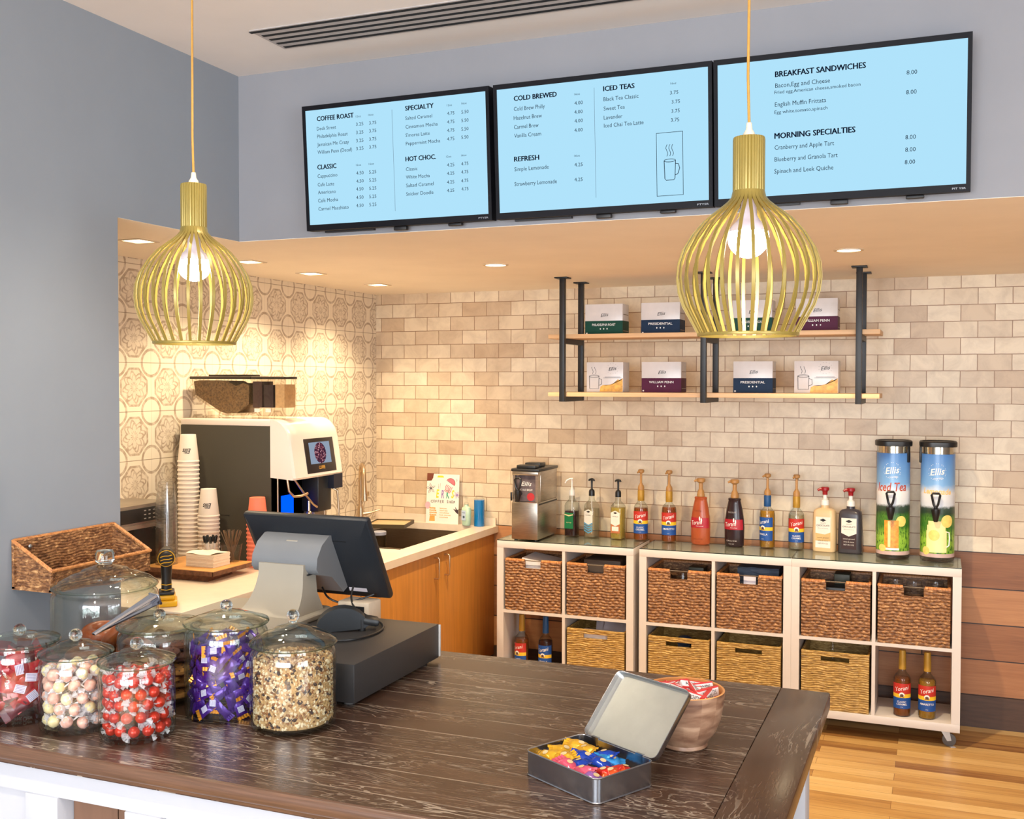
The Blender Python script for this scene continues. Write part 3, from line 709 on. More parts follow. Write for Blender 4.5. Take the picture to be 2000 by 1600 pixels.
carton(1.794, 1.997, ZL, M_bp, 'WILLIAM PENN', 'plum banded coffee carton on the lower shelf')
carton(2.256, 2.445, ZL, M_bb, 'PRESIDENTIAL', 'navy banded coffee carton on the lower shelf')
carton(2.547, 2.750, ZL, None, '', 'white carton with golden splash at the right end of the lower shelf', 1)
# ------------------------------------------------------------------ white cube shelving on castors
M_white = pm('white_laminate', (212, 203, 196), 0.4, 0, 0.02, 4)
M_sheet = thin('clear_glass_sheet', (0.94, 0.965, 0.945), 1.52, (0.82, 0.87, 0.83), 0.5, 0.02)
M_sheetedge = pm('dark_green_glass_edge', (40, 52, 46), 0.2)
M_steel = pm('galvanised_castor_steel', (170, 168, 165), 0.35, 0.9, 0.1, 40)
M_rub = pm('grey_rubber_wheel', (88, 84, 82), 0.6)
ZB, UW, UT, UI = 0.0821, 0.765, 0.038, 0.016
UX = [0.9735, 1.7689, 2.5345]
UY0, UY1 = -0.408, -0.082
def unit(x0, label):
    t = thing('cube_shelf', label, 'shelf unit', (x0, UY0, ZB), 0, 'white cube shelf units')
    D = UY1 - UY0
    mb = MB(); mb.box(0, UW, 0, D, UW - UT, UW, 0.001); obj('top_panel', mb, M_white, t)
    mb = MB(); mb.box(0, UW, 0, D, 0, UT, 0.001); obj('bottom_panel', mb, M_white, t)
    for a in (0, UW - UT):
        mb = MB(); mb.box(a, a + UT, 0.0004, D, UT, UW - UT); obj('side_panel', mb, M_white, t)
    mb = MB(); mb.box(UT, UW - UT, 0.001, D, UW / 2 - UI / 2, UW / 2 + UI / 2); obj('shelf_board', mb, M_white, t)
    for z0, z1 in ((UT, UW / 2 - UI / 2), (UW / 2 + UI / 2, UW - UT)):
        mb = MB(); mb.box(UW / 2 - UI / 2, UW / 2 + UI / 2, 0.0012, D, z0, z1); obj('divider', mb, M_white, t)
    for cx, cy in ((0.065, 0.055), (UW - 0.065, 0.055), (0.065, D - 0.055), (UW - 0.065, D - 0.055)):
        mb = MB(); O = T(cx, cy, 0)
        mb.box(-0.024, 0.024, -0.024, 0.024, -0.003, 0, 0, 0, O)
        for s in (-1, 1):
            mb.add([(-0.020, s * 0.013, -0.003), (0.020, s * 0.013, -0.003), (0.030, s * 0.013, -0.052), (0.012, s * 0.013, -0.056), (-0.020, s * 0.0115, -0.003), (0.020, s * 0.0115, -0.003), (0.030, s * 0.0115, -0.052), (0.012, s * 0.0115, -0.056)], [(0, 1, 2, 3), (7, 6, 5, 4), (0, 4, 5, 1), (1, 5, 6, 2), (2, 6, 7, 3), (3, 7, 4, 0)], 0, False, O)
        c = obj('castor', mb, M_steel, t)
        mb = MB(); Wm = T(cx + 0.020, cy, -0.0505) @ RX(R(90))
        mb.lathe([(0.0, -0.010), (0.024, -0.010), (0.0305, -0.007), (0.0305, 0.007), (0.024, 0.010), (0.0, 0.010)], 24, 0, Wm); obj('wheel', mb, M_rub, c)
    return t
unit(UX[0], 'white cube shelf unit at the left, under the steel beverage dispenser')
unit(UX[1], 'white cube shelf unit in the middle of the three')
unit(UX[2], 'white cube shelf unit at the right with two syrup bottles at its lower right')
GZ = ZB + UW
SHL = ['glass sheet on top of the left cube shelf unit', 'glass sheet on top of the middle cube shelf unit', 'glass sheet on top of the right cube shelf unit']
for k in range(3):
    mb = MB(); mb.box(UX[k] + 0.001, UX[k] + UW - 0.001, UY0, UY1, GZ + 0.0003, GZ + 0.0045, 0, 0)
    mb.m[2] = 1; mb.m[3] = 1; mb.m[5] = 1
    tag(obj('glass_sheet', mb, [M_sheet, M_sheetedge]), SHL[k], 'glass sheet', 'glass sheets on the shelf units')
GT = GZ + 0.0047

# ------------------------------------------------------------------ wicker baskets
def weave_mat(name, stops, k):
    m = bpy.data.materials.new(name); t = NT(m)
    n = t.noise(t.scl(t.co(), k), 1.0, 5, 0.7, 0.6)
    cc = t.ramp(n, stops)
    t.end(t.pri(cc, 0.48)); return m
M_dkw = weave_mat('brown_water_hyacinth_weave', [(0.30, C(70, 42, 24)), (0.45, C(114, 74, 46)), (0.57, C(160, 112, 70)), (0.68, C(218, 172, 118))], (48, 48, 105))
M_ltw = weave_mat('golden_seagrass_weave', [(0.30, C(92, 64, 26)), (0.45, C(152, 116, 56)), (0.57, C(190, 152, 82)), (0.68, C(232, 204, 138))], (26, 60, 170))
M_rim = weave_mat('tan_woven_rim', [(0.3, C(130, 78, 42)), (0.5, C(190, 124, 70)), (0.7, C(220, 160, 100))], (160, 60, 60))
M_wire = pm('grey_basket_wire', (120, 112, 104), 0.4, 0.8)
def weave_face(mb, W, H, hole, style, M, ph=0.0):
    """woven panel in local xy (outward = +z), cells inside hole(x, y) left out"""
    if style == 'dark': sw, sh, amp, nx, ny = 0.034, 0.0150, 0.0082, int(W / 0.0052), int(H / 0.0025)
    elif style == 'wall': sw, sh, amp, nx, ny = 0.022, 0.0085, 0.0036, int(W / 0.0042), int(H / 0.0017)
    else: sw, sh, amp, nx, ny = 0.10, 0.0112, 0.0068, int(W / 0.006), int(H / 0.0020)
    vs = []; fs = []
    for j in range(ny + 1):
        for i in range(nx + 1):
            x = W * i / nx; y = H * j / ny
            wob = 0.0022 * math.sin(x * 61 + ph) + (0.0016 if style != 'light' else 0.0042) * noise.noise(Vector((x * 22, y * 30, ph)))
            row = math.floor((y + wob) / sh); fy = (y + wob) / sh - row
            if style in ('dark', 'wall'):
                u = x / sw + 0.5 * (row % 2) + 0.25 * noise.noise(Vector((x * 16, row * 3.3, ph)))
                fu = u - math.floor(u)
                d = amp * (max(0.0, math.sin(PI * min(1, max(0, fy + 0.16 * (fu - 0.5)))))) ** 0.7 * (0.22 + 0.78 * abs(math.sin(PI * fu)) ** 0.8)
            else:
                d = amp * max(0.0, math.sin(PI * fy)) ** 0.6 * (0.65 + 0.5 * noise.noise(Vector((x * 26, row * 7.7, ph))))
                if abs((x / W * 4 + 0.13) % 1.0 - 0.5) < 0.03: d *= 0.45
            vs.append((x, y, d))
    keep = []
    for j in range(ny):
        for i in range(nx):
            if hole and hole((i + 0.5) / nx * W, (j + 0.5) / ny * H): continue
            a = j * (nx + 1) + i
            keep.append((a, a + 1, a + nx + 2, a + nx + 1))
    mb.add(vs, keep, 0, True, M)
def basket_proto(style):
    dark = style == 'dark'
    W, H, D = (0.318, 0.272, 0.295) if dark else (0.314, 0.278, 0.295)
    if dark: hole = lambda x, y: abs(x - W / 2) < 0.046 and y > H - 0.042
    else: hole = lambda x, y: abs(x - W / 2) < 0.066 and H - 0.042 < y < H - 0.018
    m = M_dkw if dark else M_ltw
    mb = MB()
    weave_face(mb, W, H, hole, style, FRONT)
    # inner face of the front with the same opening, other walls plain slabs with weave on the right side
    th = 0.010
    if dark:
        for a, b, c, d in ((0, W / 2 - 0.046, 0, H), (W / 2 + 0.046, W, 0, H), (W / 2 - 0.046, W / 2 + 0.046, 0, H - 0.042)): mb.box(a, b, 0.0002, th, c, d)
    else:
        for a, b, c, d in ((0, W / 2 - 0.066, 0, H), (W / 2 + 0.066, W, 0, H), (W / 2 - 0.066, W / 2 + 0.066, 0, H - 0.042), (W / 2 - 0.066, W / 2 + 0.066, H - 0.018, H)): mb.box(a, b, 0.0002, th, c, d)
    mb.box(0, th, th, D, 0, H); mb.box(W - th, W, th, D, 0, H); mb.box(th, W - th, D - th, D, 0, H); mb.box(th, W - th, th, D - th, 0, 0.008)
    body = (mb, m)
    rim = MB(); rr = 0.0085 if dark else 0.0065
    def rope(p, q, n):
        P, Q = Vector(p), Vector(q); pts = [P.lerp(Q, i / n) for i in range(n + 1)]
        rad = [rr * (0.82 + 0.22 * abs(math.sin(i * 1.3))) for i in range(n + 1)]
        rim.tube(pts, rad, 7)
    y0 = 0.002
    if dark:
        rope((0, y0, H), (W / 2 - 0.048, y0, H), 34); rope((W / 2 + 0.048, y0, H), (W, y0, H), 34)
    else: rope((0, y0, H), (W, y0, H), 80)
    rope((0.004, y0, H), (0.004, D, H), 30); rope((W - 0.004, y0, H), (W - 0.004, D, H), 30); rope((0, D - 0.004, H), (W, D - 0.004, H), 30)
    return W, H, D, body, rim
_bp = {}
def basket(style, ux, cell, lvl, label):
    x = UX[ux] + UT + cell * (0.3365 + UI) + 0.3365 / 2
    z = ZB + UT + (0.3365 + UI) * lvl + 0.0004
    if style not in _bp:
        W, H, D, body, rim = basket_proto(style)
        t = thing('wicker_basket' if style == 'dark' else 'seagrass_basket', label, 'basket', (x - W / 2, UY0 + 0.008, z), 0, 'dark wicker baskets in the shelf units' if style == 'dark' else 'golden seagrass baskets in the shelf units')
        obj('woven_body', body[0], body[1], t); obj('rim', rim, M_rim if style == 'dark' else M_ltw, t)
        if style == 'dark':
            mb = MB(); mb.tube([(W / 2 - 0.05, 0.003, H), (W / 2 + 0.05, 0.003, H)], 0.0028, 6); obj('rim_wire', mb, M_wire, t)
        _bp[style] = (t, W, H, D)
    else:
        p, W, H, D = _bp[style]
        t = dup(p, (x - W / 2, UY0 + 0.008, z), None, label)
    return (x, UY0 + 0.008, z)
N3 = ['left', 'middle', 'right']
bd = {}
for u in range(3):
    for c in range(2):
        bd[u, c, 1] = basket('dark', u, c, 1, 'dark brown wicker basket in the upper %s cube of the %s shelf unit' % (('left', 'right')[c], N3[u]))
for u, c in ((0, 1), (1, 0), (1, 1), (2, 0)):
    bd[u, c, 0] = basket('light', u, c, 0, 'golden seagrass basket in the lower %s cube of the %s shelf unit' % (('left', 'right')[c], N3[u]))
# what the baskets hold
M_paper = pm('white_paper', (226, 222, 222), 0.7, 0, 0.03, 30); M_lil = pm('pale_lilac_card', (206, 200, 208), 0.6)
M_dkbox = pm('dark_taupe_carton', (66, 54, 46), 0.6); M_ddk = pm('near_black_plastic', (26, 26, 28), 0.4); M_navy = pm('blue_grey_pleated_paper', (78, 88, 104), 0.5)
M_clear = thin('clear_plastic', (0.975, 0.98, 0.98), 1.45, (0.86, 0.88, 0.88), 0.45, 0.06)
x, y, z = bd[0, 0, 1]
mb = MB()
for k in range(9): mb.box(-0.10, 0.10, 0.0, 0.21, 0.012 * k, 0.012 * k + 0.011, 0, 0, T(0.002 * (k % 3), 0, 0))
mb.add([(-0.085, 0.0, 0.108), (0.115, 0.0, 0.112), (0.115, 0.20, 0.112), (-0.085, 0.20, 0.128), (-0.072, 0.0, 0.148), (0.118, 0.0, 0.120), (0.118, 0.2, 0.120), (-0.072, 0.2, 0.150)], [(0, 1, 5, 4), (1, 2, 6, 5), (4, 5, 6, 7), (3, 7, 6, 2), (0, 4, 7, 3)], 0, False)
tag(obj('paper_stack', mb, M_paper, None, (x, y + 0.024, z + 0.135)), 'white paper sheets poking out of the upper left basket of the left shelf unit', 'paper')
x, y, z = bd[0, 1, 1]
mb = MB(); mb.box(-0.075, 0.125, 0.03, 0.25, 0.0, 0.285, 0.002); tag(obj('carton', mb, M_dkbox, None, (x, y, z + 0.011)), 'dark taupe carton standing in the upper right basket of the left shelf unit', 'carton')
x, y, z = bd[1, 0, 1]
t = thing('plastic_tub', 'clear tub behind the handle notch of the upper left basket in the middle unit', 'tub', (x, y + 0.075, z + 0.15))
mb = MB(); mb.lathe([(0.040, 0.0), (0.056, 0.09), (0.060, 0.092), (0.060, 0.098), (0.0, 0.100)], 24); obj('tub_wall', mb, M_clear, t)
mb = MB(); mb.cyl(0.036, 0.002, 0.05, 20); obj('contents', mb, pm('tan_tub_contents', (170, 146, 118), 0.7, 0, 0.3, 60), t)
mb = MB(); mb.box(-0.13, 0.13, 0.11, 0.26, 0.0, 0.15, 0.004); tag(obj('storage_box', mb, M_dkbox, None, (x, y, z + 0.011 - 0.0)), 'dark box lying low in the upper left basket of the middle shelf unit', 'box')
mb = MB(); mb.box(-0.045, 0.045, 0.018, 0.135, 0.0, 0.138, 0.002); tag(obj('storage_box', mb, M_dkbox, None, (x, y, z + 0.0095)), 'dark box under the clear tub in the upper left basket of the middle shelf unit', 'box')
mb = MB(); mb.box(0.02, 0.10, 0.13, 0.22, 0.15, 0.262, 0.004); tag(obj('plastic_case', mb, pm('olive_grey_case', (70, 70, 56), 0.5), None, (x, y, z + 0.0118)), 'dull olive case at the back of the upper left basket of the middle shelf unit', 'case')
x, y, z = bd[1, 1, 1]
mb = MB(); pts = []
n = 60
for k in range(n + 1):
    zz = 0.0 + 0.29 * k / n; pts.append((0.0045 * math.sin(k * 1.7) * (1 if k % 2 else -1), zz))
vs = []; fs = []
for i, xx in enumerate([-0.072 + 0.205 * q / 20 for q in range(21)]):
    for k, (d, zz) in enumerate(pts): vs.append((xx, 0.085 + d + 0.004 * math.sin(i * 0.8 + zz * 30), zz + 0.003 * math.sin(i * 0.55 + k)))
m1 = n + 1
fs = [(i * m1 + k, (i + 1) * m1 + k, (i + 1) * m1 + k + 1, i * m1 + k + 1) for i in range(20) for k in range(n)]
mb.add(vs, fs, 0, True); mb.box(-0.072, 0.133, 0.092, 0.26, 0, 0.288)
tag(obj('paper_bundle', mb, M_navy, None, (x, y, z + 0.011)), 'blue-grey pleated paper bundle rising from the upper right basket of the middle shelf unit', 'paper')
mb = MB(); mb.box(-0.030, 0.030, 0.022, 0.034, 0.0, 0.258, 0.0005); tag(obj('paper_card', mb, M_lil, None, (x, y, z + 0.0118)), 'white card filling the handle notch of the upper right basket of the middle shelf unit', 'card')
x, y, z = bd[2, 0, 1]
mb = MB(); mb.box(-0.135, 0.135, 0.05, 0.26, 0.0, 0.225, 0.004); tag(obj('storage_box', mb, M_ddk, None, (x, y, z + 0.011)), 'black box in the upper left basket of the right shelf unit', 'box')
mb = MB(); mb.box(-0.02, 0.055, 0.14, 0.24, 0.0, 0.05, 0.004); tag(obj('plastic_case', mb, pm('olive_grey_case', (70, 70, 56), 0.5), None, (x, y, z + 0.237)), 'dull olive case in the upper left basket of the right shelf unit', 'case')
x, y, z = bd[2, 1, 1]
first = None
for k, (dx, dy, lb) in enumerate(((-0.085, 0.10, 'left'), (0.0, 0.068, 'middle'), (0.095, 0.10, 'right'))):
    lab = '%s one of three clear cup stacks in the rightmost dark wicker basket' % lb
    if first is None:
        mb = MB()
        for q in range(10): mb.lathe([(0.040, 0.022 * q), (0.043, 0.022 * q + 0.003), (0.0405, 0.022 * q + 0.006), (0.0385, 0.022 * q + 0.0215)], 22, cap=False)
        mb.lathe([(0.040, 0.22), (0.0445, 0.223), (0.042, 0.226), (0.033, 0.285), (0.0, 0.287)], 22)
        first = tag(obj('cup_stack', mb, M_clear, None, (x + dx, y + dy, z + 0.0085)), lab, 'cups', 'clear cup stacks in the basket')
    else:
        c = first.copy(); col.objects.link(c); c.location = (x + dx, y + dy, z + 0.0085); c['label'] = lab
x, y, z = bd[0, 1, 0]
mb = MB(); mb.box(-0.03, 0.13, -0.012, 0.0, 0, 0.285, 0.001, 0, T(0, 0.10, 0) @ RY(R(7)) @ RX(R(-16))); mb.box(-0.05, 0.12, 0.004, 0.02, 0, 0.272, 0.001, 0, T(0, 0.10, 0) @ RX(R(-16)))
tag(obj('card_stack', mb, M_lil, None, (x, y, z + 0.030)), 'pale lilac cards leaning in the seagrass basket of the left shelf unit', 'card')
mb = MB(); mb.box(-0.075, 0.075, 0.016, 0.05, 0, 0.268, 0.001); tag(obj('paper_card', mb, M_paper, None, (x, y, z + 0.0085)), 'white card seen through the handle slot of the seagrass basket of the left shelf unit', 'card')
x, y, z = bd[1, 0, 0]
mb = MB(); mb.ball((0, 0, 0), 0.05, 20, 12, 0, None, (0.9, 0.8, 0.6)); mb.box(-0.03, 0.03, -0.03, 0.03, -0.235, 0.0)
tag(obj('coffee_scoop', mb, pm('slate_blue_plastic', (56, 66, 88), 0.4), None, (x + 0.01, y + 0.10, z + 0.245)), 'slate blue rounded scoop in the lower left basket of the middle shelf unit', 'scoop')
x, y, z = bd[2, 0, 0]
mb = MB(); mb.lathe([(0.012, 0.0), (0.012, 0.27), (0.006, 0.285), (0.005, 0.312), (0.0, 0.313)], 14); tag(obj('spray_nozzle', mb, M_clear, None, (x - 0.02, y + 0.10, z + 0.0085)), 'thin clear bottle neck above the lower basket of the right shelf unit', 'bottle')
# ------------------------------------------------------------------ bottles and dispensers on the shelf units
def liq(name, tint, body, mixv=0.35): return thin(name, tint, 1.36, tuple(max(0, c * 0.6) for c in tint), 0.4, 0.03, body, mixv)
M_gl = thin('clear_bottle_glass', (0.95, 0.97, 0.96), 1.45, (0.62, 0.66, 0.64), 0.4, 0.02)
M_amber = liq('amber_syrup', (0.74, 0.32, 0.10), (0.40, 0.13, 0.03)); M_gold2 = liq('golden_syrup', (0.90, 0.60, 0.14), (0.60, 0.34, 0.05)); M_yel = liq('pale_yellow_syrup', (0.93, 0.82, 0.36), (0.66, 0.50, 0.12))
M_clr = liq('clear_syrup', (0.96, 0.93, 0.82), (0.7, 0.64, 0.48), 0.12); M_dkr = liq('dark_plum_syrup', (0.20, 0.06, 0.07), (0.06, 0.02, 0.02), 0.5)
M_capg = pm('matt_gold_cap', (176, 134, 46), 0.45, 0.2); M_pumpg = pm('tan_pump_plastic', (172, 126, 72), 0.4); M_blue = pm('blue_cap', (22, 76, 130), 0.45)
M_lred = pm('red_label', (186, 44, 34), 0.5); M_lyel = pm('yellow_label', (234, 190, 40), 0.5); M_lblu = pm('blue_label', (16, 74, 150), 0.5)
M_lwhite = pm('cream_label', (226, 218, 206), 0.5); M_lgreen = pm('green_label', (10, 110, 60), 0.5); M_lbl2 = pm('sky_blue_chevron', (86, 150, 186), 0.5); M_rust = pm('rust_label', (178, 104, 62), 0.5)
M_brown = pm('brown_print', (96, 62, 36), 0.5); M_wpl = pm('white_pump_plastic', (232, 226, 220), 0.4); M_bpl = pm('black_pump_plastic', (20, 20, 22), 0.35); M_rpl = pm('dark_red_pump_plastic', (150, 20, 30), 0.35)
def place(x, y):      # bottles stand in a row 11 cm in front of the wall: shift along the sight line of the measured foot
    return x
def syrup(name, x, y, z, label, flavour, liquid, a0, blue=False, pump=True, capmat=None, full=0.168, group='syrup bottles', nm='syrup_bottle'):
    t = thing(nm, label, 'bottle', (x, y, z), 0, group)
    mb = MB()
    prof = [(0.0, 0.002), (0.034, 0.0), (0.0385, 0.004), (0.0390, 0.012), (0.0390, 0.168), (0.0375, 0.182), (0.030, 0.196), (0.019, 0.208), (0.0145, 0.220), (0.0135, 0.262), (0.0155, 0.264), (0.0155, 0.272)]
    mb.lathe(prof, 32); obj('glass_body', mb, M_gl, t)
    mb = MB(); mb.lathe([(0.0, 0.006), (0.0365, 0.006), (0.0368, full), (0.0355, full + 0.012) if full > 0.15 else (0.0368, full), (0.0, full + 0.012 if full > 0.15 else full)], 28); obj('syrup', mb, liquid, t)
    r = 0.0397; da = R(78)
    bands = [(0.040, 0.092, M_lblu), (0.092, 0.110, M_lyel), (0.110, 0.160, M_lblu if blue else M_lred)]
    lab = obj('label', (lambda q: [q.patch(r, a0 - da, a0 + da, z0, z1, 22, i) for i, (z0, z1, m) in enumerate(bands)] and q)(MB()), [b[2] for b in bands], t)
    b = (r + 0.0004, a0)
    mb = MB(); mb.text('Torani', 0.001, 0.137, 0.066, 0.0185, 0, None, b, 0.004, 0.30, 0.22, True)
    mb.flat(disc(0, 0.107, 0.0125, 16, 0.9), 0, None, b)
    if flavour: 
        for q, wd in enumerate(flavour): mb.text(wd, 0, 0.073 - 0.012 * q, None, 0.0085 if len(flavour) > 1 else 0.0098, 0, None, b, 0.004, 0, 0, True)
    mb.text('syrup', 0, 0.049, None, 0.004, 0, None, b, 0.0, 0, 0, True)
    obj('label_text', mb, M_wt, lab)
    mb = MB(); mb.flat(disc(0, 0.104, 0.0085, 12, 0.8), 0, None, (r + 0.0007, a0)); mb.flat([(-0.010, 0.095), (0.011, 0.095), (0.007, 0.101), (-0.006, 0.101)], 0, None, (r + 0.0007, a0)); obj('label_emblem', mb, M_brown, lab)
    if pump:
        mb = MB(); mb.lathe([(0.0175, 0.214), (0.0185, 0.216), (0.0185, 0.268), (0.0165, 0.272), (0.0, 0.272)], 24); obj('neck_sleeve', mb, M_blue if blue else M_capg, t)
        mb = MB(); mb.lathe([(0.0168, 0.2725), (0.0178, 0.284), (0.015, 0.296), (0.0095, 0.302), (0.0088, 0.306), (0.0062, 0.310), (0.0062, 0.362), (0.0120, 0.365), (0.0165, 0.368), (0.0170, 0.380), (0.0125, 0.384), (0.0, 0.384)], 20)
        mb.tube([(0.0 , 0, 0.374), (0.019 * math.cos(a0 - 0.7), 0.019 * math.sin(a0 - 0.7), 0.372), (0.026 * math.cos(a0 - 0.7), 0.026 * math.sin(a0 - 0.7), 0.366)], 0.005, 8)
        p = obj('pump', mb, M_pumpg, t)
        mb = MB(); mb.cyl(0.0022, 0.02, 0.262, 8); obj('dip_tube', mb, M_wpl, p)
    else:
        mb = MB(); mb.lathe([(0.0172, 0.222), (0.0168, 0.262), (0.0152, 0.306), (0.0140, 0.312), (0.0, 0.312)], 20); obj('cap', mb, M_blue if blue else M_capg, t)
    return t
YB = -0.132
syrup('a', 1.703, YB, GT, 'vanilla syrup bottle with tan pump, red label, standing left of the amaretto bottle', ['CLASSIC', 'CARAMEL'], M_amber, R(-82), full=0.165)
syrup('b', 1.858, YB, GT, 'amaretto syrup bottle with tan pump, standing beside the orange sauce bottle', ['AMARETTO'], M_amber, R(-82), full=0.176)
syrup('c', 2.376, YB, GT, 'golden syrup bottle with blue label and blue neck, right of the dark sauce bottle', ['VANILLA'], M_gold2, R(-118), True, full=0.182)
syrup('d', 2.522, YB, GT, 'syrup bottle with tan pump and red label beside the white chocolate bottle', ['CLASSIC', 'CARAMEL'], M_clr, R(-82), full=0.166)
for o in bpy.data.objects:
    if o.get('label', '').startswith('vanilla syrup'): o['label'] = 'caramel syrup bottle with tan pump, red label, standing left of the amaretto bottle'
CZ = ZB + UT + 0.0004
syrup('e', 1.083, -0.315, CZ, 'gold capped syrup bottle in the lower left cube of the left shelf unit', ['CLASSIC', 'CARAMEL'], M_amber, R(-110), False, False, group='spare syrup bottles in the cubes')
syrup('f', 1.222, -0.315, CZ, 'blue capped syrup bottle in the lower left cube of the left shelf unit', ['VANILLA'], M_dkr, R(-95), True, False, group='spare syrup bottles in the cubes')
syrup('g', 3.045, -0.345, CZ, 'caramel syrup bottle in the lower right cube of the right shelf unit', ['CLASSIC', 'CARAMEL'], M_amber, R(-90), False, False, group='spare syrup bottles in the cubes')
syrup('h', 3.156, -0.345, CZ, 'amaretto syrup bottle in the lower right cube of the right shelf unit', ['AMARETTO'], M_gold2, R(-90), False, False, group='spare syrup bottles in the cubes')

# squared flavouring bottles with pumps
def rrect(w_, d_, r, n=5):
    o = []
    for cx, cy, a in ((w_ / 2 - r, d_ / 2 - r, 0), (-w_ / 2 + r, d_ / 2 - r, PI / 2), (-w_ / 2 + r, -d_ / 2 + r, PI), (w_ / 2 - r, -d_ / 2 + r, 1.5 * PI)):
        for k in range(n + 1): o.append((cx + r * math.cos(a + PI / 2 * k / n), cy + r * math.sin(a + PI / 2 * k / n)))
    return o
def loft(mb, rings, mi=0, M=None, caps=True):
    n = len(rings[0]); vs = [v for r in rings for v in r]; fs = []
    for j in range(len(rings) - 1):
        for i in range(n): fs.append((j * n + i, j * n + (i + 1) % n, (j + 1) * n + (i + 1) % n, (j + 1) * n + i))
    mb.add(vs, fs, mi, True, M)
    if caps:
        mb.add(rings[0], [tuple(range(n))[::-1]], mi, False, M); mb.add(rings[-1], [tuple(range(n))], mi, False, M)
    return mb
def ring(poly, z, k=1.0): return [(x * k, y * k, z) for x, y in poly]
def flav(x, label, liquid, level, kind, rz):
    t = thing('flavouring_bottle', label, 'bottle', (x, YB, GT), rz, 'flavouring bottles with pumps')
    w_ = 0.070
    P = rrect(w_, w_, 0.016); P2 = rrect(0.029, 0.029, 0.0144)
    mb = MB(); loft(mb, [ring(P, 0.0, 0.95), ring(P, 0.004), ring(P, 0.172), ring(P, 0.184, 0.9), ring(P2, 0.206, 1.15), ring(P2, 0.235, 0.95)]); obj('glass_body', mb, M_gl, t)
    mb = MB(); loft(mb, [ring(P, 0.005, 0.93), ring(P, level, 0.93)]); obj('syrup', mb, liquid, t)
    F = T(0, -w_ / 2 - 0.0006, 0) @ FRONT
    if kind == 0:
        mb = MB(); mb.flat([(-0.030, 0.045), (0.022, 0.045), (0.022, 0.133), (-0.030, 0.133)], 0, F); lab = obj('label', mb, M_lgreen, t)
        mb = MB(); mb.flat([(-0.030, 0.121), (-0.004, 0.113), (0.022, 0.121), (0.022, 0.126), (-0.004, 0.119), (-0.030, 0.126)], 0, F @ T(0, 0, 0.0003)); mb.text('syrup', -0.004, 0.08, 0.03, 0.007, 0, F @ T(0, 0, 0.0003), centre=True); obj('label_text', mb, pm('pale_gold_print', (224, 206, 150), 0.5), lab)
    else:
        mb = MB(); mb.flat([(-0.027, 0.085), (0.0, 0.072), (0.027, 0.085), (0.027, 0.145), (0.014, 0.151), (0.0, 0.157), (-0.014, 0.151), (-0.027, 0.145)], 0, F); lab = obj('label', mb, M_lwhite, t)
        mb = MB(); mb.flat([(-0.013, 0.144), (0, 0.138), (0.013, 0.144), (0, 0.150)], 0, F @ T(0, 0, 0.0004)); mb.text('CLASSIC' if kind == 1 else 'VANILLA', 0, 0.125, 0.036, 0.0065, 0, F @ T(0, 0, 0.0004), centre=True); obj('label_text', mb, M_kt, lab)
        if kind == 1:
            mb = MB()
            for k in range(4):
                zz = 0.068 - 0.0135 * k
                mb.flat([(-0.027, zz + 0.010), (0.0, zz - 0.004), (0.0, zz + 0.004), (-0.027, zz + 0.018)], 0, F @ T(0, 0, 0.0002)); mb.flat([(0.0, zz - 0.004), (0.027, zz + 0.010), (0.027, zz + 0.018), (0.0, zz + 0.004)], 0, F @ T(0, 0, 0.0002))
            obj('chevron_print', mb, M_lbl2, lab)
        else:
            mb = MB(); mb.flat([(-0.027, 0.034), (0.027, 0.034), (0.027, 0.085), (0.0, 0.072), (-0.027, 0.085)], 0, F @ T(0, 0, -0.0001)); obj('label_band', mb, M_rust, lab)
            mb = MB(); mb.flat([(-0.020, 0.046), (0.020, 0.046), (0.020, 0.070), (-0.020, 0.070)], 0, F @ T(0, 0, 0.0003)); obj('label_panel', mb, M_lwhite, lab)
    pmt = M_wpl if kind == 0 else M_bpl
    mb = MB()
    if kind == 0:
        mb.lathe([(0.0155, 0.226), (0.0160, 0.232), (0.0150, 0.252), (0.0075, 0.268), (0.0045, 0.272), (0.0045, 0.312), (0.0, 0.315)], 20)
        mb.tube([(0, 0, 0.312), (0.004, -0.002, 0.320), (-0.010, -0.006, 0.319), (-0.028, -0.012, 0.309), (-0.036, -0.014, 0.294)], [0.006, 0.0055, 0.0045, 0.004, 0.0035], 10)
    else:
        mb.lathe([(0.0165, 0.229), (0.0165, 0.252), (0.0135, 0.262), (0.0070, 0.266), (0.0055, 0.270), (0.0055, 0.306), (0.0, 0.306)], 20)
        mb.tube([(-0.019, -0.004, 0.313), (-0.012, 0, 0.318), (0, 0, 0.320), (0.012, 0, 0.318), (0.017, 0, 0.312)], [0.004, 0.006, 0.0075, 0.006, 0.004], 10); mb.cyl(0.006, 0.304, 0.322, 12)
    p = obj('pump', mb, pmt, t)
    mb = MB(); mb.cyl(0.0032 if kind == 0 else 0.0022, 0.02, 0.23, 8); obj('dip_tube', mb, M_wpl, p)
flav(1.309, 'flavouring bottle of dark syrup with green label and white pump', M_dkr, 0.142, 0, R(-4))
flav(1.424, 'clear flavouring bottle with blue chevron label and black pump', M_clr, 0.16, 1, R(-14))
flav(1.575, 'yellow flavouring bottle with rust label and black pump', M_yel, 0.172, 2, R(-10))

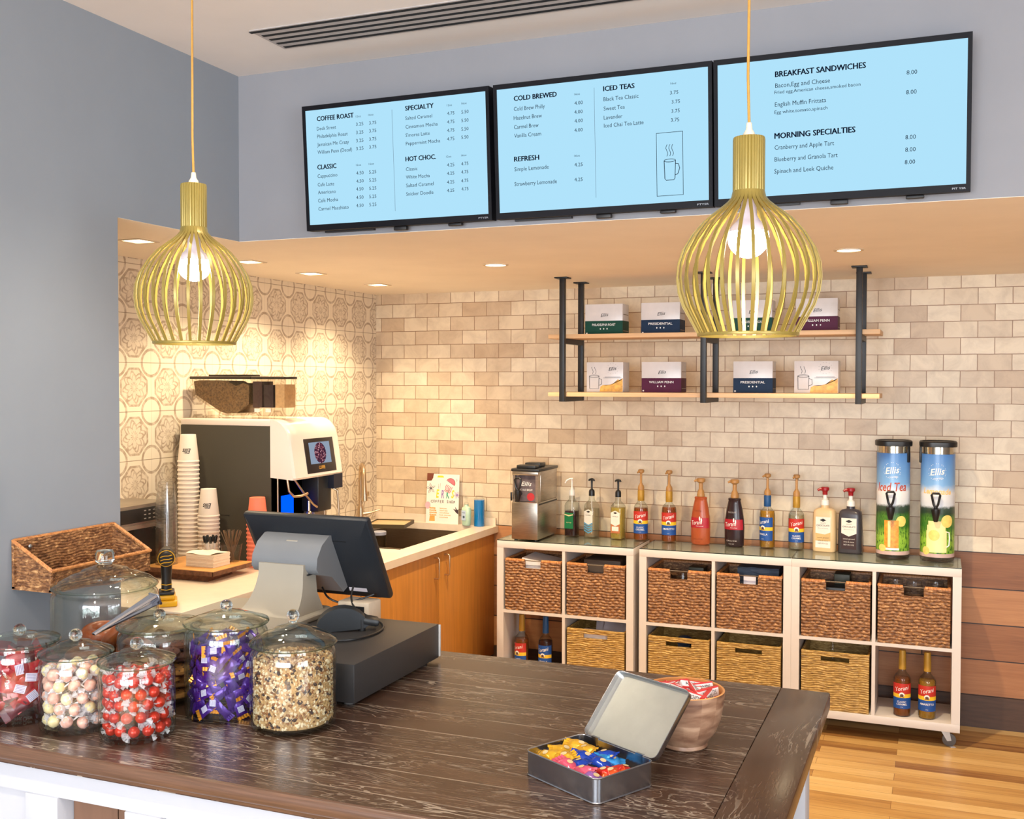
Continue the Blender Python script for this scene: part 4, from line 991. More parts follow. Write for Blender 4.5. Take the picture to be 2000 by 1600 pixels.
# sauce bottles
M_or = pm('orange_caramel_plastic', (166, 78, 42), 0.3, 0, 0.05, 8); M_dk = pm('dark_chocolate_plastic', (44, 28, 32), 0.25, 0, 0.1, 8); M_lcr = pm('crimson_label_band', (168, 26, 44), 0.45)
def sauce(x, body, label, words, txt):
    t = thing('sauce_bottle', label, 'bottle', (x, YB - 0.006, GT), R(-14), 'sauce bottles with gold pumps')
    prof = [(0.0, 0.001), (0.046, 0.0), (0.051, 0.005), (0.0525, 0.05), (0.0535, 0.10), (0.050, 0.145), (0.043, 0.19), (0.036, 0.222), (0.0325, 0.238), (0.0345, 0.241), (0.0345, 0.247), (0.030, 0.250), (0.018, 0.251), (0.0, 0.251)]
    mb = MB(); mb.lathe(prof, 36, 0, Matrix.Diagonal((1, 0.72, 1, 1))); obj('bottle_body', mb, body, t)
    def sq(v): return v
    S = Matrix.Diagonal((1, 0.72, 1, 1))
    mb = MB(); mb.patch(0.0540, R(-165), R(-15), 0.088, 0.114, 28, 0, S, 0.0537); mb.patch(0.0537, R(-165), R(-15), 0.114, 0.142, 28, 0, S, 0.0512); lab = obj('label', mb, M_lcr, t)
    b = (0.0550, R(-90))
    mb = MB(); mb.text('Torani', -0.006, 0.117, 0.066, 0.022, 0, S, b, 0.004, 0.3, 0.12, True); mb.text(words[1], 0.012, 0.099, 0.04, 0.0055, 0, S, b, 0.0, 0, 0, True)
    for q in range(2): mb.flat(disc(0.012 + 0.010 * q, 0.138 - 0.008 * q, 0.004, 8, 3.0), 0, S, b)
    obj('label_text', mb, M_wt, lab)
    mb = MB(); mb.text(words[0], 0, 0.178, 0.045, 0.008, 0, S, (0.0495, R(-90)), 0.0, 0, 0, True); mb.text('SAUCE', 0, 0.030, 0.06, 0.007, 0, S, b, 0, 0, 0, True); mb.text('16.5 OZ', 0, 0.014, 0.03, 0.005, 0, S, b, 0, 0, 0, True); obj('printed_text', mb, txt, t)
    mb = MB(); mb.lathe([(0.020, 0.2512), (0.021, 0.262), (0.0185, 0.268), (0.017, 0.280), (0.0125, 0.288), (0.0105, 0.292), (0.0105, 0.322), (0.016, 0.326), (0.0225, 0.330), (0.0230, 0.344), (0.018, 0.348), (0.0, 0.348)], 24)
    mb.tube([(0, 0, 0.338), (-0.022, -0.012, 0.337), (-0.031, -0.016, 0.331)], [0.008, 0.0065, 0.005], 8); obj('pump', mb, M_pumpg, t)
sauce(2.030, M_or, 'orange caramel sauce bottle with gold pump and crimson band', ['CARAMEL', 'caramel'], pm('dark_orange_print', (130, 52, 26), 0.5))
sauce(2.208, M_dk, 'dark chocolate sauce bottle with gold pump and crimson band', ['CHOCOLATE', 'chocolate'], pm('grey_print', (190, 180, 176), 0.5))
def choco(x, body, label, white):
    t = thing('chocolate_sauce_bottle', label, 'bottle', (x, YB + 0.004, GT), R(-8), 'chocolate sauce pump bottles')
    P = rrect(0.114, 0.072, 0.024, 6); P2 = rrect(0.040, 0.040, 0.0199, 6)
    mb = MB(); loft(mb, [ring(P, 0.0, 0.95), ring(P, 0.006), ring(P, 0.10, 1.01), ring(P, 0.19, 0.96), ring(P, 0.206, 0.90), ring(P, 0.214, 0.74), ring(P2, 0.221, 1.0), ring(P2, 0.233, 0.98)]); obj('bottle_body', mb, body, t)
    F = T(0, -0.0372, 0) @ FRONT
    mb = MB(); mb.flat([(-0.037, 0.100), (0.0, 0.084), (0.037, 0.100), (0.037, 0.176), (-0.037, 0.176)] if not white else [(-0.037, 0.02), (0.037, 0.02), (0.037, 0.176), (-0.037, 0.176)], 0, F); lab = obj('label', mb, M_lwhite, t)
    mb = MB(); mb.flat([(-0.017, 0.160), (0, 0.152), (0.017, 0.160), (0, 0.168)], 0, F @ T(0, 0, 0.0004)); mb.text('CHOCOLATE', 0, 0.133, 0.064, 0.008, 0, F @ T(0, 0, 0.0004), centre=True, bold=0.012); mb.text('WHITE' if white else 'PREMIUM', 0, 0.145, 0.026, 0.0045, 0, F @ T(0, 0, 0.0004), centre=True)
    mb.text('flavored sauce', 0, 0.119, 0.05, 0.0035, 0, F @ T(0, 0, 0.0004), centre=True); obj('label_text', mb, M_kt, lab)
    m2 = pm('golden_caramel_print', (206, 170, 110), 0.5) if white else pm('dark_cocoa_print', (50, 22, 18), 0.5)
    mb = MB()
    if white: mb.flat([(-0.037, 0.055), (0.037, 0.055), (0.037, 0.100), (0.01, 0.088), (-0.037, 0.094)], 0, F @ T(0, 0, 0.0002))
    else: mb.flat([(-0.037, 0.02), (0.037, 0.02), (0.037, 0.100), (0.0, 0.084), (-0.037, 0.100)], 0, F)
    obj('label_band', mb, m2, lab)
    mb = MB()
    for q, (s, wd) in enumerate((('sweet ground', 0.056), ('white & cocoa', 0.052), ('NET 89.4 OZ', 0.05))): mb.text(s, 0, 0.072 - 0.015 * q, wd, 0.0065, 0, F @ T(0, 0, 0.0005), centre=True)
    obj('label_small_text', mb, M_lwhite if not white else M_brown, lab)
    mb = MB(); mb.lathe([(0.0205, 0.2335), (0.021, 0.240), (0.0195, 0.258), (0.012, 0.263), (0.0095, 0.267), (0.0095, 0.290), (0.0, 0.290)], 24); p = obj('pump_collar', mb, M_wpl, t)
    mb = MB(); mb.lathe([(0.0125, 0.286), (0.0125, 0.300), (0.016, 0.306), (0.0205, 0.310), (0.0205, 0.322), (0.017, 0.325), (0.0, 0.325)], 24); mb.tube([(0, 0, 0.314), (-0.024, -0.012, 0.314), (-0.033, -0.017, 0.308)], [0.009, 0.0075, 0.006], 8); obj('pump_head', mb, M_rpl, t)
choco(2.662, pm('cream_sauce_plastic', (214, 184, 140), 0.35, 0, 0.05, 6), 'cream white chocolate sauce bottle with dark red pump', True)
choco(2.787, pm('slate_sauce_plastic', (62, 58, 64), 0.3, 0, 0.05, 6), 'slate grey chocolate sauce bottle with dark red pump', False)

# steel beverage dispenser
M_ss = pm('brushed_stainless_steel', (176, 166, 154), 0.30, 0.95, 0.12, 6, 0.0, (3, 3, 30))
t = thing('beverage_dispenser', 'slim stainless steel beverage dispenser with black lid and tap', 'dispenser', (1.055, -0.400, GT))
W, D = 0.150, 0.310
mb = MB(); mb.box(0, W, 0, D, 0.006, 0.208, 0.004); mb.box(0.0, W, 0.05, D, 0.208, 0.372, 0.003); mb.box(0, W, 0.008, 0.05, 0.352, 0.372, 0.002); mb.box(0.002, 0.016, 0.012, 0.05, 0.208, 0.352); mb.box(W - 0.016, W - 0.002, 0.012, 0.05, 0.208, 0.352); obj('steel_housing', mb, M_ss, t)
mb = MB(); mb.box(W + 0.0002, W + 0.002, 0.02, D - 0.004, 0.192, 0.2, 0.0); obj('side_seam', mb, M_ddk, t)
mb = MB(); mb.box(0.017, W - 0.017, 0.030, 0.0495, 0.210, 0.350); gr = obj('front_graphic', mb, pm('smoky_tap_panel', (98, 88, 92), 0.25, 0, 0.4, 18), t)
mb = MB(); mb.text('Ellis', W / 2, 0.305, 0.06, 0.022, 0, T(0, 0.0296, 0) @ FRONT, shear=0.3, centre=True); mb.text('COLD BREW', W / 2, 0.272, 0.07, 0.010, 0, T(0, 0.0296, 0) @ FRONT, centre=True); obj('graphic_text', mb, M_wt, gr)
mb = MB(); mb.flat(disc(0.10, 0.235, 0.022, 18), 0, T(0, 0.0294, 0) @ FRONT); obj('berry_print', mb, pm('berry_red_print', (176, 40, 46), 0.5), gr)
mb = MB(); mb.box(-0.006, W + 0.006, 0.006, D + 0.006, 0.3725, 0.388, 0.004); mb.box(0.02, W - 0.02, 0.02, 0.08, 0.388, 0.406, 0.004); mb.box(0.03, W - 0.03, 0.12, 0.2, 0.388, 0.412, 0.004); mb.box(0.05, 0.09, 0.24, 0.29, 0.388, 0.404, 0.003); obj('lid', mb, M_ddk, t)
mb = MB(); mb.lathe([(0.009, 0.212), (0.011, 0.22), (0.018, 0.252), (0.018, 0.272), (0.008, 0.274), (0.0, 0.274)], 18, 0, T(0.042, -0.014, 0)); mb.tube([(0.042, 0.03, 0.25), (0.042, -0.010, 0.252)], 0.009, 10)
h = [(0.042, -0.014, 0.272), (0.030, -0.014, 0.290), (0.024, -0.014, 0.330), (0.030, -0.014, 0.338), (0.054, -0.014, 0.338), (0.060, -0.014, 0.330), (0.054, -0.014, 0.290), (0.043, -0.014, 0.272)]
mb.tube(h, 0.005, 8); obj('tap', mb, M_bpl, t)
mb = MB(); mb.box(-0.004, 0.006, -0.008, 0.0, 0.215, 0.26, 0.002); obj('side_latch', mb, M_bpl, t)
for fx, fy in ((0.018, 0.02), (W - 0.018, 0.02), (0.018, D - 0.02), (W - 0.018, D - 0.02)):
    mb = MB(); mb.cyl(0.009, 0.0, 0.0065, 14, 0, T(fx, fy, 0)); obj('foot', mb, M_bpl, t)

# tall printed tea and lemonade urns
def mat_urn():
    m = bpy.data.materials.new('printed_sky_and_field_wrap'); t = NT(m)
    x, y, z = t.sep(t.co()); n = t.noise(t.co(), 14, 5, 0.65); n2 = t.noise(t.scl(t.co(), (30, 30, 9)), 4, 4, 0.7)
    zz = t.M('ADD', z, t.M('MULTIPLY', t.M('SUBTRACT', n, 0.5), 0.05))
    s = 1 / 0.56
    c = t.ramp(t.M('MULTIPLY', zz, s), [(0.0, C(96, 60, 52)), (0.055, C(120, 84, 70)), (0.075, C(128, 172, 56)), (0.20, C(150, 192, 66)), (0.30, C(56, 116, 40)), (0.37, C(80, 130, 50)), (0.42, C(46, 66, 50)), (0.46, C(60, 76, 66)), (0.48, C(206, 212, 220)), (0.58, C(226, 226, 226)), (0.66, C(120, 168, 216)), (0.95, C(72, 122, 190))])
    grass = t.mix(t.M('MULTIPLY', t.M('LESS_THAN', z, 0.225), t.M('GREATER_THAN', n2, 0.55)), c, C(40, 92, 34))
    t.end(t.pri(grass, 0.3)); return m
M_urn = mat_urn()
M_pink = pm('pink_grey_base_print', (196, 166, 160), 0.4); M_lem = pm('lemon_print', (236, 206, 112), 0.45, 0, 0.12, 60); M_lem2 = pm('pale_lemonade_print', (240, 222, 156), 0.45, 0, 0.08, 20); M_tea = pm('iced_tea_print', (226, 146, 52), 0.4, 0, 0.35, 70); M_chrome = pm('bright_steel_band', (214, 200, 176), 0.16, 0.95, 0.2, 10, 0, (8, 8, 0.2))
def urn(x, label, tea, twist):
    t = thing('drink_urn', label, 'drink dispenser', (x, -0.205, GT), 0, 'printed cylindrical drink urns')
    r = 0.0775; a0 = R(-92)
    mb = MB(); mb.lathe([(0.0, 0.0), (0.070, 0.0), (0.0765, 0.003), (r, 0.012), (r, 0.022)], 40, cap=False); obj('clear_base', mb, thin('clear_urn_base', (0.9, 0.9, 0.9), 1.45, (0.6, 0.6, 0.62), 0.5), t)
    mb = MB(); mb.lathe([(0.0, 0.022), (r, 0.022), (r, 0.514), (r - 0.001, 0.514)], 48); obj('wrapped_body', mb, M_urn, t)
    mb = MB(); mb.lathe([(r + 0.0003, 0.022), (r + 0.0003, 0.040)], 48, cap=False); obj('base_print', mb, M_pink, t)
    mb = MB(); mb.lathe([(r - 0.008, 0.5142), (r - 0.008, 0.548), (0.0, 0.548)], 48); obj('steel_band', mb, M_chrome, t)
    mb = MB(); mb.lathe([(r - 0.001, 0.5142), (r - 0.001, 0.5478)], 48, cap=False); obj('clear_collar', mb, M_clear, t)
    mb = MB(); P = rrect(0.168, 0.172, 0.060, 8); loft(mb, [ring(P, 0.5485, 0.99), ring(P, 0.556), ring(P, 0.570), ring(P, 0.575, 0.95), ring(P, 0.575, 0.86), ring(P, 0.571, 0.84)], 0, RZ(R(twist))); mb.box(-0.008, 0.008, -0.004, 0.004, 0.47, 0.549, 0.002, 0, RZ(a0 + R(62 if tea else -72)) @ T(r + 0.004, 0, 0) @ RZ(R(90))); obj('lid', mb, M_ddk, t)
    b = (r + 0.0006, a0); b2 = (r + 0.0010, a0); b3 = (r + 0.0014, a0)
    mb = MB(); mb.text('Ellis', 0.0, 0.432, 0.068, 0.030, 0, None, b2, 0.012, 0.3, 0.12, True)
    for k in range(30):
        a = 2 * PI * k / 30
        if k % 3: mb.flat(disc(0.040 * math.cos(a), 0.430 + 0.040 * math.sin(a), 0.0016, 6), 0, None, b)
    mb.text('COFFEE', 0.004, 0.399, 0.042, 0.008, 0, None, b, 0.0, 0, 0.1, True)
    obj('script_logo', mb, M_wt, t)
    if tea:
        mb = MB(); mb.text('Iced Tea', -0.002, 0.352, 0.146, 0.040, 0, None, b2, 0.012, 0.22, 0.03, True); obj('name_text', mb, pm('rust_red_print', (176, 62, 24), 0.5), t)
        mb = MB(); mb.flat([(-0.034, 0.052), (0.034, 0.052), (0.036, 0.19), (-0.036, 0.19)], 0, None, b2)
        mb.v = []; mb.f = []; mb.m = []; mb.s = []
        mb.patch(r + 0.0009, a0 - 0.44, a0 + 0.42, 0.054, 0.190, 14); gl = obj('tea_glass_print', mb, M_tea, t)
        mb = MB(); mb.patch(r + 0.0011, a0 - 0.22, a0 - 0.06, 0.060, 0.186, 6); obj('glass_highlight_print', mb, M_lem2, gl)
        [obj('lemon_slice_print', MB().flat(*q), M_lem, t) for q in ((disc(0.046, 0.186, 0.026, 22), 0, None, b), (disc(-0.046, 0.054, 0.020, 16, 0.9), 0, None, b3))]
        mb = MB(); mb.patch(r + 0.0012, a0 - 0.46, a0 + 0.46, 0.046, 0.056, 14); obj('glass_base_print', mb, M_wt, gl)
    else:
        mb = MB(); mb.text('Lemonade', 0.0, 0.338, 0.136, 0.026, 0, None, b2, 0.03, 0.2, -0.03, True); obj('name_text', mb, pm('honey_print', (232, 196, 130), 0.5), t)
        mb = MB(); mb.patch(r + 0.0009, a0 - 0.62, a0 + 0.60, 0.046, 0.150, 16); mb.patch(r + 0.0009, a0 - 0.58, a0 + 0.52, 0.150, 0.176, 16); mb.patch(r + 0.0009, a0 - 0.50, a0 + 0.40, 0.176, 0.196, 14); gl = obj('lemonade_mug_print', mb, M_lem2, t)
        [obj('lemon_slice_print', MB().flat(*q), M_lem, t) for q in ((disc(0.050, 0.196, 0.030, 24), 0, None, b2), (disc(-0.012, 0.128, 0.026, 20), 0, None, b3), (disc(-0.052, 0.052, 0.020, 16), 0, None, b3))]
        mb = MB(); mb.tube([wrapv((0.046, 0.145, 0), b2), wrapv((0.060, 0.142, 0), b2), wrapv((0.063, 0.115, 0), b2), wrapv((0.060, 0.080, 0), b2), wrapv((0.046, 0.072, 0), b2)], 0.003, 8); obj('mug_handle_print', mb, M_wt, gl)
    A = RZ(a0 + R(90)) @ T(-0.004, -r, 0)
    mb = MB(); mb.lathe([(0.009, 0.196), (0.011, 0.20), (0.020, 0.245), (0.020, 0.256), (0.009, 0.262), (0.0, 0.262)], 18, 0, A @ T(0, -0.022, 0)); mb.tube([(0, 0.004, 0.246), (0, -0.02, 0.246)], 0.010, 10, 0, A)
    hp = [(0.0, -0.022, 0.260), (-0.010, -0.022, 0.278), (-0.019, -0.022, 0.322), (-0.014, -0.022, 0.330), (0.014, -0.022, 0.330), (0.019, -0.022, 0.322), (0.010, -0.022, 0.278), (0.001, -0.022, 0.260)]
    mb.tube(hp, 0.0055, 8, 0, A); obj('tap', mb, M_bpl, t)
urn(2.990, 'tall printed iced tea urn with black lid and tap', True, 8)
urn(3.192, 'tall printed lemonade urn with black lid and tap', False, 4)
# ------------------------------------------------------------------ left counters
M_top = pm('cream_quartz_worktop', (222, 206, 186), 0.28, 0, 0.05, 14); M_oak = pm('orange_oak_veneer', (190, 126, 52), 0.4, 0, 0.14, 3.0, 0, (14, 14, 0.9)); M_oak2 = pm('brown_oak_carcass', (128, 76, 44), 0.5, 0, 0.15, 4, 0, (10, 10, 1))
M_toe = pm('dark_toe_kick', (40, 32, 28), 0.6); M_nick = pm('brushed_nickel', (200, 176, 146), 0.28, 0.95, 0.08, 20)
M_sink = pm('brushed_sink_steel', (150, 132, 112), 0.32, 0.9, 0.12, 8, 0, (2, 30, 30))
t = thing('sink_worktop', 'cream quartz worktop with the double sink cut into it', 'worktop', (0.0, -0.002, 0.8285))
z0, z1 = 0.0, 0.0380
mb = MB()
for a in ((0.001, 0.812, -0.055, -0.001), (0.001, 0.10, -1.0, -0.055), (0.695, 0.812, -1.0, -0.055), (0.001, 0.812, -1.549, -1.0)): mb.box(a[0], a[1], a[2], a[3], z0, z1)
obj('slab', mb, M_top, t)
mb = MB(); mb.box(0.001, 0.80, -0.016, -0.003, z1, z1 + 0.045); obj('upstand', mb, M_top, t)
t = thing('double_sink', 'undermounted stainless double sink', 'sink', (0.10, -1.0, 0.62))
def basin(y0, y1, dep):
    mb = MB(); x0, x1, th = 0.002, 0.593, 0.003; zt = 0.2075; zb = zt - dep
    mb.box(x0, x1, y0, y1, zb - th, zb); mb.box(x0, x0 + th, y0, y1, zb, zt); mb.box(x1 - th, x1, y0, y1, zb, zt); mb.box(x0, x1, y0, y0 + th, zb, zt); mb.box(x0, x1, y1 - th, y1, zb, zt)
    b = obj('basin', mb, M_sink, t)
    mb = MB(); mb.lathe([(0.045, zb + 0.0006), (0.040, zb + 0.002), (0.0, zb + 0.001)], 24, 0, T(0.3, (y0 + y1) / 2, 0)); obj('drain', mb, M_steel, b)
basin(0.25, 0.944, 0.19); basin(0.002, 0.235, 0.16)
mb = MB(); mb.box(0.002, 0.593, 0.232, 0.253, 0.19, 0.2075); obj('divider_rim', mb, M_sink, t)
t = thing('base_cabinet', 'orange oak sink cabinet with two doors', 'cabinet', (0.0, -1.548, 0.0))
mb = MB(); mb.box(0.004, 0.77, 0.0, 0.018, 0.10, 0.828); mb.box(0.004, 0.77, 1.520, 1.538, 0.10, 0.828); mb.box(0.004, 0.77, 0.018, 1.520, 0.10, 0.118); mb.box(0.004, 0.016, 0.018, 1.520, 0.118, 0.828); mb.box(0.75, 0.77, 0.018, 1.52, 0.818, 0.828); obj('carcass', mb, M_oak2, t)
mb = MB(); mb.box(0.02, 0.71, 0.01, 1.53, 0.0, 0.0998); obj('toe_kick', mb, M_toe, t)
for a, b, hy in ((0.004, 0.799, 0.744), (0.803, 1.534, 0.867)):
    mb = MB(); mb.box(0.7705, 0.789, a, b, 0.112, 0.826, 0.0012); d = obj('door', mb, M_oak, t)
    mb = MB(); mb.tube([(0.789, hy, 0.800), (0.812, hy, 0.802), (0.818, hy, 0.796), (0.818, hy, 0.698), (0.812, hy, 0.692), (0.789, hy, 0.694)], 0.0042, 10); obj('handle', mb, M_nick, d)
t = thing('coffee_worktop', 'cream quartz worktop under the espresso machine', 'worktop', (0.0, -2.78, 0.8805))
mb = MB(); mb.box(0.001, 0.803, 0.0, 1.2285, 0.0, 0.0405, 0.002); obj('slab', mb, M_top, t)
t = thing('base_cabinet', 'taller oak cabinet under the espresso machine worktop', 'cabinet', (0.0, -2.76, 0.0))
mb = MB(); mb.box(0.002, 0.77, 0.0, 1.21, 0.10, 0.8803); obj('carcass', mb, M_oak2, t)
mb = MB(); mb.box(0.02, 0.71, 0.01, 1.20, 0.0, 0.0998); obj('toe_kick', mb, M_toe, t)
for a, b in ((0.004, 0.60), (0.604, 1.206)):
    mb = MB(); mb.box(0.7705, 0.789, a, b, 0.112, 0.875, 0.0012); obj('door', mb, M_oak, t)
# faucet
t = thing('faucet', 'tall gooseneck faucet behind the sink', 'faucet', (0.056, -0.29, 0.8666))
dx, dy = 0.62, -0.78
def P(s, z): return (dx * s, dy * s, z)
mb = MB(); mb.lathe([(0.027, 0.0), (0.027, 0.008), (0.019, 0.014), (0.0175, 0.10), (0.0135, 0.115), (0.0, 0.115)], 24)
mb.tube([P(0, 0.10), P(0, 0.25)] + [P(0.075 - 0.075 * math.cos(a), 0.285 + 0.075 * math.sin(a)) for a in [PI * k / 12 for k in range(0, 12)]] + [P(0.150, 0.262), P(0.153, 0.25)], 0.0118, 14); obj('spout', mb, M_nick, t)
mb = MB(); mb.tube([P(0.153, 0.252), P(0.155, 0.225), P(0.157, 0.185), P(0.158, 0.16)], [0.0125, 0.0155, 0.0185, 0.0195], 18); mb.box(0.118, 0.128, -0.128, -0.118, 0.19, 0.215, 0.002); obj('spray_head', mb, M_nick, t)
mb = MB(); mb.tube([(0.0, 0.0, 0.065), (0.03, 0.02, 0.068), (0.055, 0.035, 0.074), (0.095, 0.06, 0.088)], [0.013, 0.010, 0.0055, 0.0045], 10); obj('lever', mb, M_nick, t)
# tray on the sink corner, jar in the sink, soap, blue bottle, poster
t = thing('drain_tray', 'small pale tray with dark edges bridging the sink corner', 'tray', (0.22, -0.25, 0.8669), R(14))
mb = MB(); mb.box(-0.10, 0.12, -0.11, 0.12, 0.012, 0.016); obj('tray_surface', mb, pm('tan_tray_surface', (206, 178, 134), 0.45), t)
mb = MB()
for a in ((-0.104, 0.124, -0.114, -0.110), (-0.104, 0.124, 0.12, 0.124), (-0.104, -0.10, -0.11, 0.12), (0.12, 0.124, -0.11, 0.12)): mb.box(a[0], a[1], a[2], a[3], 0.0, 0.022)
obj('tray_edge', mb, pm('dark_olive_tray_edge', (70, 58, 36), 0.45), t)
t = thing('glass_tumbler', 'clear glass tumbler standing in the sink', 'tumbler', (0.325, -0.545, 0.6378))
mb = MB(); mb.lathe([(0.0, 0.0), (0.031, 0.0), (0.033, 0.004), (0.036, 0.236), (0.0345, 0.236), (0.031, 0.008), (0.0, 0.008)], 28, cap=False); obj('glass_wall', mb, M_gl, t)
mb = MB(); mb.lathe([(0.037, 0.222), (0.0375, 0.238), (0.035, 0.241), (0.0, 0.241)], 28); obj('lid', mb, pm('grey_blue_tumbler_lid', (150, 152, 168), 0.35), t)
t = thing('soap_dispenser', 'pale green hand soap pump bottle in the corner beside the sign', 'soap bottle', (0.632, -0.058, 0.8668), R(-18))
P5 = rrect(0.062, 0.040, 0.018, 5)
mb = MB(); loft(mb, [ring(P5, 0.0, 0.80), ring(P5, 0.006, 0.88), ring(P5, 0.05, 0.98), ring(P5, 0.088, 1.0), ring(P5, 0.104, 0.86), ring(rrect(0.026, 0.026, 0.0129, 5), 0.112), ring(rrect(0.024, 0.024, 0.0119, 5), 0.122)]); obj('soap_body', mb, pm('pale_mint_soap', (184, 212, 188), 0.25), t)
mb = MB(); mb.flat([(-0.022, 0.03), (0.010, 0.03), (0.013, 0.088), (-0.020, 0.088)], 0, T(0, -0.0206, 0) @ FRONT); lb = obj('label', mb, pm('pale_blue_soap_label', (186, 204, 226), 0.5), t)
mb = MB(); mb.text('soap', -0.005, 0.076, 0.022, 0.007, 0, T(0, -0.0209, 0) @ FRONT, centre=True, bold=0.02); mb.flat(disc(-0.003, 0.05, 0.008, 14), 0, T(0, -0.0209, 0) @ FRONT); obj('label_text', mb, pm('slate_print', (70, 92, 110), 0.5), lb)
mb = MB(); mb.lathe([(0.0135, 0.1222), (0.0135, 0.132), (0.005, 0.135), (0.0045, 0.158), (0.010, 0.160), (0.010, 0.168), (0.0, 0.169)], 16); mb.tube([(0, 0, 0.164), (-0.02, -0.008, 0.164), (-0.026, -0.01, 0.160)], [0.006, 0.005, 0.004], 8); obj('pump', mb, M_clear, t)
t = thing('cleaner_bottle', 'blue cleaner bottle beside the soap dispenser', 'bottle', (0.715, -0.060, 0.8668))
mb = MB(); mb.lathe([(0.0, 0.0), (0.029, 0.0), (0.0305, 0.004), (0.0305, 0.152), (0.0, 0.152)], 28); obj('blue_liquid', mb, pm('bright_blue_liquid', (10, 120, 190), 0.25, 0, 0.08, 20), t)
mb = MB(); mb.lathe([(0.0312, 0.0), (0.0312, 0.158), (0.026, 0.164), (0.020, 0.165), (0.020, 0.178), (0.0, 0.178)], 28); obj('clear_bottle', mb, M_clear, t)
# hand-drawn shop sign leaning on the tiles
M_sign = pm('white_sign_board', (240, 228, 218), 0.6, 0, 0.03, 8)
def flatm(n, c): return pm(n, c, 0.6, 0, 0.06, 40)
t = thing('hand_drawn_sign', 'hand-drawn coffee shop sign with sea creatures leaning on the tiles', 'sign', (0.360, -0.047, 0.8668))
SW, SH = 0.212, 0.292; A = RX(R(-4.5)) @ FRONT
mb = MB(); mb.box(0, SW, 0, SH, -0.004, 0.0, 0, 0, A); obj('board', mb, M_sign, t)
B = A @ T(0, 0, 0.0004)
M_ol = flatm('black_marker', (44, 34, 44)); 
mb = MB()
for q, wd in enumerate(('C', 'O', 'F', 'F', 'E', 'E', '', 'S', 'H', 'O', 'P')):
    if wd: mb.text(wd, 0.036 + 0.0148 * q, 0.129 + 0.0015 * (q % 2), None, 0.0155, 0, B, bold=0.015, centre=True)
def starf(cx, cy, r, k, rot):
    for i in range(k):
        a = rot + 2 * PI * i / k; p = (cx + r * math.cos(a), cy + r * math.sin(a)); n = (-math.sin(a) * r * 0.16, math.cos(a) * r * 0.16)
        mb.tube([(cx, cy, 0), (cx + 0.6 * r * math.cos(a) + n[0], cy + 0.6 * r * math.sin(a) + n[1], 0), (p[0], p[1], 0), (cx + 0.6 * r * math.cos(a) - n[0], cy + 0.6 * r * math.sin(a) - n[1], 0), (cx, cy, 0)], 0.0011, 4, 0, B)
starf(0.027, 0.206, 0.032, 5, 0.5)
mb.tube([(0.077, 0.205, 0), (0.078, 0.235, 0)], 0.0006, 4, 0, B); mb.tube([(0.086, 0.205, 0), (0.090, 0.238, 0)], 0.0006, 4, 0, B)
mb.tube([(0.195, 0.268, 0), (0.198, 0.258, 0), (0.193, 0.252, 0)], 0.001, 4, 0, B)
obj('marker_lettering', mb, M_ol, t)
mb = MB(); mb.text('E', 0.073, 0.176, 0.020, 0.046, 0, B, bold=0.03, shear=0.15, centre=True); mb.text('S', 0.172, 0.176, 0.020, 0.044, 0, B, bold=0.03, shear=0.2, centre=True); mb.flat([(0.066, 0.272), (0.112, 0.272), (0.106, 0.283), (0.072, 0.283)], 0, B); obj('yellow_letters', mb, flatm('yellow_marker', (214, 204, 46)), t)
mb = MB(); mb.text('R', 0.105, 0.174, 0.020, 0.046, 0, B, bold=0.03, shear=0.2, centre=True); starf(0.200, 0.172, 0.022, 6, 0.2); obj('violet_letters', mb, flatm('violet_marker', (150, 120, 178)), t)
mb = MB(); mb.text('K', 0.140, 0.174, 0.022, 0.046, 0, B, bold=0.03, shear=0.15, centre=True); obj('green_letter', mb, flatm('green_marker', (60, 158, 130)), t)
mb = MB(); mb.flat([(0.0, 0.296), (0.044, 0.296), (0.040, 0.268), (0.030, 0.252), (0.0, 0.250)], 0, B); obj('brown_mug', mb, flatm('brown_card_cutout', (112, 54, 34)), t)
mb = MB(); mb.flat(disc(0.155, 0.240, 0.030, 16, 0.95, -0.5, PI - 0.5), 0, B)
for k in range(5): mb.tube([(0.132 + 0.009 * k, 0.232 - 0.004 * k, 0), (0.124 + 0.009 * k, 0.220 - 0.004 * k, 0), (0.126 + 0.008 * k, 0.205 - 0.003 * k, 0), (0.116 + 0.008 * k, 0.193 - 0.003 * k, 0)], 0.0022, 4, 0, B)
obj('pink_jellyfish', mb, flatm('pink_marker', (232, 110, 120)), t)
mb = MB(); mb.tube([(x, y, 0) for x, y in disc(0.155, 0.240, 0.0305, 16, 0.95, -0.5, PI - 0.4)], 0.0011, 4, 0, A @ T(0, 0, 0.0007), True); mb.flat([(0.212, 0.058), (0.197, 0.068), (0.176, 0.092), (0.195, 0.080), (0.190, 0.104), (0.205, 0.082), (0.212, 0.088)], 0, B); obj('dark_outlines', mb, flatm('dark_green_marker', (60, 44, 50)), t)
mb = MB(); 
for q, (s, wd) in enumerate((('latte', 0.040), ('mocha', 0.046), ('cocoa', 0.050), ('tea', 0.048))): mb.text(s, 0.022, 0.086 - 0.0135 * q, wd, 0.0105, 0, B, bold=0.05)
for q, (s, wd) in enumerate((('lemon', 0.045), ('iced tea', 0.052), ('cookies', 0.062), ('hot cocoa', 0.072), ('scones', 0.056))): mb.text(s, 0.090, 0.086 - 0.013 * q, wd, 0.008, 0, B, bold=0.02)
mb.flat([(0.022, 0.012), (0.060, 0.012), (0.058, 0.044), (0.026, 0.044)], 0, B); obj('orange_writing', mb, flatm('orange_marker', (236, 164, 84)), t)
mb = MB(); mb.flat(disc(0.010, 0.105, 0.018, 14, 1.2), 0, A @ T(0, 0, 0.0002)); obj('pink_smudge', mb, flatm('pale_pink_marker', (236, 172, 184)), t)

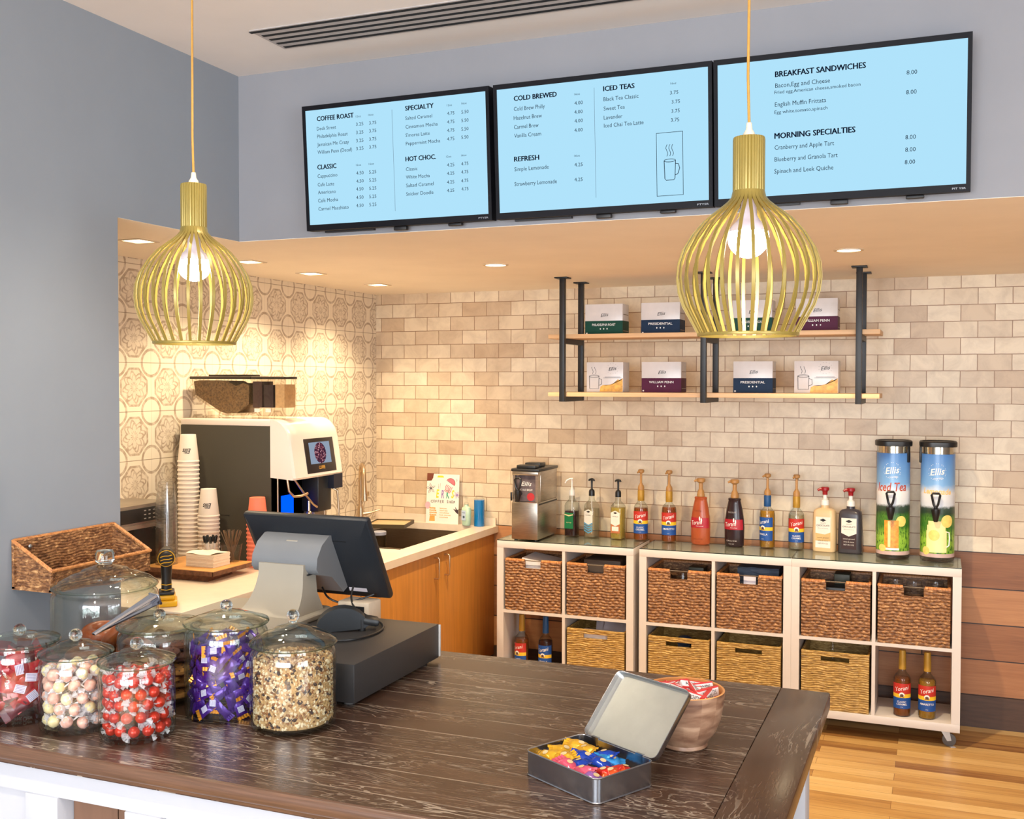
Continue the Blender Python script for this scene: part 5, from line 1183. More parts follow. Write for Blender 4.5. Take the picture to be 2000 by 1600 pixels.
# espresso machine
t = thing('espresso_machine', 'white and charcoal automatic espresso machine with a touch screen', 'espresso machine', (0.035, -1.842, 0.9212))
M_mwh = pm('warm_white_machine_plastic', (226, 212, 200), 0.22, 0, 0.02, 4); M_mch = pm('charcoal_machine_panel', (66, 62, 52), 0.55, 0, 0.05, 200); M_int = pm('dark_gloss_recess', (26, 26, 40), 0.2)
D = 0.392; HT = 0.623
mb = MB(); mb.box(0.0, 0.478, 0.0, D, 0.03, 0.594); mb.box(0.0, 0.40, 0.0, D, 0.0, 0.03); obj('side_casing', mb, M_mch, t)
mb = MB(); mb.box(0.0, 0.478, -0.003, D + 0.003, 0.594, HT, 0.006); obj('top_cover', mb, M_mwh, t)
mb = MB(); mb.box(0.10, 0.26, -0.0012, 0.0, 0.196, 0.198); obj('panel_seam', mb, M_ddk, t)
# rounded front head: side profile in x-z extruded along y
prof = [(0.4785, 0.372), (0.598, 0.364), (0.6045, 0.372)]
for k in range(9):
    a = (PI / 2) * k / 8; prof.append((0.478 + 0.098 * math.cos(a) + 0.004, 0.525 + 0.098 * math.sin(a)))
prof.append((0.4785, HT))
mb = MB(); n = len(prof); vs = []
ys = [(-0.003, 0.92), (0.006, 0.985), (0.022, 1.0), (D - 0.022, 1.0), (D - 0.006, 0.985), (D + 0.003, 0.92)]
for yy, k in ys:
    for x, z in prof: vs.append((0.4785 + (x - 0.4785) * k, yy, z))
fs = []
for j in range(len(ys) - 1):
    for i in range(n): fs.append((j * n + i, j * n + (i + 1) % n, (j + 1) * n + (i + 1) % n, (j + 1) * n + i))
mb.add(vs, [f[::-1] for f in fs], 0, True); mb.add(vs[:n], [tuple(range(n))], 0, False); mb.add(vs[-n:], [tuple(range(n))[::-1]], 0, False)
hd = obj('front_head', mb, M_mwh, t, sharp=30)
# touch screen on the sloping front: faces +x
def onfront(u, v, o=0.0):      # u along +y, v up the front
    x0, z0, x1, z1 = 0.598 + 0.001, 0.43, 0.578 + 0.001, 0.545
    return None
sl = math.atan2(0.0245, 0.153)
FR = T(0.6052, 0, 0.372) @ RY(-sl) @ Matrix(((0, 0, 1, 0), (1, 0, 0, 0), (0, 1, 0, 0), (0, 0, 0, 1)))
mb = MB(); mb.box(0.098, 0.335, 0.012, 0.166, -0.0245, 0.0015, 0.001, 0, FR); s = obj('screen_frame', mb, pm('dark_brown_screen_frame', (36, 28, 26), 0.3), t)
mb = MB(); mb.box(0.132, 0.300, 0.052, 0.148, 0.0016, 0.0022, 0, 0, FR); obj('screen', mb, em('machine_screen_glow', C(150, 165, 185), 0.8), s)
def bean_em():
    m = bpy.data.materials.new('screen_bean_picture'); q = NT(m)
    v = q.new('ShaderNodeTexVoronoi'); v.inputs['Scale'].default_value = 110; q.put(v.inputs['Vector'], q.co())
    c = q.ramp(v.outputs['Distance'], [(0.15, C(226, 190, 200)), (0.35, C(150, 80, 90)), (0.6, C(70, 40, 60))])
    e = q.new('ShaderNodeEmission'); q.put(e.inputs[0], c); e.inputs[1].default_value = 0.8; q.end(e.outputs[0]); return m
mb = MB(); mb.flat(disc(0.216, 0.099, 0.0475, 28, 0.99), 0, FR @ T(0, 0, 0.0026)); obj('screen_picture', mb, bean_em(), s)
mb = MB(); mb.text('COFFEE', 0.216, 0.034, 0.05, 0.014, 0, FR @ T(0, 0, 0.0022), centre=True, bold=0.01); obj('brand_text', mb, pm('gold_print', (200, 150, 60), 0.4), s)
# recess with tap block, chrome pipes and blue light
mb = MB(); mb.box(0.45, 0.478 + 0.0, 0.005, D - 0.06, 0.06, 0.372); mb.box(0.4785, 0.60, D - 0.075, D, 0.30, 0.366); obj('recess_back', mb, M_int, t)
mb = MB(); mb.box(0.479, 0.570, 0.235, 0.345, 0.20, 0.371, 0.006); obj('spout_block', mb, M_ddk, t)
mb = MB(); mb.box(0.479, 0.54, 0.25, 0.35, 0.0, 0.198, 0.004); obj('column', mb, pm('beige_steel_column', (160, 140, 118), 0.35, 0.7), t)
mb = MB(); mb.box(0.479, 0.60, 0.01, D - 0.01, 0.0, 0.05, 0.006); obj('drip_tray', mb, M_ss, t)
for pp, rr_ in (([(0.50, 0.02, 0.371), (0.50, 0.02, 0.06)], 0.004), ([(0.52, 0.06, 0.37), (0.53, 0.06, 0.31), (0.545, 0.075, 0.285), (0.56, 0.11, 0.285), (0.575, 0.14, 0.295)], 0.006), ([(0.53, 0.10, 0.36), (0.55, 0.14, 0.30), (0.57, 0.19, 0.24), (0.575, 0.215, 0.225)], 0.005), ([(0.56, 0.36, 0.30), (0.585, 0.372, 0.285), (0.59, 0.375, 0.20), (0.592, 0.376, 0.06)], 0.005), ([(0.56, 0.30, 0.20), (0.562, 0.302, 0.06)], 0.004)):
    obj('chrome_pipe', MB().tube(pp, rr_, 10), M_nick, t)
mb = MB(); mb.ball((0.575, 0.15, 0.205), 0.012); mb.tube([(0.575, 0.15, 0.26), (0.575, 0.15, 0.21)], 0.006, 8); obj('steam_wand_tip', mb, M_nick, t)
mb = MB(); mb.box(0.479, 0.484, 0.075, 0.165, 0.13, 0.285); obj('blue_light_bar', mb, em('blue_machine_light', (0.0, 0.075, 1.0, 1), 1.5), t)
mb = MB(); mb.box(0.487, 0.53, 0.16, 0.23, 0.12, 0.165, 0.003); obj('cup_sensor', mb, M_int, t)
# bean hopper and powder boxes on top
M_hop = thin('smoky_hopper_plastic', (0.97, 0.96, 0.94), 1.45, (0.82, 0.78, 0.72), 0.45, 0.03)
M_bean = pm('roasted_bean_mass', (116, 88, 52), 0.7, 0, 0.55, 130, 0.6); M_lidk = pm('dark_bronze_lid', (54, 46, 36), 0.35)
Y0, Y1 = 0.06, 0.20; ZB2 = HT + 0.0005
hp = [(0.012, 0.175), (0.022, 0.100), (0.16, 0.022), (0.20, 0.012), (0.25, 0.014), (0.325, 0.060), (0.330, 0.175)]
bp = [(0.020, 0.165), (0.030, 0.105), (0.165, 0.030), (0.20, 0.021), (0.25, 0.023), (0.318, 0.064), (0.320, 0.150), (0.29, 0.158), (0.25, 0.145), (0.20, 0.168), (0.05, 0.170)]
XZ = Matrix(((1, 0, 0, 0), (0, 0, 1, 0), (0, 1, 0, 0), (0, 0, 0, 1)))
hs = obj('bean_hopper', MB().prism(hp, Y0, Y1, 0, T(0, 0, ZB2) @ XZ), M_hop, t)
b = obj('coffee_beans', MB().prism(bp, Y0 + 0.006, Y1 - 0.006, 0, T(0, 0, ZB2) @ XZ), M_bean, hs); b['kind'] = 'stuff'
mb = MB(); mb.box(0.004, 0.335, Y0 - 0.006, Y1 + 0.006, ZB2 + 0.1755, ZB2 + 0.188, 0.004); mb.box(0.09, 0.30, Y0 + 0.02, Y1 - 0.02, ZB2 + 0.188, ZB2 + 0.196, 0.003); obj('hopper_lid', mb, M_lidk, hs)
mb = MB()
for x in (0.02, 0.10, 0.28): mb.box(x, x + 0.012, Y0, Y0 + 0.012, ZB2, ZB2 + 0.03); mb.box(x, x + 0.012, Y1 - 0.012, Y1, ZB2, ZB2 + 0.03)
mb.box(0.02, 0.33, Y0, Y1, ZB2 - 0.0003, ZB2 + 0.010); obj('hopper_stand', mb, M_hop, hs)
cols = [(70, 46, 40), (52, 34, 34), (200, 160, 110)]
for k in range(3):
    x0 = 0.338 + 0.0585 * k; x1 = x0 + 0.055
    mb = MB(); mb.box(x0, x1, Y0, Y0 + 0.095, ZB2, ZB2 + 0.175); c = obj('powder_box', mb, M_hop, t)
    mb = MB(); mb.box(x0 + 0.004, x1 - 0.004, Y0 + 0.005, Y0 + 0.09, ZB2 + 0.05, ZB2 + (0.165, 0.15, 0.152)[k]); q = obj('powder', mb, pm('drink_powder_%s' % ('cocoa', 'mocha', 'chai')[k], cols[k], 0.8, 0, 0.15, 60), c); q['kind'] = 'stuff'
    mb = MB(); mb.box(x0 - 0.0012, x1 + 0.0012, Y0 - 0.005, Y0 + 0.10, ZB2 + 0.1752, ZB2 + 0.187, 0.004); obj('box_lid', mb, M_lidk, c)
    if k < 2:
        mb = MB(); mb.box(x0 + 0.015, x1 - 0.012, Y0 - 0.0012, Y0 - 0.0004, ZB2 + 0.030, ZB2 + 0.046); obj('box_label', mb, M_lwhite, c)

# microwave
t = thing('microwave', 'stainless microwave oven behind the wall basket', 'microwave', (0.012, -2.60, 0.9213))
W = 0.464; HM = 0.293; XF = 0.206
mb = MB(); mb.box(0, XF, 0, W, 0.008, HM, 0.003); obj('casing', mb, M_ss, t)
mb = MB(); mb.box(XF + 0.0002, XF + 0.006, 0.01, W - 0.022, HM - 0.070, HM - 0.014, 0.001); k_ = obj('control_panel', mb, M_ddk, t)
FX = T(XF + 0.0066, 0, 0) @ Matrix(((0, 0, 1, 0), (1, 0, 0, 0), (0, 1, 0, 0), (0, 0, 0, 1)))
mb = MB()
for q in range(4):
    for r_ in range(3): mb.flat([(0.30 + 0.026 * q, HM - 0.028 - 0.016 * r_), (0.312 + 0.026 * q, HM - 0.028 - 0.016 * r_), (0.312 + 0.026 * q, HM - 0.024 - 0.016 * r_), (0.30 + 0.026 * q, HM - 0.024 - 0.016 * r_)], 0, FX)
mb.tube([(x, y, 0) for x, y in disc(0.420, HM - 0.038, 0.010, 18)], 0.0011, 5, 0, FX, True); mb.flat(disc(0.420, HM - 0.038, 0.004, 10), 0, FX); obj('control_print', mb, pm('grey_button_print', (170, 165, 160), 0.5), k_)
mb = MB(); mb.box(XF + 0.0002, XF + 0.010, 0.008, W - 0.02, 0.02, HM - 0.078, 0.002); d_ = obj('door', mb, M_ss, t)
mb = MB(); mb.box(XF + 0.0102, XF + 0.0112, 0.03, W - 0.055, 0.045, HM - 0.095); obj('door_window', mb, pm('black_oven_glass', (24, 26, 24), 0.08), d_)
for fy in (0.04, W - 0.04):
    mb = MB(); mb.box(0.02, 0.18, fy - 0.015, fy + 0.015, 0, 0.0082); obj('foot', mb, M_ddk, t)

# cups
M_cup = pm('white_paper_cup', (232, 220, 206), 0.6, 0, 0.02, 10); M_cor = pm('coral_paper_cup', (226, 122, 92), 0.6, 0, 0.06, 20)
def cup_mesh():
    mb = MB(); mb.lathe([(0.0445, 0.0), (0.0468, 0.001), (0.0474, 0.004), (0.0462, 0.007), (0.0445, 0.0085), (0.0330, 0.118), (0.0325, 0.120), (0.0, 0.118)], 32); return mb
def cup_stack(x, y, n, pitch, mat, where, grp, top_logo=True, nm='paper_cup'):
    base = None
    for k in range(n):
        z = 0.9213 + pitch * k; o_ = n - 1 - k
        lab = '%s paper cup, %s in the %s' % ('coral' if mat is M_cor else 'white', ORD[o_] + ('' if o_ == 0 else ' from the top'), where)
        if k == n - 1 and top_logo:
            t = thing(nm, lab, 'cup', (x, y, z), 0, grp)
            c = base.copy(); c.data = base.data; c.name = 'cup_wall'; col.objects.link(c); c.location = (0, 0, 0); c.parent = t
            for q in ('label', 'category', 'group'):
                if q in c: del c[q]
            mb = MB(); S = Matrix.Diagonal((1, 1, 1, 1))
            a0 = R(-62)
            g = text_geo('Ellis', 0.02, 0.35); x0 = min(v[0] for v in g[0]); x1 = max(v[0] for v in g[0])
            vs = []
            for a, b_, _ in g[0]:
                px = (a - x0) / (x1 - x0) * 0.036 - 0.018; pz = 0.060 - b_ * 0.030; rr = 0.0445 - (pz - 0.0085) / 0.1095 * 0.0115 + 0.0007
                aa = a0 - px / rr; vs.append((rr * math.cos(aa), rr * math.sin(aa), pz))
            mb.add(vs, g[1]); obj('script_logo', mb, M_kt, t)
        elif base is None:
            base = tag(obj(nm, cup_mesh(), mat, None, (x, y, z)), lab, 'cup', grp)
        else:
            c = base.copy(); col.objects.link(c); c.location = (x, y, z); c['label'] = lab; c['group'] = grp; c.rotation_euler = (0, 0, k * 0.7)
cup_stack(0.168, -1.957, 24, 0.01905, M_cup, 'tall stack beside the espresso machine', 'white paper cups in the tall stack')
cup_stack(0.278, -1.962, 13, 0.0172, M_cup, 'short stack by the espresso machine', 'white paper cups in the short stack')
cup_stack(0.503, -1.925, 11, 0.0175, M_cor, 'tall coral stack by the espresso machine', 'coral paper cups in the tall stack', False)
cup_stack(0.600, -1.945, 7, 0.0175, M_cor, 'short coral stack by the register screen', 'coral paper cups in the short stack', False)

# serving board, napkins, clear cups, stir sticks
M_brd = pm('orange_pine_board', (208, 150, 84), 0.4, 0, 0.12, 4, 0, (3, 12, 12)); M_bark = pm('rough_bark_edge', (112, 72, 48), 0.8, 0, 0.4, 60, 0.6)
t = thing('serving_board', 'live edge wooden serving board under the napkins', 'board', (0.215, -2.315, 0.9213))
mb = MB(); mb.box(0.0, 0.355, 0.004, 0.265, 0.026, 0.0452, 0.003); obj('board_top', mb, M_brd, t)
mb = MB(); mb.box(0.0, 0.358, 0.0, 0.004, 0.026, 0.043); mb.box(0.355, 0.359, 0.0, 0.265, 0.026, 0.043); obj('bark_edge', mb, M_bark, t)
mb = MB(); mb.prism([(0.02, 0.02), (0.318, 0.02), (0.300, 0.20), (0.03, 0.20)], 0.0, 0.0258); obj('board_foot', mb, M_bark, t)
BZ = 0.9213 + 0.0455
M_nap = pm('cream_paper_napkin', (240, 226, 206), 0.8, 0, 0.03, 60)
mb = MB(); random.seed(3)
for k in range(14):
    j = lambda: random.uniform(-0.0012, 0.0012)
    mb.box(j(), 0.134 + j(), j(), 0.106 + j(), 0.0036 * k, 0.0036 * k + 0.0033)
vs = []; fs = []
for i in range(9):
    for q in range(9): vs.append((0.134 * i / 8, 0.106 * q / 8, 0.0505 + 0.0035 * math.sin(i * 0.9 + q * 0.6) + (0.004 if i in (0, 8) else 0)))
for i in range(8):
    for q in range(8): fs.append((i * 9 + q, i * 9 + 9 + q, i * 9 + 10 + q, i * 9 + q + 1))
mb.add(vs, fs, 0, True)
tag(obj('napkin_stack', mb, M_nap, None, (0.388, -2.247, BZ)), 'stack of cream paper napkins on the serving board', 'napkins')
M_cupc = thin('thin_clear_cup', (0.996, 0.997, 0.997), 1.45, (0.955, 0.96, 0.96), 0.4, 0.05)
def clear_cup(x, y, z, label, h=0.085, r=0.042):
    mb = MB(); mb.lathe([(0.0, 0.0), (r * 0.72, 0.0), (r, h), (r + 0.0022, h + 0.001), (r + 0.0022, h + 0.004), (r - 0.001, h + 0.003)], 28, cap=False)
    return tag(obj('clear_cup', mb, M_clear, None, (x, y, z)), label, 'cup')
clear_cup(0.392, -2.098, BZ, 'clear plastic cup of black lids and pens behind the napkins', 0.080, 0.036)
clear_cup(0.490, -2.088, BZ, 'clear plastic cup of brown stir sticks behind the napkins', 0.070, 0.044)
M_stick = pm('brown_stir_stick', (104, 80, 58), 0.6, 0, 0.15, 40)
first = None; random.seed(11)
for k in range(20):
    a = 2 * PI * k / 20 * 1.9; r0 = 0.016 + 0.007 * (k % 2); rt = 0.030 + 0.006 * (k % 3)
    p0 = Vector((0.490 + 0.5 * r0 * math.cos(a + 2), -2.088 + 0.5 * r0 * math.sin(a + 2), BZ + 0.004)); p1 = Vector((0.490 + rt * math.cos(a), -2.088 + rt * math.sin(a), BZ + 0.128 + 0.008 * math.sin(k * 2.2)))
    d = (p1 - p0).to_track_quat('Z', 'Y').to_euler()
    if first is None:
        mb = MB(); mb.box(-0.0018, 0.0018, -0.0012, 0.0012, 0, 0.13); first = tag(obj('stir_stick', mb, M_stick, None, p0, d), 'brown stir stick standing in the clear cup behind the napkins', 'stir stick', 'stir sticks in the clear cup')
    else:
        c = first.copy(); col.objects.link(c); c.location = p0; c.rotation_euler = d
first = None
for k in range(7):
    a = 2 * PI * k / 7; p0 = Vector((0.392 + 0.010 * math.cos(a + 0.4), -2.098 + 0.010 * math.sin(a + 0.4), BZ + 0.003)); p1 = Vector((0.392 + 0.026 * math.cos(a), -2.098 + 0.026 * math.sin(a), BZ + 0.098 + 0.006 * (k % 2)))
    d = (p1 - p0).to_track_quat('Z', 'Y').to_euler()
    if first is None:
        first = thing('marker_pen', 'black capped white marker standing in the small clear cup', 'marker', p0, 0, 'markers in the small clear cup'); first.rotation_euler = d
        mb = MB(); mb.cyl(0.0048, 0, 0.072, 12); obj('barrel', mb, M_wpl, first)
        mb = MB(); mb.lathe([(0.0056, 0.072), (0.0056, 0.098), (0.003, 0.102), (0.0, 0.102)], 12); obj('pen_cap', mb, M_bpl, first)
    else: dup(first, p0, d)
# clear lids / cups column in front of the microwave
base = None
NC = 17
for k in range(NC):
    z = BZ + 0.0142 * k; o_ = NC - 1 - k
    lab = 'clear cup, %s in the column in front of the microwave' % (ORD[o_] + ('' if o_ == 0 else ' from the top'))
    if base is None:
        mb = MB(); mb.lathe([(0.0425, 0.0), (0.0445, 0.001), (0.0445, 0.004), (0.0420, 0.006), (0.0310, 0.108), (0.0, 0.109)], 26)
        base = tag(obj('clear_cup', mb, M_cupc, None, (0.283, -2.238, z)), lab, 'cup', 'clear cups in the column')
    else:
        c = base.copy(); col.objects.link(c); c.location = (0.283, -2.238, z); c['label'] = lab
# ------------------------------------------------------------------ island table
M_tx = mat_table('dark_oak_boards', 'x'); M_ty = mat_table('dark_oak_end_board', 'y')
M_leg = pm('white_painted_wood', (172, 174, 182), 0.5, 0, 0.03, 6); M_brdoor = pm('brown_island_back', (110, 80, 62), 0.5, 0, 0.12, 4, 0, (12, 12, 1))
TZ = 0.93
t = thing('island_counter', 'white island counter with a dark plank top holding the candy jars', 'counter', (0.75, -4.015, 0.0))
O = T(-0.75, 4.015, 0)
def edged(x0, x1, y0, y1, z0, z1, mb, front=False, right=False):
    mb.box(x0, x1, y0, y1, z0, z1, 0.0, 0, O)
mb = MB(); y0, y1 = -4.010, -2.935
mb.box(0.752, 2.8245, y0 + 0.012, y1, 0.888, TZ, 0, 0, O)
obj('plank_top', mb, M_tx, t)
mb = MB(); mb.box(2.82455, 2.946, y0 + 0.012, y1, 0.888, TZ, 0.004, 0, O); obj('end_board', mb, M_ty, t)
# moulded front edge: profile in y-z swept along x
pe = [(0.0125, 0.042), (0.006, 0.041), (0.0015, 0.036), (0.0, 0.030), (0.0, 0.018), (0.004, 0.012), (0.008, 0.010), (0.010, 0.003), (0.016, 0.0), (0.0125, 0.0)]
mb = MB(); vs = []; n = len(pe)
for x in (0.752, 2.946):
    for a, b in pe: vs.append((x, y0 + a, 0.888 + b))
mb.add(vs, [(i, i + 1, n + i + 1, n + i) for i in range(n - 1)] , 0, True, O); mb.add(vs, [tuple(range(n)), tuple(range(n, 2 * n))[::-1]], 0, False, O)
obj('moulded_edge', mb, pm('dark_oak_edge', (92, 66, 50), 0.3, 0, 0.3, 8, 0, (1, 40, 40)), t)
mb = MB(); mb.box(0.78, 2.90, -3.985, -3.962, 0.828, 0.8878, 0, 0, O); mb.box(0.78, 2.90, -2.985, -2.962, 0.80, 0.8878, 0, 0, O); mb.box(2.878, 2.90, -3.962, -2.985, 0.80, 0.8878, 0, 0, O); obj('apron', mb, M_leg, t)
for a, b in ((0.78, 0.87), (1.378, 1.468), (1.648, 1.738), (2.81, 2.90)):
    for ya in ((-3.990, -3.90), (-3.05, -2.96)):
        if ya[0] > -3.5 and a in (1.378, 1.648): continue
        mb = MB(); mb.box(a, b, ya[0], ya[1], 0.0, 0.8279 if ya[0] < -3.5 else 0.7999, 0.002, 0, O); obj('leg', mb, M_leg, t)
mb = MB(); mb.box(0.872, 1.376, -3.976, -3.962, 0.10, 0.827, 0, 0, O); obj('side_panel', mb, M_leg, t)
mb = MB(); mb.box(1.740, 2.808, -3.972, -3.955, 0.10, 0.827, 0, 0, O); obj('front_panel', mb, M_leg, t)
for a, b in ((1.470, 1.590), (1.593, 1.646)):
    mb = MB(); mb.box(a, b, -3.945, -3.93, 0.05, 0.827, 0, 0, O); obj('back_door', mb, M_brdoor, t)

# ------------------------------------------------------------------ glass jars
M_jar = thin('jar_glass', (0.988, 0.994, 0.990), 1.72, (0.80, 0.86, 0.82), 0.40, 0.012); M_knob = glass('solid_knob_glass')
def jar(x, y, Rr, zs, zk, label, lidk=1.0, flatknob=False, tilt=0.0):
    """zs = shoulder height, zk = top of the knob, above the table"""
    t = thing('glass_jar', label, 'jar', (x, y, TZ + 0.0004), 0, 'lidded glass jars on the island')
    nk = Rr * 0.90
    prof = [(0.0, 0.0015), (Rr * 0.90, 0.0), (Rr * 0.975, 0.006), (Rr, 0.018), (Rr, zs - 0.016), (Rr * 0.985, zs - 0.004), (Rr * 0.95, zs + 0.003), (nk, zs + 0.006), (nk, zs + 0.012), (nk - 0.004, zs + 0.012), (nk - 0.004, zs + 0.004), (Rr - 0.006, zs - 0.008), (Rr - 0.0045, zs - 0.018), (Rr - 0.0045, 0.022), (Rr * 0.95 - 0.004, 0.011), (0.0, 0.009)]
    mb = MB(); mb.lathe(prof, 56); obj('jar_body', mb, M_jar, t)
    z = zs + 0.0125; lr = Rr * lidk
    h = zk - z
    kr = 0.0145 if not flatknob else 0.024
    lp = [(0.0, z + 0.004), (nk - 0.010, z + 0.002), (nk - 0.008, z - 0.006), (nk - 0.0055, z - 0.006), (nk - 0.005, z + 0.001), (lr - 0.002, z + 0.0005), (lr + 0.002, z + 0.004), (lr, z + 0.009), (lr * 0.86, z + h * 0.24), (lr * 0.62, z + h * 0.38), (lr * 0.46, z + h * 0.44), (lr * 0.42, z + h * 0.50), (lr * 0.30, z + h * 0.54), (kr * 0.8, z + h * 0.60), (kr * 0.62, z + h * 0.66)]
    kz = zk - kr if not flatknob else zk - 0.020
    mb = MB(); mb.lathe(lp, 56); l = obj('lid', mb, M_jar, t)
    mb = MB()
    if flatknob: mb.lathe([(0.0, z + h * 0.62), (kr * 0.75, z + h * 0.62), (kr * 0.8, z + h * 0.70), (kr, zk - 0.032), (kr * 1.02, zk - 0.010), (kr * 0.85, zk - 0.002), (0.0, zk)], 28)
    else:
        mb.lathe([(0.0, z + h * 0.60), (kr * 0.60, z + h * 0.62), (kr * 0.55, kz - kr * 0.86)], 20); mb.ball((0, 0, kz), kr, 24, 16)
    obj('lid_knob', mb, M_knob, l)
    mb = MB(); mb.lathe([(lr - 0.006, z + 0.002), (lr + 0.001, z + 0.002), (lr + 0.0026, z + 0.005), (lr + 0.001, z + 0.009), (lr - 0.004, z + 0.009)], 56, cap=False); obj('lid_rim', mb, thin('lid_rim_glass', (0.90, 0.94, 0.91), 1.5, (0.55, 0.64, 0.59), 0.5, 0.03), l)
    return t
JG = (1.835, -3.655, 0.0973); JP = (1.640, -3.640, 0.0965); JL = (1.553, -3.842, 0.0815); JO = (1.386, -3.850, 0.0795); JR = (1.212, -3.845, 0.0872); JC = (1.420, -3.612, 0.1005); JB = (1.140, -3.495, 0.136)
jar(*JG, 0.172, 0.264, 'round glass jar filled with granola beside the cash drawer')
jar(*JP, 0.198, 0.268, 'round glass jar of purple wrapped chocolates')
jar(*JL, 0.147, 0.217, 'round glass jar of red foil ball candies at the table front')
jar(*JO, 0.151, 0.222, 'round glass jar of pale lollipops')
jar(*JR, 0.160, 0.217, 'round glass jar of red wrapped bars at the far left of the table')
jar(*JC, 0.166, 0.222, 'round glass jar of cookies under the tongs')
jar(*JB, 0.222, 0.334, 'largest glass jar, holding donuts, under the wall basket', 0.98, True)

# granola
random.seed(5)
M_gr = [pm('oat_flakes', (190, 152, 104), 0.8, 0, 0.15, 40), pm('pale_oats', (224, 202, 168), 0.8, 0, 0.1, 40), pm('toasted_oats', (140, 92, 54), 0.8, 0, 0.2, 40), pm('dark_raisins', (62, 44, 40), 0.6, 0, 0.2, 40)]
ICO = None
def ico():
    bm = bmesh.new(); bmesh.ops.create_icosphere(bm, subdivisions=1, radius=1.0)
    bm.verts.index_update(); r = ([tuple(v.co) for v in bm.verts], [tuple(v.index for v in f.verts) for f in bm.faces]); bm.free(); return r
ICO = ico()
x, y, Rr = JG; mb = MB(); ri = Rr - 0.0065
mb.lathe([(0.0, 0.012), (ri - 0.008, 0.012), (ri - 0.005, 0.02), (ri - 0.005, 0.150), (0.0, 0.150)], 40, 0)
for k in range(4300):
    s = random.uniform(0.0026, 0.0060)
    if k < 3700:
        a = random.uniform(0, 2 * PI); rr = ri - 0.0035 - random.random() * 0.003; z = random.uniform(0.0145, 0.155)
        rr = min(rr, ri - s)
    else:
        a = random.uniform(0, 2 * PI); rr = (ri - 0.005) * math.sqrt(random.random()); z = 0.150 + random.uniform(-0.002, 0.005)
    p = random.random(); mi = 0 if p < 0.45 else 1 if p < 0.75 else 2 if p < 0.93 else 3
    if mi == 3: s *= 1.25
    M = T(rr * math.cos(a), rr * math.sin(a), z) @ Euler((random.uniform(0, 6), random.uniform(0, 6), random.uniform(0, 6))).to_matrix().to_4x4() @ Matrix.Diagonal((s, s * random.uniform(0.6, 1), s * random.uniform(0.5, 0.9), 1))
    mb.add(ICO[0], ICO[1], mi, False, M)
o = tag(obj('granola', mb, M_gr, None, (x, y, TZ + 0.0004)), 'oat granola filling the round jar beside the cash drawer', 'granola'); o['kind'] = 'stuff'

# packed sweets
def pack(ri, z0, z1, d, seed, layer=0.82, inner_top=True):
    random.seed(seed); pts = []
    nl = max(1, int((z1 - z0 - d) / (d * layer)) + 1); rr = ri - d / 2
    nr = int(2 * PI * rr / d)
    for k in range(nl):
        z = z0 + d / 2 + (z1 - z0 - d) * k / max(1, nl - 1)
        for q in range(nr):
            a = 2 * PI * (q + 0.5 * (k % 2)) / nr
            pts.append((rr * math.cos(a), rr * math.sin(a), z + random.uniform(-0.1, 0.1) * d))
        if inner_top and k == nl - 1:
            r2 = rr - d; n2 = max(1, int(2 * PI * r2 / d)) if r2 > d * 0.3 else 1
            for q in range(n2): pts.append((r2 * math.cos(2 * PI * q / n2), r2 * math.sin(2 * PI * q / n2), z + 0.05 * d))
    return pts
def rot(): return Euler((random.uniform(0, 6.3), random.uniform(0, 6.3), random.uniform(0, 6.3)))
def clampend(p, d, L, ri, z0, z1):
    e = p + d * L
    return e.x ** 2 + e.y ** 2 < ri * ri and z0 < e.z < z1
M_foil = pm('red_orange_foil', (206, 48, 26), 0.22, 0.35, 0.25, 30); M_film = thin('clear_candy_film', (0.93, 0.90, 0.93), 1.5, (0.8, 0.74, 0.8), 0.5, 0.12, (0.82, 0.77, 0.80), 0.55)
def twist_mesh(mb, ax, L0, L1, w_, mi=0):
    for s in (-1, 1):
        vs = [(s * L0, 0, 0)]; n = 9
        for k in range(n):
            a = -1.0 + 2.0 * k / (n - 1); vs.append((s * (L1 * math.cos(a * 0.8)), w_ * a, 0.0035 * (1 if k % 2 else -1)))
        mb.add(vs, [(0, k, k + 1) for k in range(1, n)], mi, False)
x, y, Rr = JL; ri = Rr - 0.006; first = None; O_ = Vector((x, y, TZ + 0.0004))
LL = 'red foil ball candy with clear twisted ends inside the round jar'
for p in pack(ri, 0.011, 0.146, 0.0290, 4, 0.80):
    r3 = rot(); loc = O_ + Vector(p)
    if first is None:
        first = thing('ball_candy', LL, 'candy', loc, 0, 'red ball candies in the jar'); first.rotation_euler = r3
        mb = MB(); mb.ball((0, 0, 0), 0.0124, 16, 10); obj('foil_ball', mb, M_foil, first)
        mb = MB(); twist_mesh(mb, 0, 0.010, 0.027, 0.0155); obj('wrapper_ends', mb, M_film, first)
    else:
        d = Vector(p); a = math.atan2(d.y, d.x); r3 = Euler((random.uniform(0, 6.3), random.uniform(-0.9, 0.9), a + PI / 2 + random.uniform(-0.45, 0.45)))
        dup(first, loc, r3)
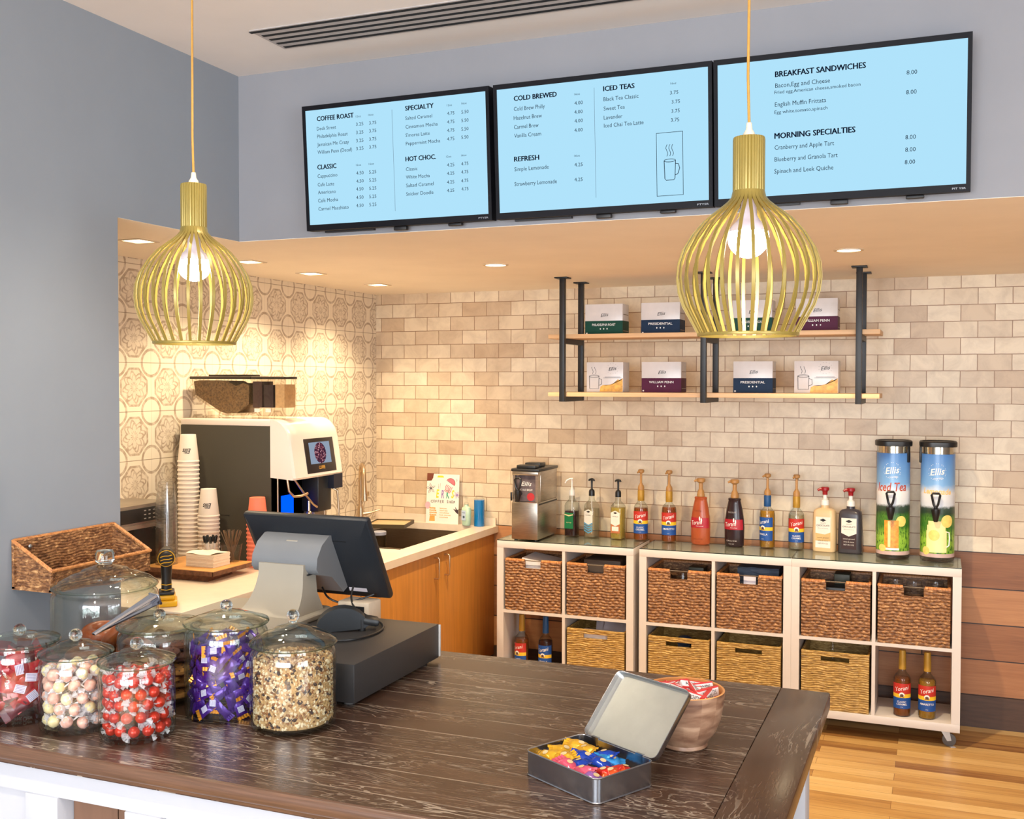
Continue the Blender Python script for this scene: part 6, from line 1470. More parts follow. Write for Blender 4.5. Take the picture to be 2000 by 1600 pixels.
# lollipops
M_lol = pm('pale_pink_cream_candy', (226, 166, 150), 0.3, 0, 0.40, 55); M_lol2 = pm('pale_lemon_candy', (232, 208, 160), 0.3, 0, 0.2, 70); M_stk = pm('white_lollipop_stick', (236, 228, 222), 0.6)
x, y, Rr = JO; ri = Rr - 0.006; O_ = Vector((x, y, TZ + 0.0004)); prot = []
for nm, m in (('pink', M_lol), ('lemon', M_lol2)): prot.append([nm, m, None])
for i, p in enumerate(pack(ri, 0.011, 0.148, 0.0305, 9, 0.84)):
    pr = prot[0 if (i * 7) % 10 < 6 else 1]; loc = O_ + Vector(p); P_ = Vector(p)
    for tr in range(60):
        a_ = math.atan2(P_.y, P_.x); s_ = random.choice((-1, 1)); d = Vector((-math.sin(a_) * s_ * 0.75 - math.cos(a_) * random.uniform(0.15, 0.5), math.cos(a_) * s_ * 0.75 - math.sin(a_) * random.uniform(0.15, 0.5), random.uniform(-0.9, 0.9))).normalized(); r3 = d.to_track_quat('Z', 'Y').to_euler()
        if clampend(P_, d, 0.062, ri - 0.002, 0.012, 0.155): break
    else: r3 = (Vector((0, 0, 0.08)) - P_).to_track_quat('Z', 'Y').to_euler()
    if pr[2] is None:
        t = thing('lollipop', ('%s lollipop on a white stick inside the round jar' % ('pale pink' if pr[0] == 'pink' else 'pale lemon')), 'lollipop', loc, 0, 'lollipops in the jar'); t.rotation_euler = r3
        mb = MB(); mb.ball((0, 0, 0), 0.0138, 16, 10, 0, None, (1, 1, 0.86)); obj('candy_head', mb, pr[1], t)
        mb = MB(); mb.cyl(0.0019, 0.010, 0.062, 8); obj('stick', mb, M_stk, t)
        mb = MB(); mb.lathe([(0.0145, -0.004), (0.0130, 0.008), (0.004, 0.013), (0.010, 0.022), (0.012, 0.024)], 14, cap=False, groove=lambda q: 1.0 if q % 2 else 0.82); obj('wrapper', mb, M_film, t)
        pr[2] = t
    else: dup(pr[2], loc, r3)
# purple chocolates and red bars: pillow packs
def pillow(mb, L, W, H, mi=0, tail=0.008, tmi=None):
    n = 9; m = 6; vs = []; fs = []
    for s in (1, -1):
        o = len(vs)
        for i in range(n + 1):
            for j in range(m + 1):
                u = -1 + 2 * i / n; v = -1 + 2 * j / m
                h = H / 2 * max(0, (1 - abs(u) ** 3)) * max(0, (1 - abs(v) ** 3))
                vs.append((u * L / 2, v * W / 2 * (1 - 0.10 * (1 - abs(u))), s * h + 0.0008 * math.sin(7 * u + 5 * v)))
        for i in range(n):
            for j in range(m):
                f = (o + i * (m + 1) + j, o + (i + 1) * (m + 1) + j, o + (i + 1) * (m + 1) + j + 1, o + i * (m + 1) + j + 1)
                fs.append(f if s == 1 else f[::-1])
    mb.add(vs, fs, mi, True)
    for s in (-1, 1):
        k = 8; vv = []
        for q in range(k + 1):
            yy = -W * 0.5 + W * q / k; vv += [(s * L / 2 * 0.985, yy, 0.0), (s * (L / 2 + tail), yy * 1.04, 0.0014 * (1 if q % 2 else -1))]
        mb.add(vv, [(2 * q, 2 * q + 2, 2 * q + 3, 2 * q + 1) for q in range(k)], mi if tmi is None else tmi, False)
M_pur = pm('purple_foil', (70, 26, 132), 0.22, 0.3, 0.3, 25); M_org = pm('orange_gold_foil', (226, 146, 36), 0.25, 0.3, 0.2, 25); M_lab = pm('pale_printed_label', (206, 200, 222), 0.5, 0, 0.1, 200); M_txt2 = pm('grey_violet_print', (120, 108, 150), 0.5)
def choc_proto(nm, label, main, tail, L, W, H, grp, word=None, wordm=None):
    t = thing(nm, label, 'candy', (0, 0, 0), 0, grp)
    mb = MB(); pillow(mb, L, W, H, 0, L * 0.24, 1); obj('wrapper', mb, [main, tail], t)
    if main is tail and not word: return t
    mb = MB(); mb.box(-L * 0.18, L * 0.22, -W * 0.27, W * 0.27, -H / 2 - 0.0006, -H / 2 + 0.0002); lb = obj('label_patch', mb, M_lab, t)
    mb = MB()
    for q in range(5): mb.box(-L * 0.15, L * 0.18, -W * 0.22 + W * 0.1 * q, -W * 0.19 + W * 0.1 * q, -H / 2 - 0.0009, -H / 2 - 0.0006)
    obj('label_lines', mb, M_txt2, lb)
    if word:
        mb = MB(); mb.text(word, 0, 0, L * 0.74, W * 0.30, 0, T(0, 0, H / 2 + 0.0009), centre=True, bold=0.02); obj('wrapper_text', mb, wordm, t)
    return t
def fill(proto, spec, pts, O_, tilt=0.6):
    for i, p in enumerate(pts):
        a = math.atan2(p[1], p[0]); roll = random.uniform(0, 2 * PI)
        # lie against the glass: local z outward, then spun about it
        q = RZ(a) @ RY(R(90)) @ RZ(roll) @ RX(random.uniform(-tilt, tilt)) @ RY(random.uniform(-tilt * 0.6, tilt * 0.6))
        if i % 2: q = q @ RX(PI)
        pr = spec(i)
        if not pr.get('used'):
            pr['used'] = True; o = proto[pr['k']]; o.location = O_ + Vector(p); o.rotation_euler = q.to_euler()
        else: dup(proto[pr['k']], O_ + Vector(p), q.to_euler())
x, y, Rr = JP; O_ = Vector((x, y, TZ + 0.0004)); random.seed(21)
pr = [choc_proto('wrapped_chocolate', 'purple wrapped chocolate with orange ends inside the round jar', M_pur, M_org, 0.036, 0.026, 0.013, 'purple chocolates in the jar'), choc_proto('wrapped_chocolate', 'purple wrapped chocolate with purple ends inside the round jar', M_pur, M_pur, 0.038, 0.025, 0.012, 'plain purple chocolates in the jar')]
st = [{'k': 0}, {'k': 1}]
pts = []
for k in range(8):
    rr = 0.0765; z = 0.028 + 0.0195 * k; nq = 12
    for q in range(nq):
        a = 2 * PI * (q + 0.5 * (k % 2)) / nq; pts.append((rr * math.cos(a), rr * math.sin(a), z))
for q in range(6): pts.append((0.045 * math.cos(q * 1.05), 0.045 * math.sin(q * 1.05), 0.168))
pts.append((0, 0, 0.170))
fill(pr, lambda i: st[(i * 3) % 5 < 2], pts, O_, 0.5)
x, y, Rr = JR; O_ = Vector((x, y, TZ + 0.0004)); random.seed(31)
M_rw = pm('red_glossy_wrapper', (156, 18, 34), 0.22, 0.1, 0.25, 25); M_rw2 = pm('dark_maroon_wrapper', (84, 12, 28), 0.25, 0.1, 0.25, 25)
pr = [choc_proto('wrapped_bar', 'red wrapped candy bar inside the far left jar', M_rw, M_rw, 0.060, 0.034, 0.016, 'red wrapped bars in the jar', 'Sweet Chew', M_wt), choc_proto('wrapped_bar', 'maroon wrapped candy bar inside the far left jar', M_rw2, M_rw2, 0.056, 0.032, 0.015, 'maroon wrapped bars in the jar')]
st = [{'k': 0}, {'k': 1}]; pts = []
for k in range(5):
    for q in range(8):
        a = 2 * PI * (q + 0.5 * (k % 2)) / 8; pts.append((0.064 * math.cos(a), 0.064 * math.sin(a), 0.040 + 0.0215 * k))
for q in range(4): pts.append((0.034 * math.cos(q * 1.6), 0.034 * math.sin(q * 1.6), 0.128))
fill(pr, lambda i: st[(i * 3) % 7 < 2], pts, O_, 0.35)
# cookies
M_cook = pm('golden_cookie', (186, 128, 66), 0.8, 0, 0.2, 45, 0.5); M_chip = pm('dark_chocolate_chip', (52, 30, 20), 0.5); M_cook2 = pm('dark_cocoa_cookie', (92, 52, 34), 0.8, 0, 0.25, 45, 0.5)
x, y, Rr = JC; O_ = Vector((x, y, TZ + 0.0004)); random.seed(41)
def cookie(m, label):
    t = thing('cookie', label, 'cookie', (0, 0, 0), 0, 'cookies in the jar')
    mb = MB(); mb.lathe([(0.0, 0.0), (0.036, 0.0), (0.040, 0.004), (0.038, 0.010), (0.028, 0.0135), (0.0, 0.0145)], 26); obj('cookie_body', mb, m, t)
    mb = MB()
    for k in range(14):
        a = k * 2.4; r_ = 0.008 + 0.0021 * k; mb.ball((min(r_, 0.033) * math.cos(a), min(r_, 0.033) * math.sin(a), 0.0122 if r_ < 0.03 else 0.0095), 0.0033, 8, 6)
    obj('chocolate_chips', mb, M_chip, t); return t
ca = cookie(M_cook, 'golden chocolate chip cookie in the jar under the tongs'); cb = cookie(M_cook2, 'dark cocoa cookie in the jar under the tongs'); ua = ub = False
for k in range(18):
    ly, q = divmod(k, 3); a = q * 2.1 + ly * 0.7; p = O_ + Vector((0.050 * math.cos(a), 0.050 * math.sin(a), 0.013 + 0.0205 * ly)); r3 = Euler((random.uniform(-0.10, 0.10), random.uniform(-0.10, 0.10), random.uniform(0, 6)))
    dark = ly >= 4
    src = cb if dark else ca
    if (dark and not ub) or (not dark and not ua):
        src.location = p; src.rotation_euler = r3
        if dark: ub = True
        else: ua = True
    else: dup(src, p, r3)
# donuts
M_don = pm('glazed_brown_dough', (146, 74, 34), 0.3, 0, 0.25, 25, 0.2)
x, y, Rr = JB; random.seed(51); first = None
DL = ['at the bottom left', 'at the bottom right', 'at the bottom back', 'in the middle layer at the left', 'in the middle layer at the right', 'in the middle layer at the back', 'lying topmost', 'leaning on the right wall']
for k, (dx, dy, dz, rx_, ry_) in enumerate(((-0.062, -0.035, 0.030, 0, 0), (0.062, -0.035, 0.030, 0, 0), (0.0, 0.070, 0.030, 0, 0), (-0.055, 0.035, 0.069, 0.05, 0.05), (0.060, 0.034, 0.069, 0, 0.05), (0.0, -0.068, 0.069, 0.05, 0), (-0.012, 0.0, 0.112, 0.12, 0.1), (0.066, -0.02, 0.122, 0.2, -0.7))):
    lab = 'glazed brown donut ' + DL[k] + ('' if 'jar' in DL[k] else ' of the largest jar')
    if first is None:
        mb = MB(); mb.lathe([(0.0345 + 0.0195 * math.cos(a), 0.0185 * math.sin(a)) for a in [2 * PI * q / 16 for q in range(17)]], 32); first = tag(obj('donut', mb, M_don, None, (x + dx, y + dy, TZ + dz), (rx_, ry_, 0)), lab, 'donut', 'donuts in the largest jar')
    else:
        c = first.copy(); col.objects.link(c); c.location = (x + dx, y + dy, TZ + dz); c.rotation_euler = (rx_, ry_, 0); c['label'] = lab

# tongs across the jar lids
M_tong = pm('bright_steel_tongs', (206, 206, 214), 0.18, 1.0, 0.05, 20)
t = thing('serving_tongs', 'shiny steel tongs lying across the jar lids', 'tongs', (1.385, -3.795, 1.127))
pa = Vector((0, 0, 0)); pb = Vector((1.432, -3.640, 1.184)) - Vector((1.385, -3.795, 1.127)); L = pb.length
fx = pb.normalized(); sd = fx.cross(Vector((0, 0, 1))).normalized(); upv = sd.cross(fx)
Mt = Matrix(((fx.x, sd.x, upv.x, 0), (fx.y, sd.y, upv.y, 0), (fx.z, sd.z, upv.z, 0), (0, 0, 0, 1)))
def arm(k):
    mb = MB(); vs = []; fs = []; n = 14
    for i in range(n + 1):
        u = i / n; w_ = 0.007 + 0.013 * u; zc = k * (0.013 * (1 - abs(2 * u - 1) ** 2) * 0 + 0.002 + 0.010 * u)
        for v, dz in ((-1, -0.0022), (-0.6, 0.0008), (-0.2, -0.0002), (0.2, -0.0002), (0.6, 0.0008), (1, -0.0022)): vs.append((L * u, v * w_, zc + dz * k))
    for i in range(n):
        for q in range(5): fs.append((i * 6 + q, i * 6 + q + 1, i * 6 + 7 + q, i * 6 + 6 + q))
    vs2 = [(a, b, c - 0.0009 * k) for a, b, c in vs]; o = len(vs)
    fs += [tuple(j + o for j in f[::-1]) for f in list(fs)]
    mb.add(vs + vs2, fs, 0, True, Mt); return mb
obj('upper_arm', arm(1), M_tong, t, sharp=25); obj('lower_arm', arm(-1), M_tong, t, sharp=25)
mb = MB(); mb.box(L - 0.003, L + 0.002, -0.0205, 0.0205, -0.013, 0.0135, 0.001, 0, Mt); obj('spring_end', mb, M_tong, t)

# wall basket
t = thing('wall_basket', 'brown woven slant front basket fixed to the grey wall', 'basket', (0.749, -3.44, 1.12))
Ln = 0.396; Dp = 0.150; HB = 0.137; HF = 0.060
mb = MB(); AX = Matrix(((0, 0, 1, 0), (1, 0, 0, 0), (0, 1, 0, 0), (0, 0, 0, 1)))      # local xy -> (y, z), normal +x
weave_face(mb, Ln, HF, None, 'wall', T(Dp - 0.004, 0, 0) @ AX, 1.0)
weave_face(mb, Ln, HB, lambda a, b: False, 'wall', T(0.012, 0, 0) @ AX, 2.0)
SD = T(0, 0.004, 0) @ FRONT
def slant(x, z): return z > HB + (HF - HB) * x / Dp - 0.003
weave_face(mb, Dp, HB, slant, 'wall', SD, 3.0)
mb.add([(0.0, 0.006, 0), (Dp, 0.006, 0), (Dp, 0.006, HF), (0, 0.006, HB), (0.0, 0.012, 0), (Dp, 0.012, 0), (Dp, 0.012, HF), (0, 0.012, HB)], [(0, 1, 2, 3), (7, 6, 5, 4)], 0, False)
IN = Matrix(((1, 0, 0, 0), (0, 0, -1, Ln - 0.012), (0, 1, 0, 0), (0, 0, 0, 1)))
weave_face(mb, Dp, HB, slant, 'wall', IN, 4.0)
mb.add([(0.0, Ln - 0.006, 0), (Dp, Ln - 0.006, 0), (Dp, Ln - 0.006, HF), (0, Ln - 0.006, HB), (0.0, Ln, 0), (Dp, Ln, 0), (Dp, Ln, HF), (0, Ln, HB)], [(0, 1, 2, 3), (7, 6, 5, 4)], 0, False)
mb.box(0.0, 0.010, 0, Ln, 0, HB); mb.box(Dp - 0.012, Dp - 0.003, 0, Ln, 0, HF); mb.box(0, Dp, 0, Ln, -0.002, 0.006)
obj('woven_body', mb, M_dkw, t)
mb = MB(); n = 60
cor = [(0.006, 0.0, HB), (0.006, Ln, HB), (Dp, Ln, HF), (Dp, 0.0, HF)]; pts = []
for i in range(4):
    a, b = Vector(cor[i]), Vector(cor[(i + 1) % 4]); k = int((b - a).length / 0.006)
    pts += [a.lerp(b, q / k) for q in range(k)]
mb.tube(pts, [0.0058 * (0.82 + 0.22 * abs(math.sin(i * 1.3))) for i in range(len(pts))], 7, 0, None, True); obj('braided_rim', mb, M_rim, t)
mb = MB(); mb.ball((0.018, 0.05, HB - 0.022), 0.007, 12, 8, 0, None, (0.6, 1, 1)); obj('mounting_bolt', mb, M_steel, t)
mb = MB(); mb.box(0.04, 0.12, 0.06, 0.16, 0.0065, 0.03, 0.004); tag(obj('dark_pouch', mb, M_ddk, None, (0.749, -3.44, 1.12)), 'black pouch lying in the wall basket', 'pouch')

# power drill on the counter end
M_dy = pm('yellow_tool_plastic', (226, 170, 22), 0.4); M_dk2 = pm('black_tool_plastic', (34, 30, 28), 0.45)
t = thing('power_drill', 'black and yellow cordless drill standing on its battery behind the jars', 'drill', (0.672, -2.70, 0.9213), R(40))
mb = MB(); mb.box(-0.036, 0.036, -0.045, 0.055, 0.0, 0.022, 0.006); mb.box(-0.030, 0.030, -0.035, 0.050, 0.022, 0.040, 0.006); obj('battery', mb, M_dy, t)
mb = MB(); mb.box(-0.027, 0.027, -0.034, 0.045, 0.040, 0.052, 0.005); loft(mb, [ring(rrect(0.036, 0.048, 0.016), 0.05), ring(rrect(0.034, 0.044, 0.016), 0.09), ring(rrect(0.040, 0.050, 0.018), 0.15)]); mb.lathe([(0.0, -0.055), (0.020, -0.055), (0.0265, -0.048), (0.0275, -0.02), (0.0275, 0.05), (0.022, 0.075), (0.0, 0.075)], 28, 0, T(0, 0, 0.172) @ RX(R(-90))); mb.box(-0.014, 0.014, -0.04, 0.0, 0.196, 0.204, 0.003); obj('tool_body', mb, M_dk2, t)
mb = MB()
for q in (-0.013, -0.002, 0.010): mb.tube([(-0.020, -0.0555, 0.172 + q - 0.004), (-0.008, -0.0565, 0.172 + q), (0.008, -0.0565, 0.172 + q), (0.020, -0.0555, 0.172 + q + 0.003)], 0.0016, 6)
mb.tube([(0.0275 * math.cos(a), -0.046, 0.172 + 0.0275 * math.sin(a)) for a in [2 * PI * k / 28 for k in range(28)]], 0.0016, 6, 0, None, True)
mb.tube([(-0.019, -0.024, 0.060), (0.0, -0.0255, 0.057), (0.019, -0.024, 0.060)], 0.0015, 6); mb.tube([(-0.019, -0.024, 0.078), (0.0, -0.0255, 0.075), (0.019, -0.024, 0.078)], 0.0015, 6); obj('yellow_trim', mb, M_dy, t)
mb = MB(); mb.lathe([(0.0, 0.0), (0.020, 0.0), (0.021, 0.03), (0.014, 0.045), (0.0, 0.045)], 22, 0, T(0, 0.075, 0.172) @ RX(R(-90))); obj('chuck', mb, M_ddk, t)
# ------------------------------------------------------------------ register
M_drw = pm('charcoal_powder_coat', (52, 50, 50), 0.42, 0.1, 0.06, 300); M_drs = pm('black_powder_coat', (34, 34, 38), 0.45, 0.1, 0.08, 300)
t = thing('cash_drawer', 'long black metal cash drawer under the register', 'cash drawer', (1.30, -3.497, TZ + 0.0003))
mb = MB(); mb.box(0, 0.601, 0, 0.462, 0.009, 0.1035, 0.002); obj('drawer_housing', mb, M_drw, t)
mb = MB(); mb.box(0.004, 0.604, 0.4625, 0.470, 0.012, 0.100, 0.001); obj('drawer_front', mb, pm('pale_grey_drawer_front', (196, 190, 184), 0.4), t)
for fx, fy in ((0.03, 0.03), (0.57, 0.03), (0.03, 0.42), (0.57, 0.42)):
    mb = MB(); mb.cyl(0.014, 0, 0.0092, 14, 0, T(fx, fy, 0)); obj('foot', mb, M_rub, t)
DZ = TZ + 0.0003 + 0.1037
M_sand = pm('sand_grey_plastic', (154, 146, 132), 0.45, 0, 0.02, 10); M_gy = pm('cool_grey_plastic', (112, 114, 117), 0.45, 0, 0.02, 10); M_char = pm('charcoal_screen_back', (28, 31, 36), 0.42, 0, 0.1, 300)
t = thing('register_terminal', 'touch screen register seen from behind on a sand grey foot', 'register', (1.19, -3.40, DZ))
O = T(-1.19, 3.40, -DZ)
P6 = rrect(0.372, 0.385, 0.05, 6)
mb = MB(); loft(mb, [ring(P6, 0.001, 0.99), ring(P6, 0.004), ring(P6, 0.013), ring(P6, 0.016, 0.985)], 0, T(0.186, 0.2, 0)); obj('base_plate', mb, M_sand, t)
# foot: concave sweep from plate up to the head
zp = DZ + 0.0162
prof = []
for k in range(11):
    u = k / 10; prof.append((-3.205 + 0.085 * (1 - (1 - u) ** 2.2), zp + 0.135 * u ** 1.35))
back = [(-3.06, zp + 0.135), (-3.06, zp + 0.05), (-3.05, zp)]
YZ = Matrix(((0, 0, 1, 0), (1, 0, 0, 0), (0, 1, 0, 0), (0, 0, 0, 1)))
mb = MB(); vs = []; pf = prof + back; n = len(pf)
for s in (-1, 1):
    for k, (a, b) in enumerate(pf):
        hw = 0.098 - 0.022 * min(1, (b - zp) / 0.10) ** 0.6
        vs.append((1.437 + s * hw, a, b))
fs = [(i, (i + 1) % n, n + (i + 1) % n, n + i) for i in range(n)]
mb.add(vs, [f for f in fs], 0, True, O); mb.add(vs, [tuple(range(n))[::-1], tuple(range(n, 2 * n))], 0, False, O); obj('curved_foot', mb, M_sand, t, sharp=50)
hd = [(-3.012, 1.262), (-3.045, 1.262), (-3.083, 1.240), (-3.108, 1.205), (-3.112, 1.175), (-3.098, 1.158), (-3.03, 1.140), (-2.965, 1.085), (-2.93, 1.10)]
mb = MB(); vs = []; n = len(hd)
for xx in (1.330, 1.552):
    for a, b in hd: vs.append((xx, a, b))
mb.add(vs, [(i, (i + 1) % n, n + (i + 1) % n, n + i) for i in range(n)], 0, True, O); mb.add(vs, [tuple(range(n))[::-1], tuple(range(n, 2 * n))], 0, False, O); h = obj('printer_head', mb, M_gy, t, sharp=50)
mb = MB(); mb.box(1.36, 1.52, -3.106, -3.05, 1.1535, 1.1575, 0, 0, O)
mb.tube([(1.372, -3.108, 1.157), (1.368, -3.116, 1.150), (1.368, -3.118, 1.142)], 0.002, 6, 0, O); mb.tube([(1.512, -3.108, 1.157), (1.508, -3.116, 1.150), (1.508, -3.118, 1.142)], 0.002, 6, 0, O); obj('paper_slot', mb, M_ddk, h)
mb = MB(); mb.box(1.425, 1.463, -3.075, -3.06, 1.236, 1.2475, 0.001, 0, O); obj('release_button', mb, M_sand, h)
dn = Vector((0, 0.145, -0.2535)); LS = dn.length; dn.normalize(); nb = Vector((0, dn.z, -dn.y))        # outward normal of the back
Ms = Matrix(((1, -dn.x, nb.x, 1.247), (0, -dn.y, nb.y, -2.905), (0, -dn.z, nb.z, 1.0555), (0, 0, 0, 1)))   # local x right, y up the slope, z out of the back
Mo = O @ Ms
WS = 0.431
mb = MB(); mb.box(0, WS, 0, LS, -0.030, -0.006, 0.008, 0, Mo)
q = [(0.006, 0.006, -0.007), (WS - 0.006, 0.006, -0.007), (WS - 0.006, LS - 0.004, -0.007), (0.006, LS - 0.004, -0.007), (0.03, 0.02, 0.012), (WS - 0.03, 0.02, 0.012), (WS - 0.035, LS - 0.06, 0.012), (0.035, LS - 0.06, 0.012)]
mb.add(q, [(4, 5, 6, 7), (0, 1, 5, 4), (1, 2, 6, 5), (2, 3, 7, 6), (3, 0, 4, 7)], 0, False, Mo); s = obj('screen_housing', mb, M_char, t)
mb = MB(); mb.box(0.012, WS - 0.012, 0.012, LS - 0.012, -0.0312, -0.0302, 0, 0, Mo); obj('screen', mb, pm('black_screen_glass', (14, 14, 16), 0.08), s)
mb = MB(); mb.box(0.08, 0.35, LS - 0.0685, LS - 0.065, 0.011, 0.0128, 0, 0, Mo); obj('vent_line', mb, M_ddk, s)
mb = MB(); mb.flat([(0.158, LS - 0.036), (0.225, LS - 0.036), (0.225, LS - 0.028), (0.158, LS - 0.028)], 0, Mo @ T(0, 0, 0.0085) @ RX(R(-19))); obj('brand_plate', mb, pm('grey_brand_plate', (110, 112, 106), 0.4), s)
mb = MB(); mb.box(0.31, 0.37, 0.040, 0.052, 0.0122, 0.0140, 0, 0, Mo); obj('port_sticker', mb, M_lil, s)
mb = MB(); mb.box(0.05, 0.40, 0.024, 0.036, 0.0122, 0.0135, 0, 0, Mo); obj('port_strip', mb, M_ddk, s)
# scanner cradle and cable
t = thing('barcode_scanner', 'black arched handheld scanner lying on the cash drawer', 'scanner', (1.69, -3.20, DZ + 0.0003), R(32))
mb = MB(); pts = []
for k in range(15):
    a = PI * 0.93 * k / 14; pts.append((-0.072 * math.cos(a), 0.062 * math.sin(a) + 0.002))
inn = [(0.045 * math.cos(PI * k / 10) + 0.010, 0.030 * math.sin(PI * k / 10)) for k in range(1, 10)]
poly = pts + [(0.060, 0.008), (0.036, 0.004)] + [(-0.03, 0.0), (-0.070, 0.0)]
mb.prism(poly, -0.024, 0.024, 0, FRONT, True); obj('scanner_body', mb, M_char, t, sharp=30)
mb = MB(); mb.cyl(0.010, 0.0, 0.03, 16, 0, T(0.052, -0.015, 0)); mb.box(0.048, 0.092, -0.026, 0.026, 0.028, 0.048, 0.006, 0, RY(R(12))); obj('scanner_head', mb, M_ddk, t)
cb = [(1.60, -2.99, DZ + 0.075), (1.605, -3.01, DZ + 0.045), (1.63, -3.03, DZ + 0.02), (1.69, -3.06, DZ + 0.008), (1.77, -3.12, DZ + 0.004), (1.80, -3.20, DZ + 0.004), (1.785, -3.29, DZ + 0.004), (1.73, -3.33, DZ + 0.004), (1.66, -3.34, DZ + 0.004), (1.62, -3.30, DZ + 0.005)]
def smooth(P, n=6):
    P = [Vector(p) for p in P]; o = []
    for i in range(len(P) - 1):
        p0, p1, p2, p3 = P[max(i - 1, 0)], P[i], P[i + 1], P[min(i + 2, len(P) - 1)]
        for k in range(n):
            u = k / n; o.append(0.5 * ((2 * p1) + (p2 - p0) * u + (2 * p0 - 5 * p1 + 4 * p2 - p3) * u * u + (3 * p1 - p0 - 3 * p2 + p3) * u ** 3))
    return o + [P[-1]]
mb = MB(); mb.tube(smooth(cb), 0.0032, 8); tag(obj('scanner_cable', mb, M_bpl), 'black cable looping over the cash drawer beside the scanner', 'cable')
mb = MB(); mb.tube(smooth([(1.50, -3.0, 1.10), (1.535, -3.02, 1.075), (1.58, -3.01, 1.062), (1.63, -2.985, 1.075), (1.655, -2.965, 1.085)]), 0.003, 8); tag(obj('power_cable', mb, M_bpl), 'short black cable between the register foot and the cream printer', 'cable')
t = thing('receipt_printer', 'small cream box printer behind the cash drawer', 'printer', (1.565, -3.022, TZ + 0.0003))
mb = MB(); mb.box(0, 0.105, 0, 0.075, 0, 0.140, 0.006); obj('printer_case', mb, pm('cream_printer_plastic', (206, 190, 168), 0.45), t)
mb = MB(); mb.box(0.060, 0.090, -0.0012, 0.004, 0.108, 0.128); obj('printer_slots', mb, M_ddk, t)

# ------------------------------------------------------------------ tin of candies and bowl of mints
M_tin = pm('brushed_tin', (172, 174, 180), 0.26, 1.0, 0.05, 60); M_tin2 = pm('matt_tin_lid_inside', (190, 190, 182), 0.34, 0.9, 0.04, 30)
ang = math.atan2(-0.099, 0.18)
t = thing('candy_tin', 'hinged silver tin standing open in front of the wooden bowl', 'tin', (2.434, -3.739, TZ + 0.0003), ang)
TW, TD, TH = 0.205, 0.155, 0.048
Pt = [(x + TW / 2, y + TD / 2) for x, y in rrect(TW, TD, 0.014, 6)]; Pi = [(x + TW / 2, y + TD / 2) for x, y in rrect(TW - 0.003, TD - 0.003, 0.0125, 6)]
def wallring(mb, z0, z1, M=None):
    n = len(Pt); vs = [(x, y, z0) for x, y in Pt] + [(x, y, z1) for x, y in Pt] + [(x, y, z1) for x, y in Pi] + [(x, y, z0 + 0.0012) for x, y in Pi]
    fs = []
    for a in range(3):
        for i in range(n): fs.append((a * n + i, a * n + (i + 1) % n, (a + 1) * n + (i + 1) % n, (a + 1) * n + i))
    mb.add(vs, fs, 0, True, M); mb.add([vs[i] for i in range(n)], [tuple(range(n))[::-1]], 0, False, M); mb.add([vs[3 * n + i] for i in range(n)], [tuple(range(n))], 0, False, M)
mb = MB(); wallring(mb, 0.0, TH); b = obj('tin_box', mb, M_tin, t)
mb = MB()
mb.tube([(x, y, TH) for x, y in Pt], 0.0016, 6, 0, None, True); mb.tube([(x, y, 0.0018) for x, y in Pt], 0.0018, 6, 0, None, True); obj('rolled_edges', mb, M_tin, t)
th = R(42)
HL = T(0, TD + 0.001, TH + 0.002) @ RX(-th) @ Matrix(((1, 0, 0, 0), (0, 0, 1, 0), (0, 1, 0, 0), (0, 0, 0, 1))) # lid: local y up along lid, local z back
mb = MB(); n = len(Pt); Lz = 0.013
vs = [(x, y, 0.0) for x, y in Pt] + [(x, y, Lz - 0.002) for x, y in Pt] + [(TW / 2 + (x - TW / 2) * 0.985, TD / 2 + (y - TD / 2) * 0.985, Lz) for x, y in Pt]
wi = [(x, y, 0.0) for x, y in Pi] + [(x, y, Lz - 0.0015) for x, y in Pi]
fs = []
for a in range(2):
    for i in range(n): fs.append((a * n + i, (a + 1) * n + i, (a + 1) * n + (i + 1) % n, a * n + (i + 1) % n))
mb.add(vs, fs, 0, True, HL); mb.add([vs[2 * n + i] for i in range(n)], [tuple(range(n))], 0, False, HL)
mb.add(vs[:n] + wi[:n], [(i, (i + 1) % n, n + (i + 1) % n, n + i) for i in range(n)], 0, True, HL)
mb.add(wi, [(i, (i + 1) % n, n + (i + 1) % n, n + i) for i in range(n)], 0, True, HL)
l = obj('tin_lid', mb, M_tin, t, sharp=50)
mb = MB(); mb.add([(x, y, Lz - 0.0016) for x, y in Pi], [tuple(range(n))[::-1]], 0, False, HL); obj('lid_lining', mb, M_tin2, l)
mb = MB()
for xx in (0.03, TW - 0.05): mb.box(xx, xx + 0.02, TD - 0.0015, TD + 0.004, TH - 0.012, TH + 0.004)
obj('hinge', mb, M_tin, t)
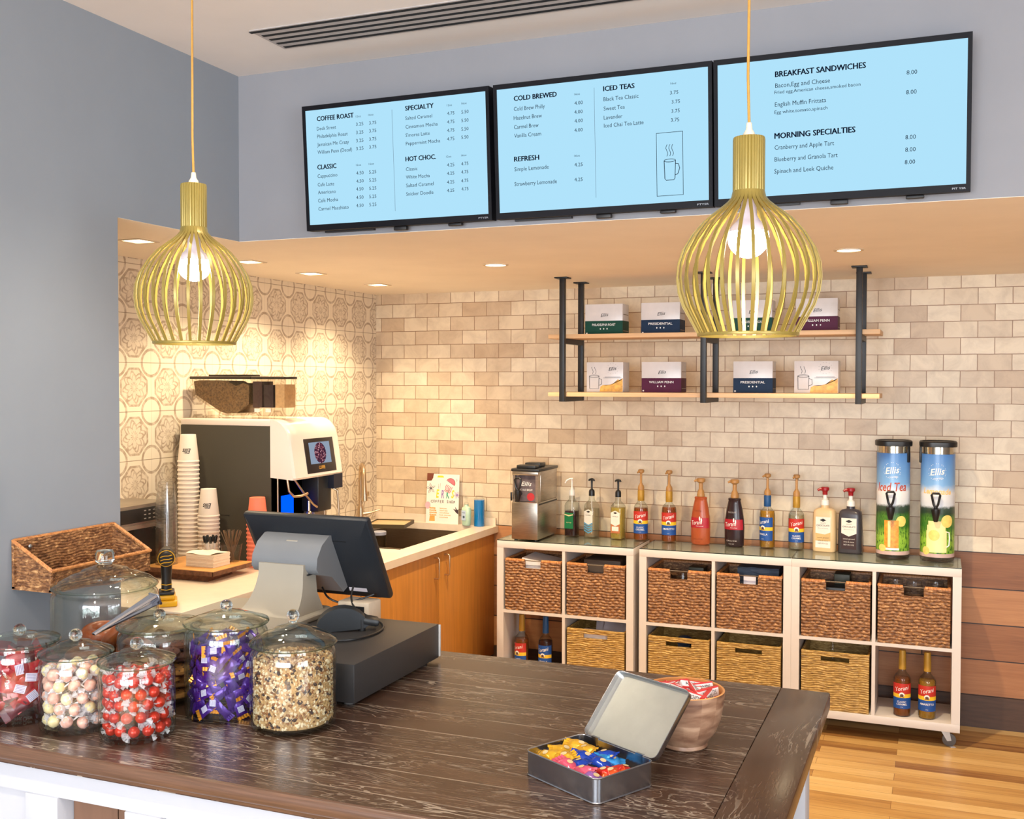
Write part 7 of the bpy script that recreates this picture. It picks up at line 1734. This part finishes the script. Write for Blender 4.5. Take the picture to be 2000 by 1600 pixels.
# candies in the tin (local tin frame -> world)
Wt = T(2.434, -3.739, TZ + 0.0003) @ RZ(ang)
def pk(nm, c): return pm(nm, c, 0.2, 0.3, 0.25, 40)
KC = {'gold': pk('gold_candy_foil', (222, 168, 40)), 'blue': pk('blue_candy_foil', (20, 62, 170)), 'pink': pk('pink_candy_foil', (226, 92, 120)), 'violet': pk('violet_candy_foil', (160, 110, 190)), 'red': pk('red_candy_foil', (206, 40, 30)), 'orange': pk('orange_candy_foil', (220, 84, 32)), 'sky': pk('sky_candy_foil', (40, 140, 210))}
where = {'gold': 'at the left side of', 'blue': 'in the middle of', 'pink': 'at the front of', 'violet': 'at the front right corner of', 'red': 'at the right end of', 'orange': 'at the right end of', 'sky': 'near the hinges of'}
protoK = {}
lay = [('gold', 0.030, 0.030, 0.3, 0.9), ('gold', 0.030, 0.075, 1.2, 0.7), ('gold', 0.055, 0.110, 0.1, 0.4), ('gold', 0.028, 0.120, 0.6, 0.5), ('gold', 0.062, 0.045, 1.3, 0.3), ('blue', 0.085, 0.085, 0.5, 0.5), ('blue', 0.105, 0.050, -0.2, 0.4), ('blue', 0.130, 0.085, 0.1, 0.3), ('blue', 0.100, 0.120, 0.3, 0.2), ('pink', 0.095, 0.030, 0.0, 0.2), ('pink', 0.135, 0.029, 0.15, 0.5), ('violet', 0.170, 0.028, 0.1, 0.2), ('red', 0.160, 0.060, 0.5, 0.4), ('red', 0.174, 0.100, 1.3, 0.1), ('orange', 0.172, 0.066, 1.0, 0.3), ('sky', 0.120, 0.118, 0.8, 0.6)]
cnt = {}
for c, a, b_, rz, rx_ in lay: cnt[c] = cnt.get(c, 0) + 1
for i, (c, a, b_, rz, rx_) in enumerate(lay):
    z = 0.038 if c in ('gold', 'blue', 'pink') else 0.034
    M = Wt @ T(a, b_, z) @ RZ(rz) @ RX(rx_ * 0.6) @ RY(0.25 * (1 if i % 2 else -1))
    lab = '%s foil candy with flat crimped ends %s the open tin' % ({'sky': 'sky blue'}.get(c, c), where[c])
    if c not in protoK:
        t = thing('foil_candy', lab, 'candy', M.to_translation(), 0, c + ' candies in the tin'); t.rotation_euler = M.to_euler()
        mb = MB(); pillow(mb, 0.044, 0.030, 0.020, 0, 0.010); obj('wrapper', mb, KC[c], t)
        mb = MB(); mb.flat(disc(0, 0, 0.0065, 14, 0.8), 0, T(0.004, 0, 0.0106)); obj('wrapper_emblem', mb, pm('cream_emblem_print', (206, 180, 132), 0.45), t)
        protoK[c] = t
    else: dup(protoK[c], M.to_translation(), M.to_euler())
# wooden bowl
def mat_bowl():
    m = bpy.data.materials.new('turned_acacia_wood'); q = NT(m)
    x, y, z = q.sep(q.co()); an = q.M('ARCTAN2', y, x)
    nz = q.noise(q.comb(q.M('MULTIPLY', an, 0.9), q.M('MULTIPLY', z, 42.0), 0.0), 1.0, 4, 0.5, 0.25)
    blk = q.noise(q.comb(q.M('FLOOR', q.M('MULTIPLY', an, 2.2)), q.M('FLOOR', q.M('MULTIPLY', z, 32.0)), 0.0), 1.7, 1)
    c = q.ramp(q.M('ADD', q.M('MULTIPLY', nz, 0.7), q.M('MULTIPLY', blk, 0.35)), [(0.35, C(84, 54, 40)), (0.48, C(128, 92, 70)), (0.6, C(160, 124, 98)), (0.75, C(196, 160, 130))])
    q.end(q.pri(c, 0.4)); return m
M_bowl = mat_bowl(); M_bowlin = pm('honey_wood_inside', (216, 148, 84), 0.35, 0, 0.15, 12, 0, (1, 1, 4))
BX, BY = 2.690, -3.452
t = thing('wooden_bowl', 'turned wooden bowl of mint packets behind the tin lid', 'bowl', (BX, BY, TZ + 0.0003))
mb = MB(); mb.lathe([(0.0, 0.004), (0.046, 0.0), (0.050, 0.003), (0.049, 0.010), (0.055, 0.018), (0.068, 0.036), (0.0775, 0.060), (0.083, 0.088), (0.0865, 0.118), (0.0862, 0.122)], 52, cap=False); obj('bowl_outside', mb, M_bowl, t)
mb = MB(); mb.lathe([(0.0862, 0.122), (0.0845, 0.1235), (0.0815, 0.122), (0.077, 0.088), (0.066, 0.045), (0.045, 0.022), (0.0, 0.018)], 52, cap=False); obj('bowl_inside', mb, M_bowlin, t)
M_mw_ = pm('white_mint_packet', (236, 230, 230), 0.45, 0, 0.03, 20); M_mr = pm('red_packet_stripe', (214, 62, 60), 0.45)
random.seed(61); first = None
def packet(loc, r3, big=False):
    global first
    if first is None:
        first = thing('mint_packet', 'small white and red mint packet piled in the wooden bowl', 'mint packet', loc, 0, 'mint packets in the bowl'); first.rotation_euler = r3
        mb = MB(); mb.box(-0.031, 0.031, -0.0115, 0.0115, -0.0045, 0.0045, 0.002); obj('packet', mb, M_mw_, first)
        mb = MB(); mb.box(-0.0312, 0.0312, -0.0117, -0.0082, -0.0047, 0.0047, 0.0012); mb.box(-0.0312, 0.0312, 0.0075, 0.0117, -0.0047, 0.0047, 0.0012); obj('red_stripes', mb, M_mr, first)
        mb = MB(); mb.text('ALTOIDS', 0, 0, 0.044, 0.0095, 0, T(0, 0, 0.0049), centre=True); mb.text('ALTOIDS', 0, 0, 0.044, 0.0095, 0, RX(PI) @ T(0, 0, 0.0049), centre=True); obj('packet_text', mb, M_kt, first)
    else: dup(first, loc, r3)
O_ = Vector((BX, BY, TZ))
packet(O_ + Vector((0.026, -0.040, 0.116)), Euler((R(42), R(6), R(-18))))
spots = [(0.050, 0.005, 0.108, 80, 60), (0.030, 0.030, 0.110, 65, 50), (0.000, 0.045, 0.108, 60, 100), (-0.030, 0.040, 0.106, 50, 30), (-0.050, 0.010, 0.104, 40, 80), (-0.045, -0.025, 0.104, 30, -20), (-0.012, -0.045, 0.106, 35, 20), (0.055, -0.025, 0.106, 75, 85), (0.005, 0.0, 0.110, 20, 10), (-0.020, 0.010, 0.112, 15, 70), (0.025, 0.000, 0.113, 25, 120), (-0.005, -0.022, 0.113, 20, -30), (0.015, 0.022, 0.116, 30, 40), (-0.030, -0.008, 0.115, 25, 15), (0.0, 0.0, 0.090, 5, 0), (0.0, 0.03, 0.088, 5, 90), (0.0, -0.03, 0.088, 5, 45), (0.035, 0.0, 0.088, 8, 20), (-0.035, 0.0, 0.088, 8, 130), (0.0, 0.0, 0.070, 0, 30), (0.02, 0.02, 0.062, 0, 60), (-0.02, -0.02, 0.062, 0, 0)]
for a, b_, z, tx, rz in spots: packet(O_ + Vector((a, b_, z + (0.008 if z > 0.1 else 0))), Euler((R(tx), R(random.uniform(-15, 15)), R(rz))))
# scrap on the floor
mb = MB(); mb.box(-0.012, 0.012, -0.010, 0.010, 0.0003, 0.0012); tag(obj('paper_scrap', mb, M_paper, None, (3.27, -0.36, 0.0), (0, 0, R(20))), 'tiny white paper scrap on the floor by the shelf castor', 'scrap')
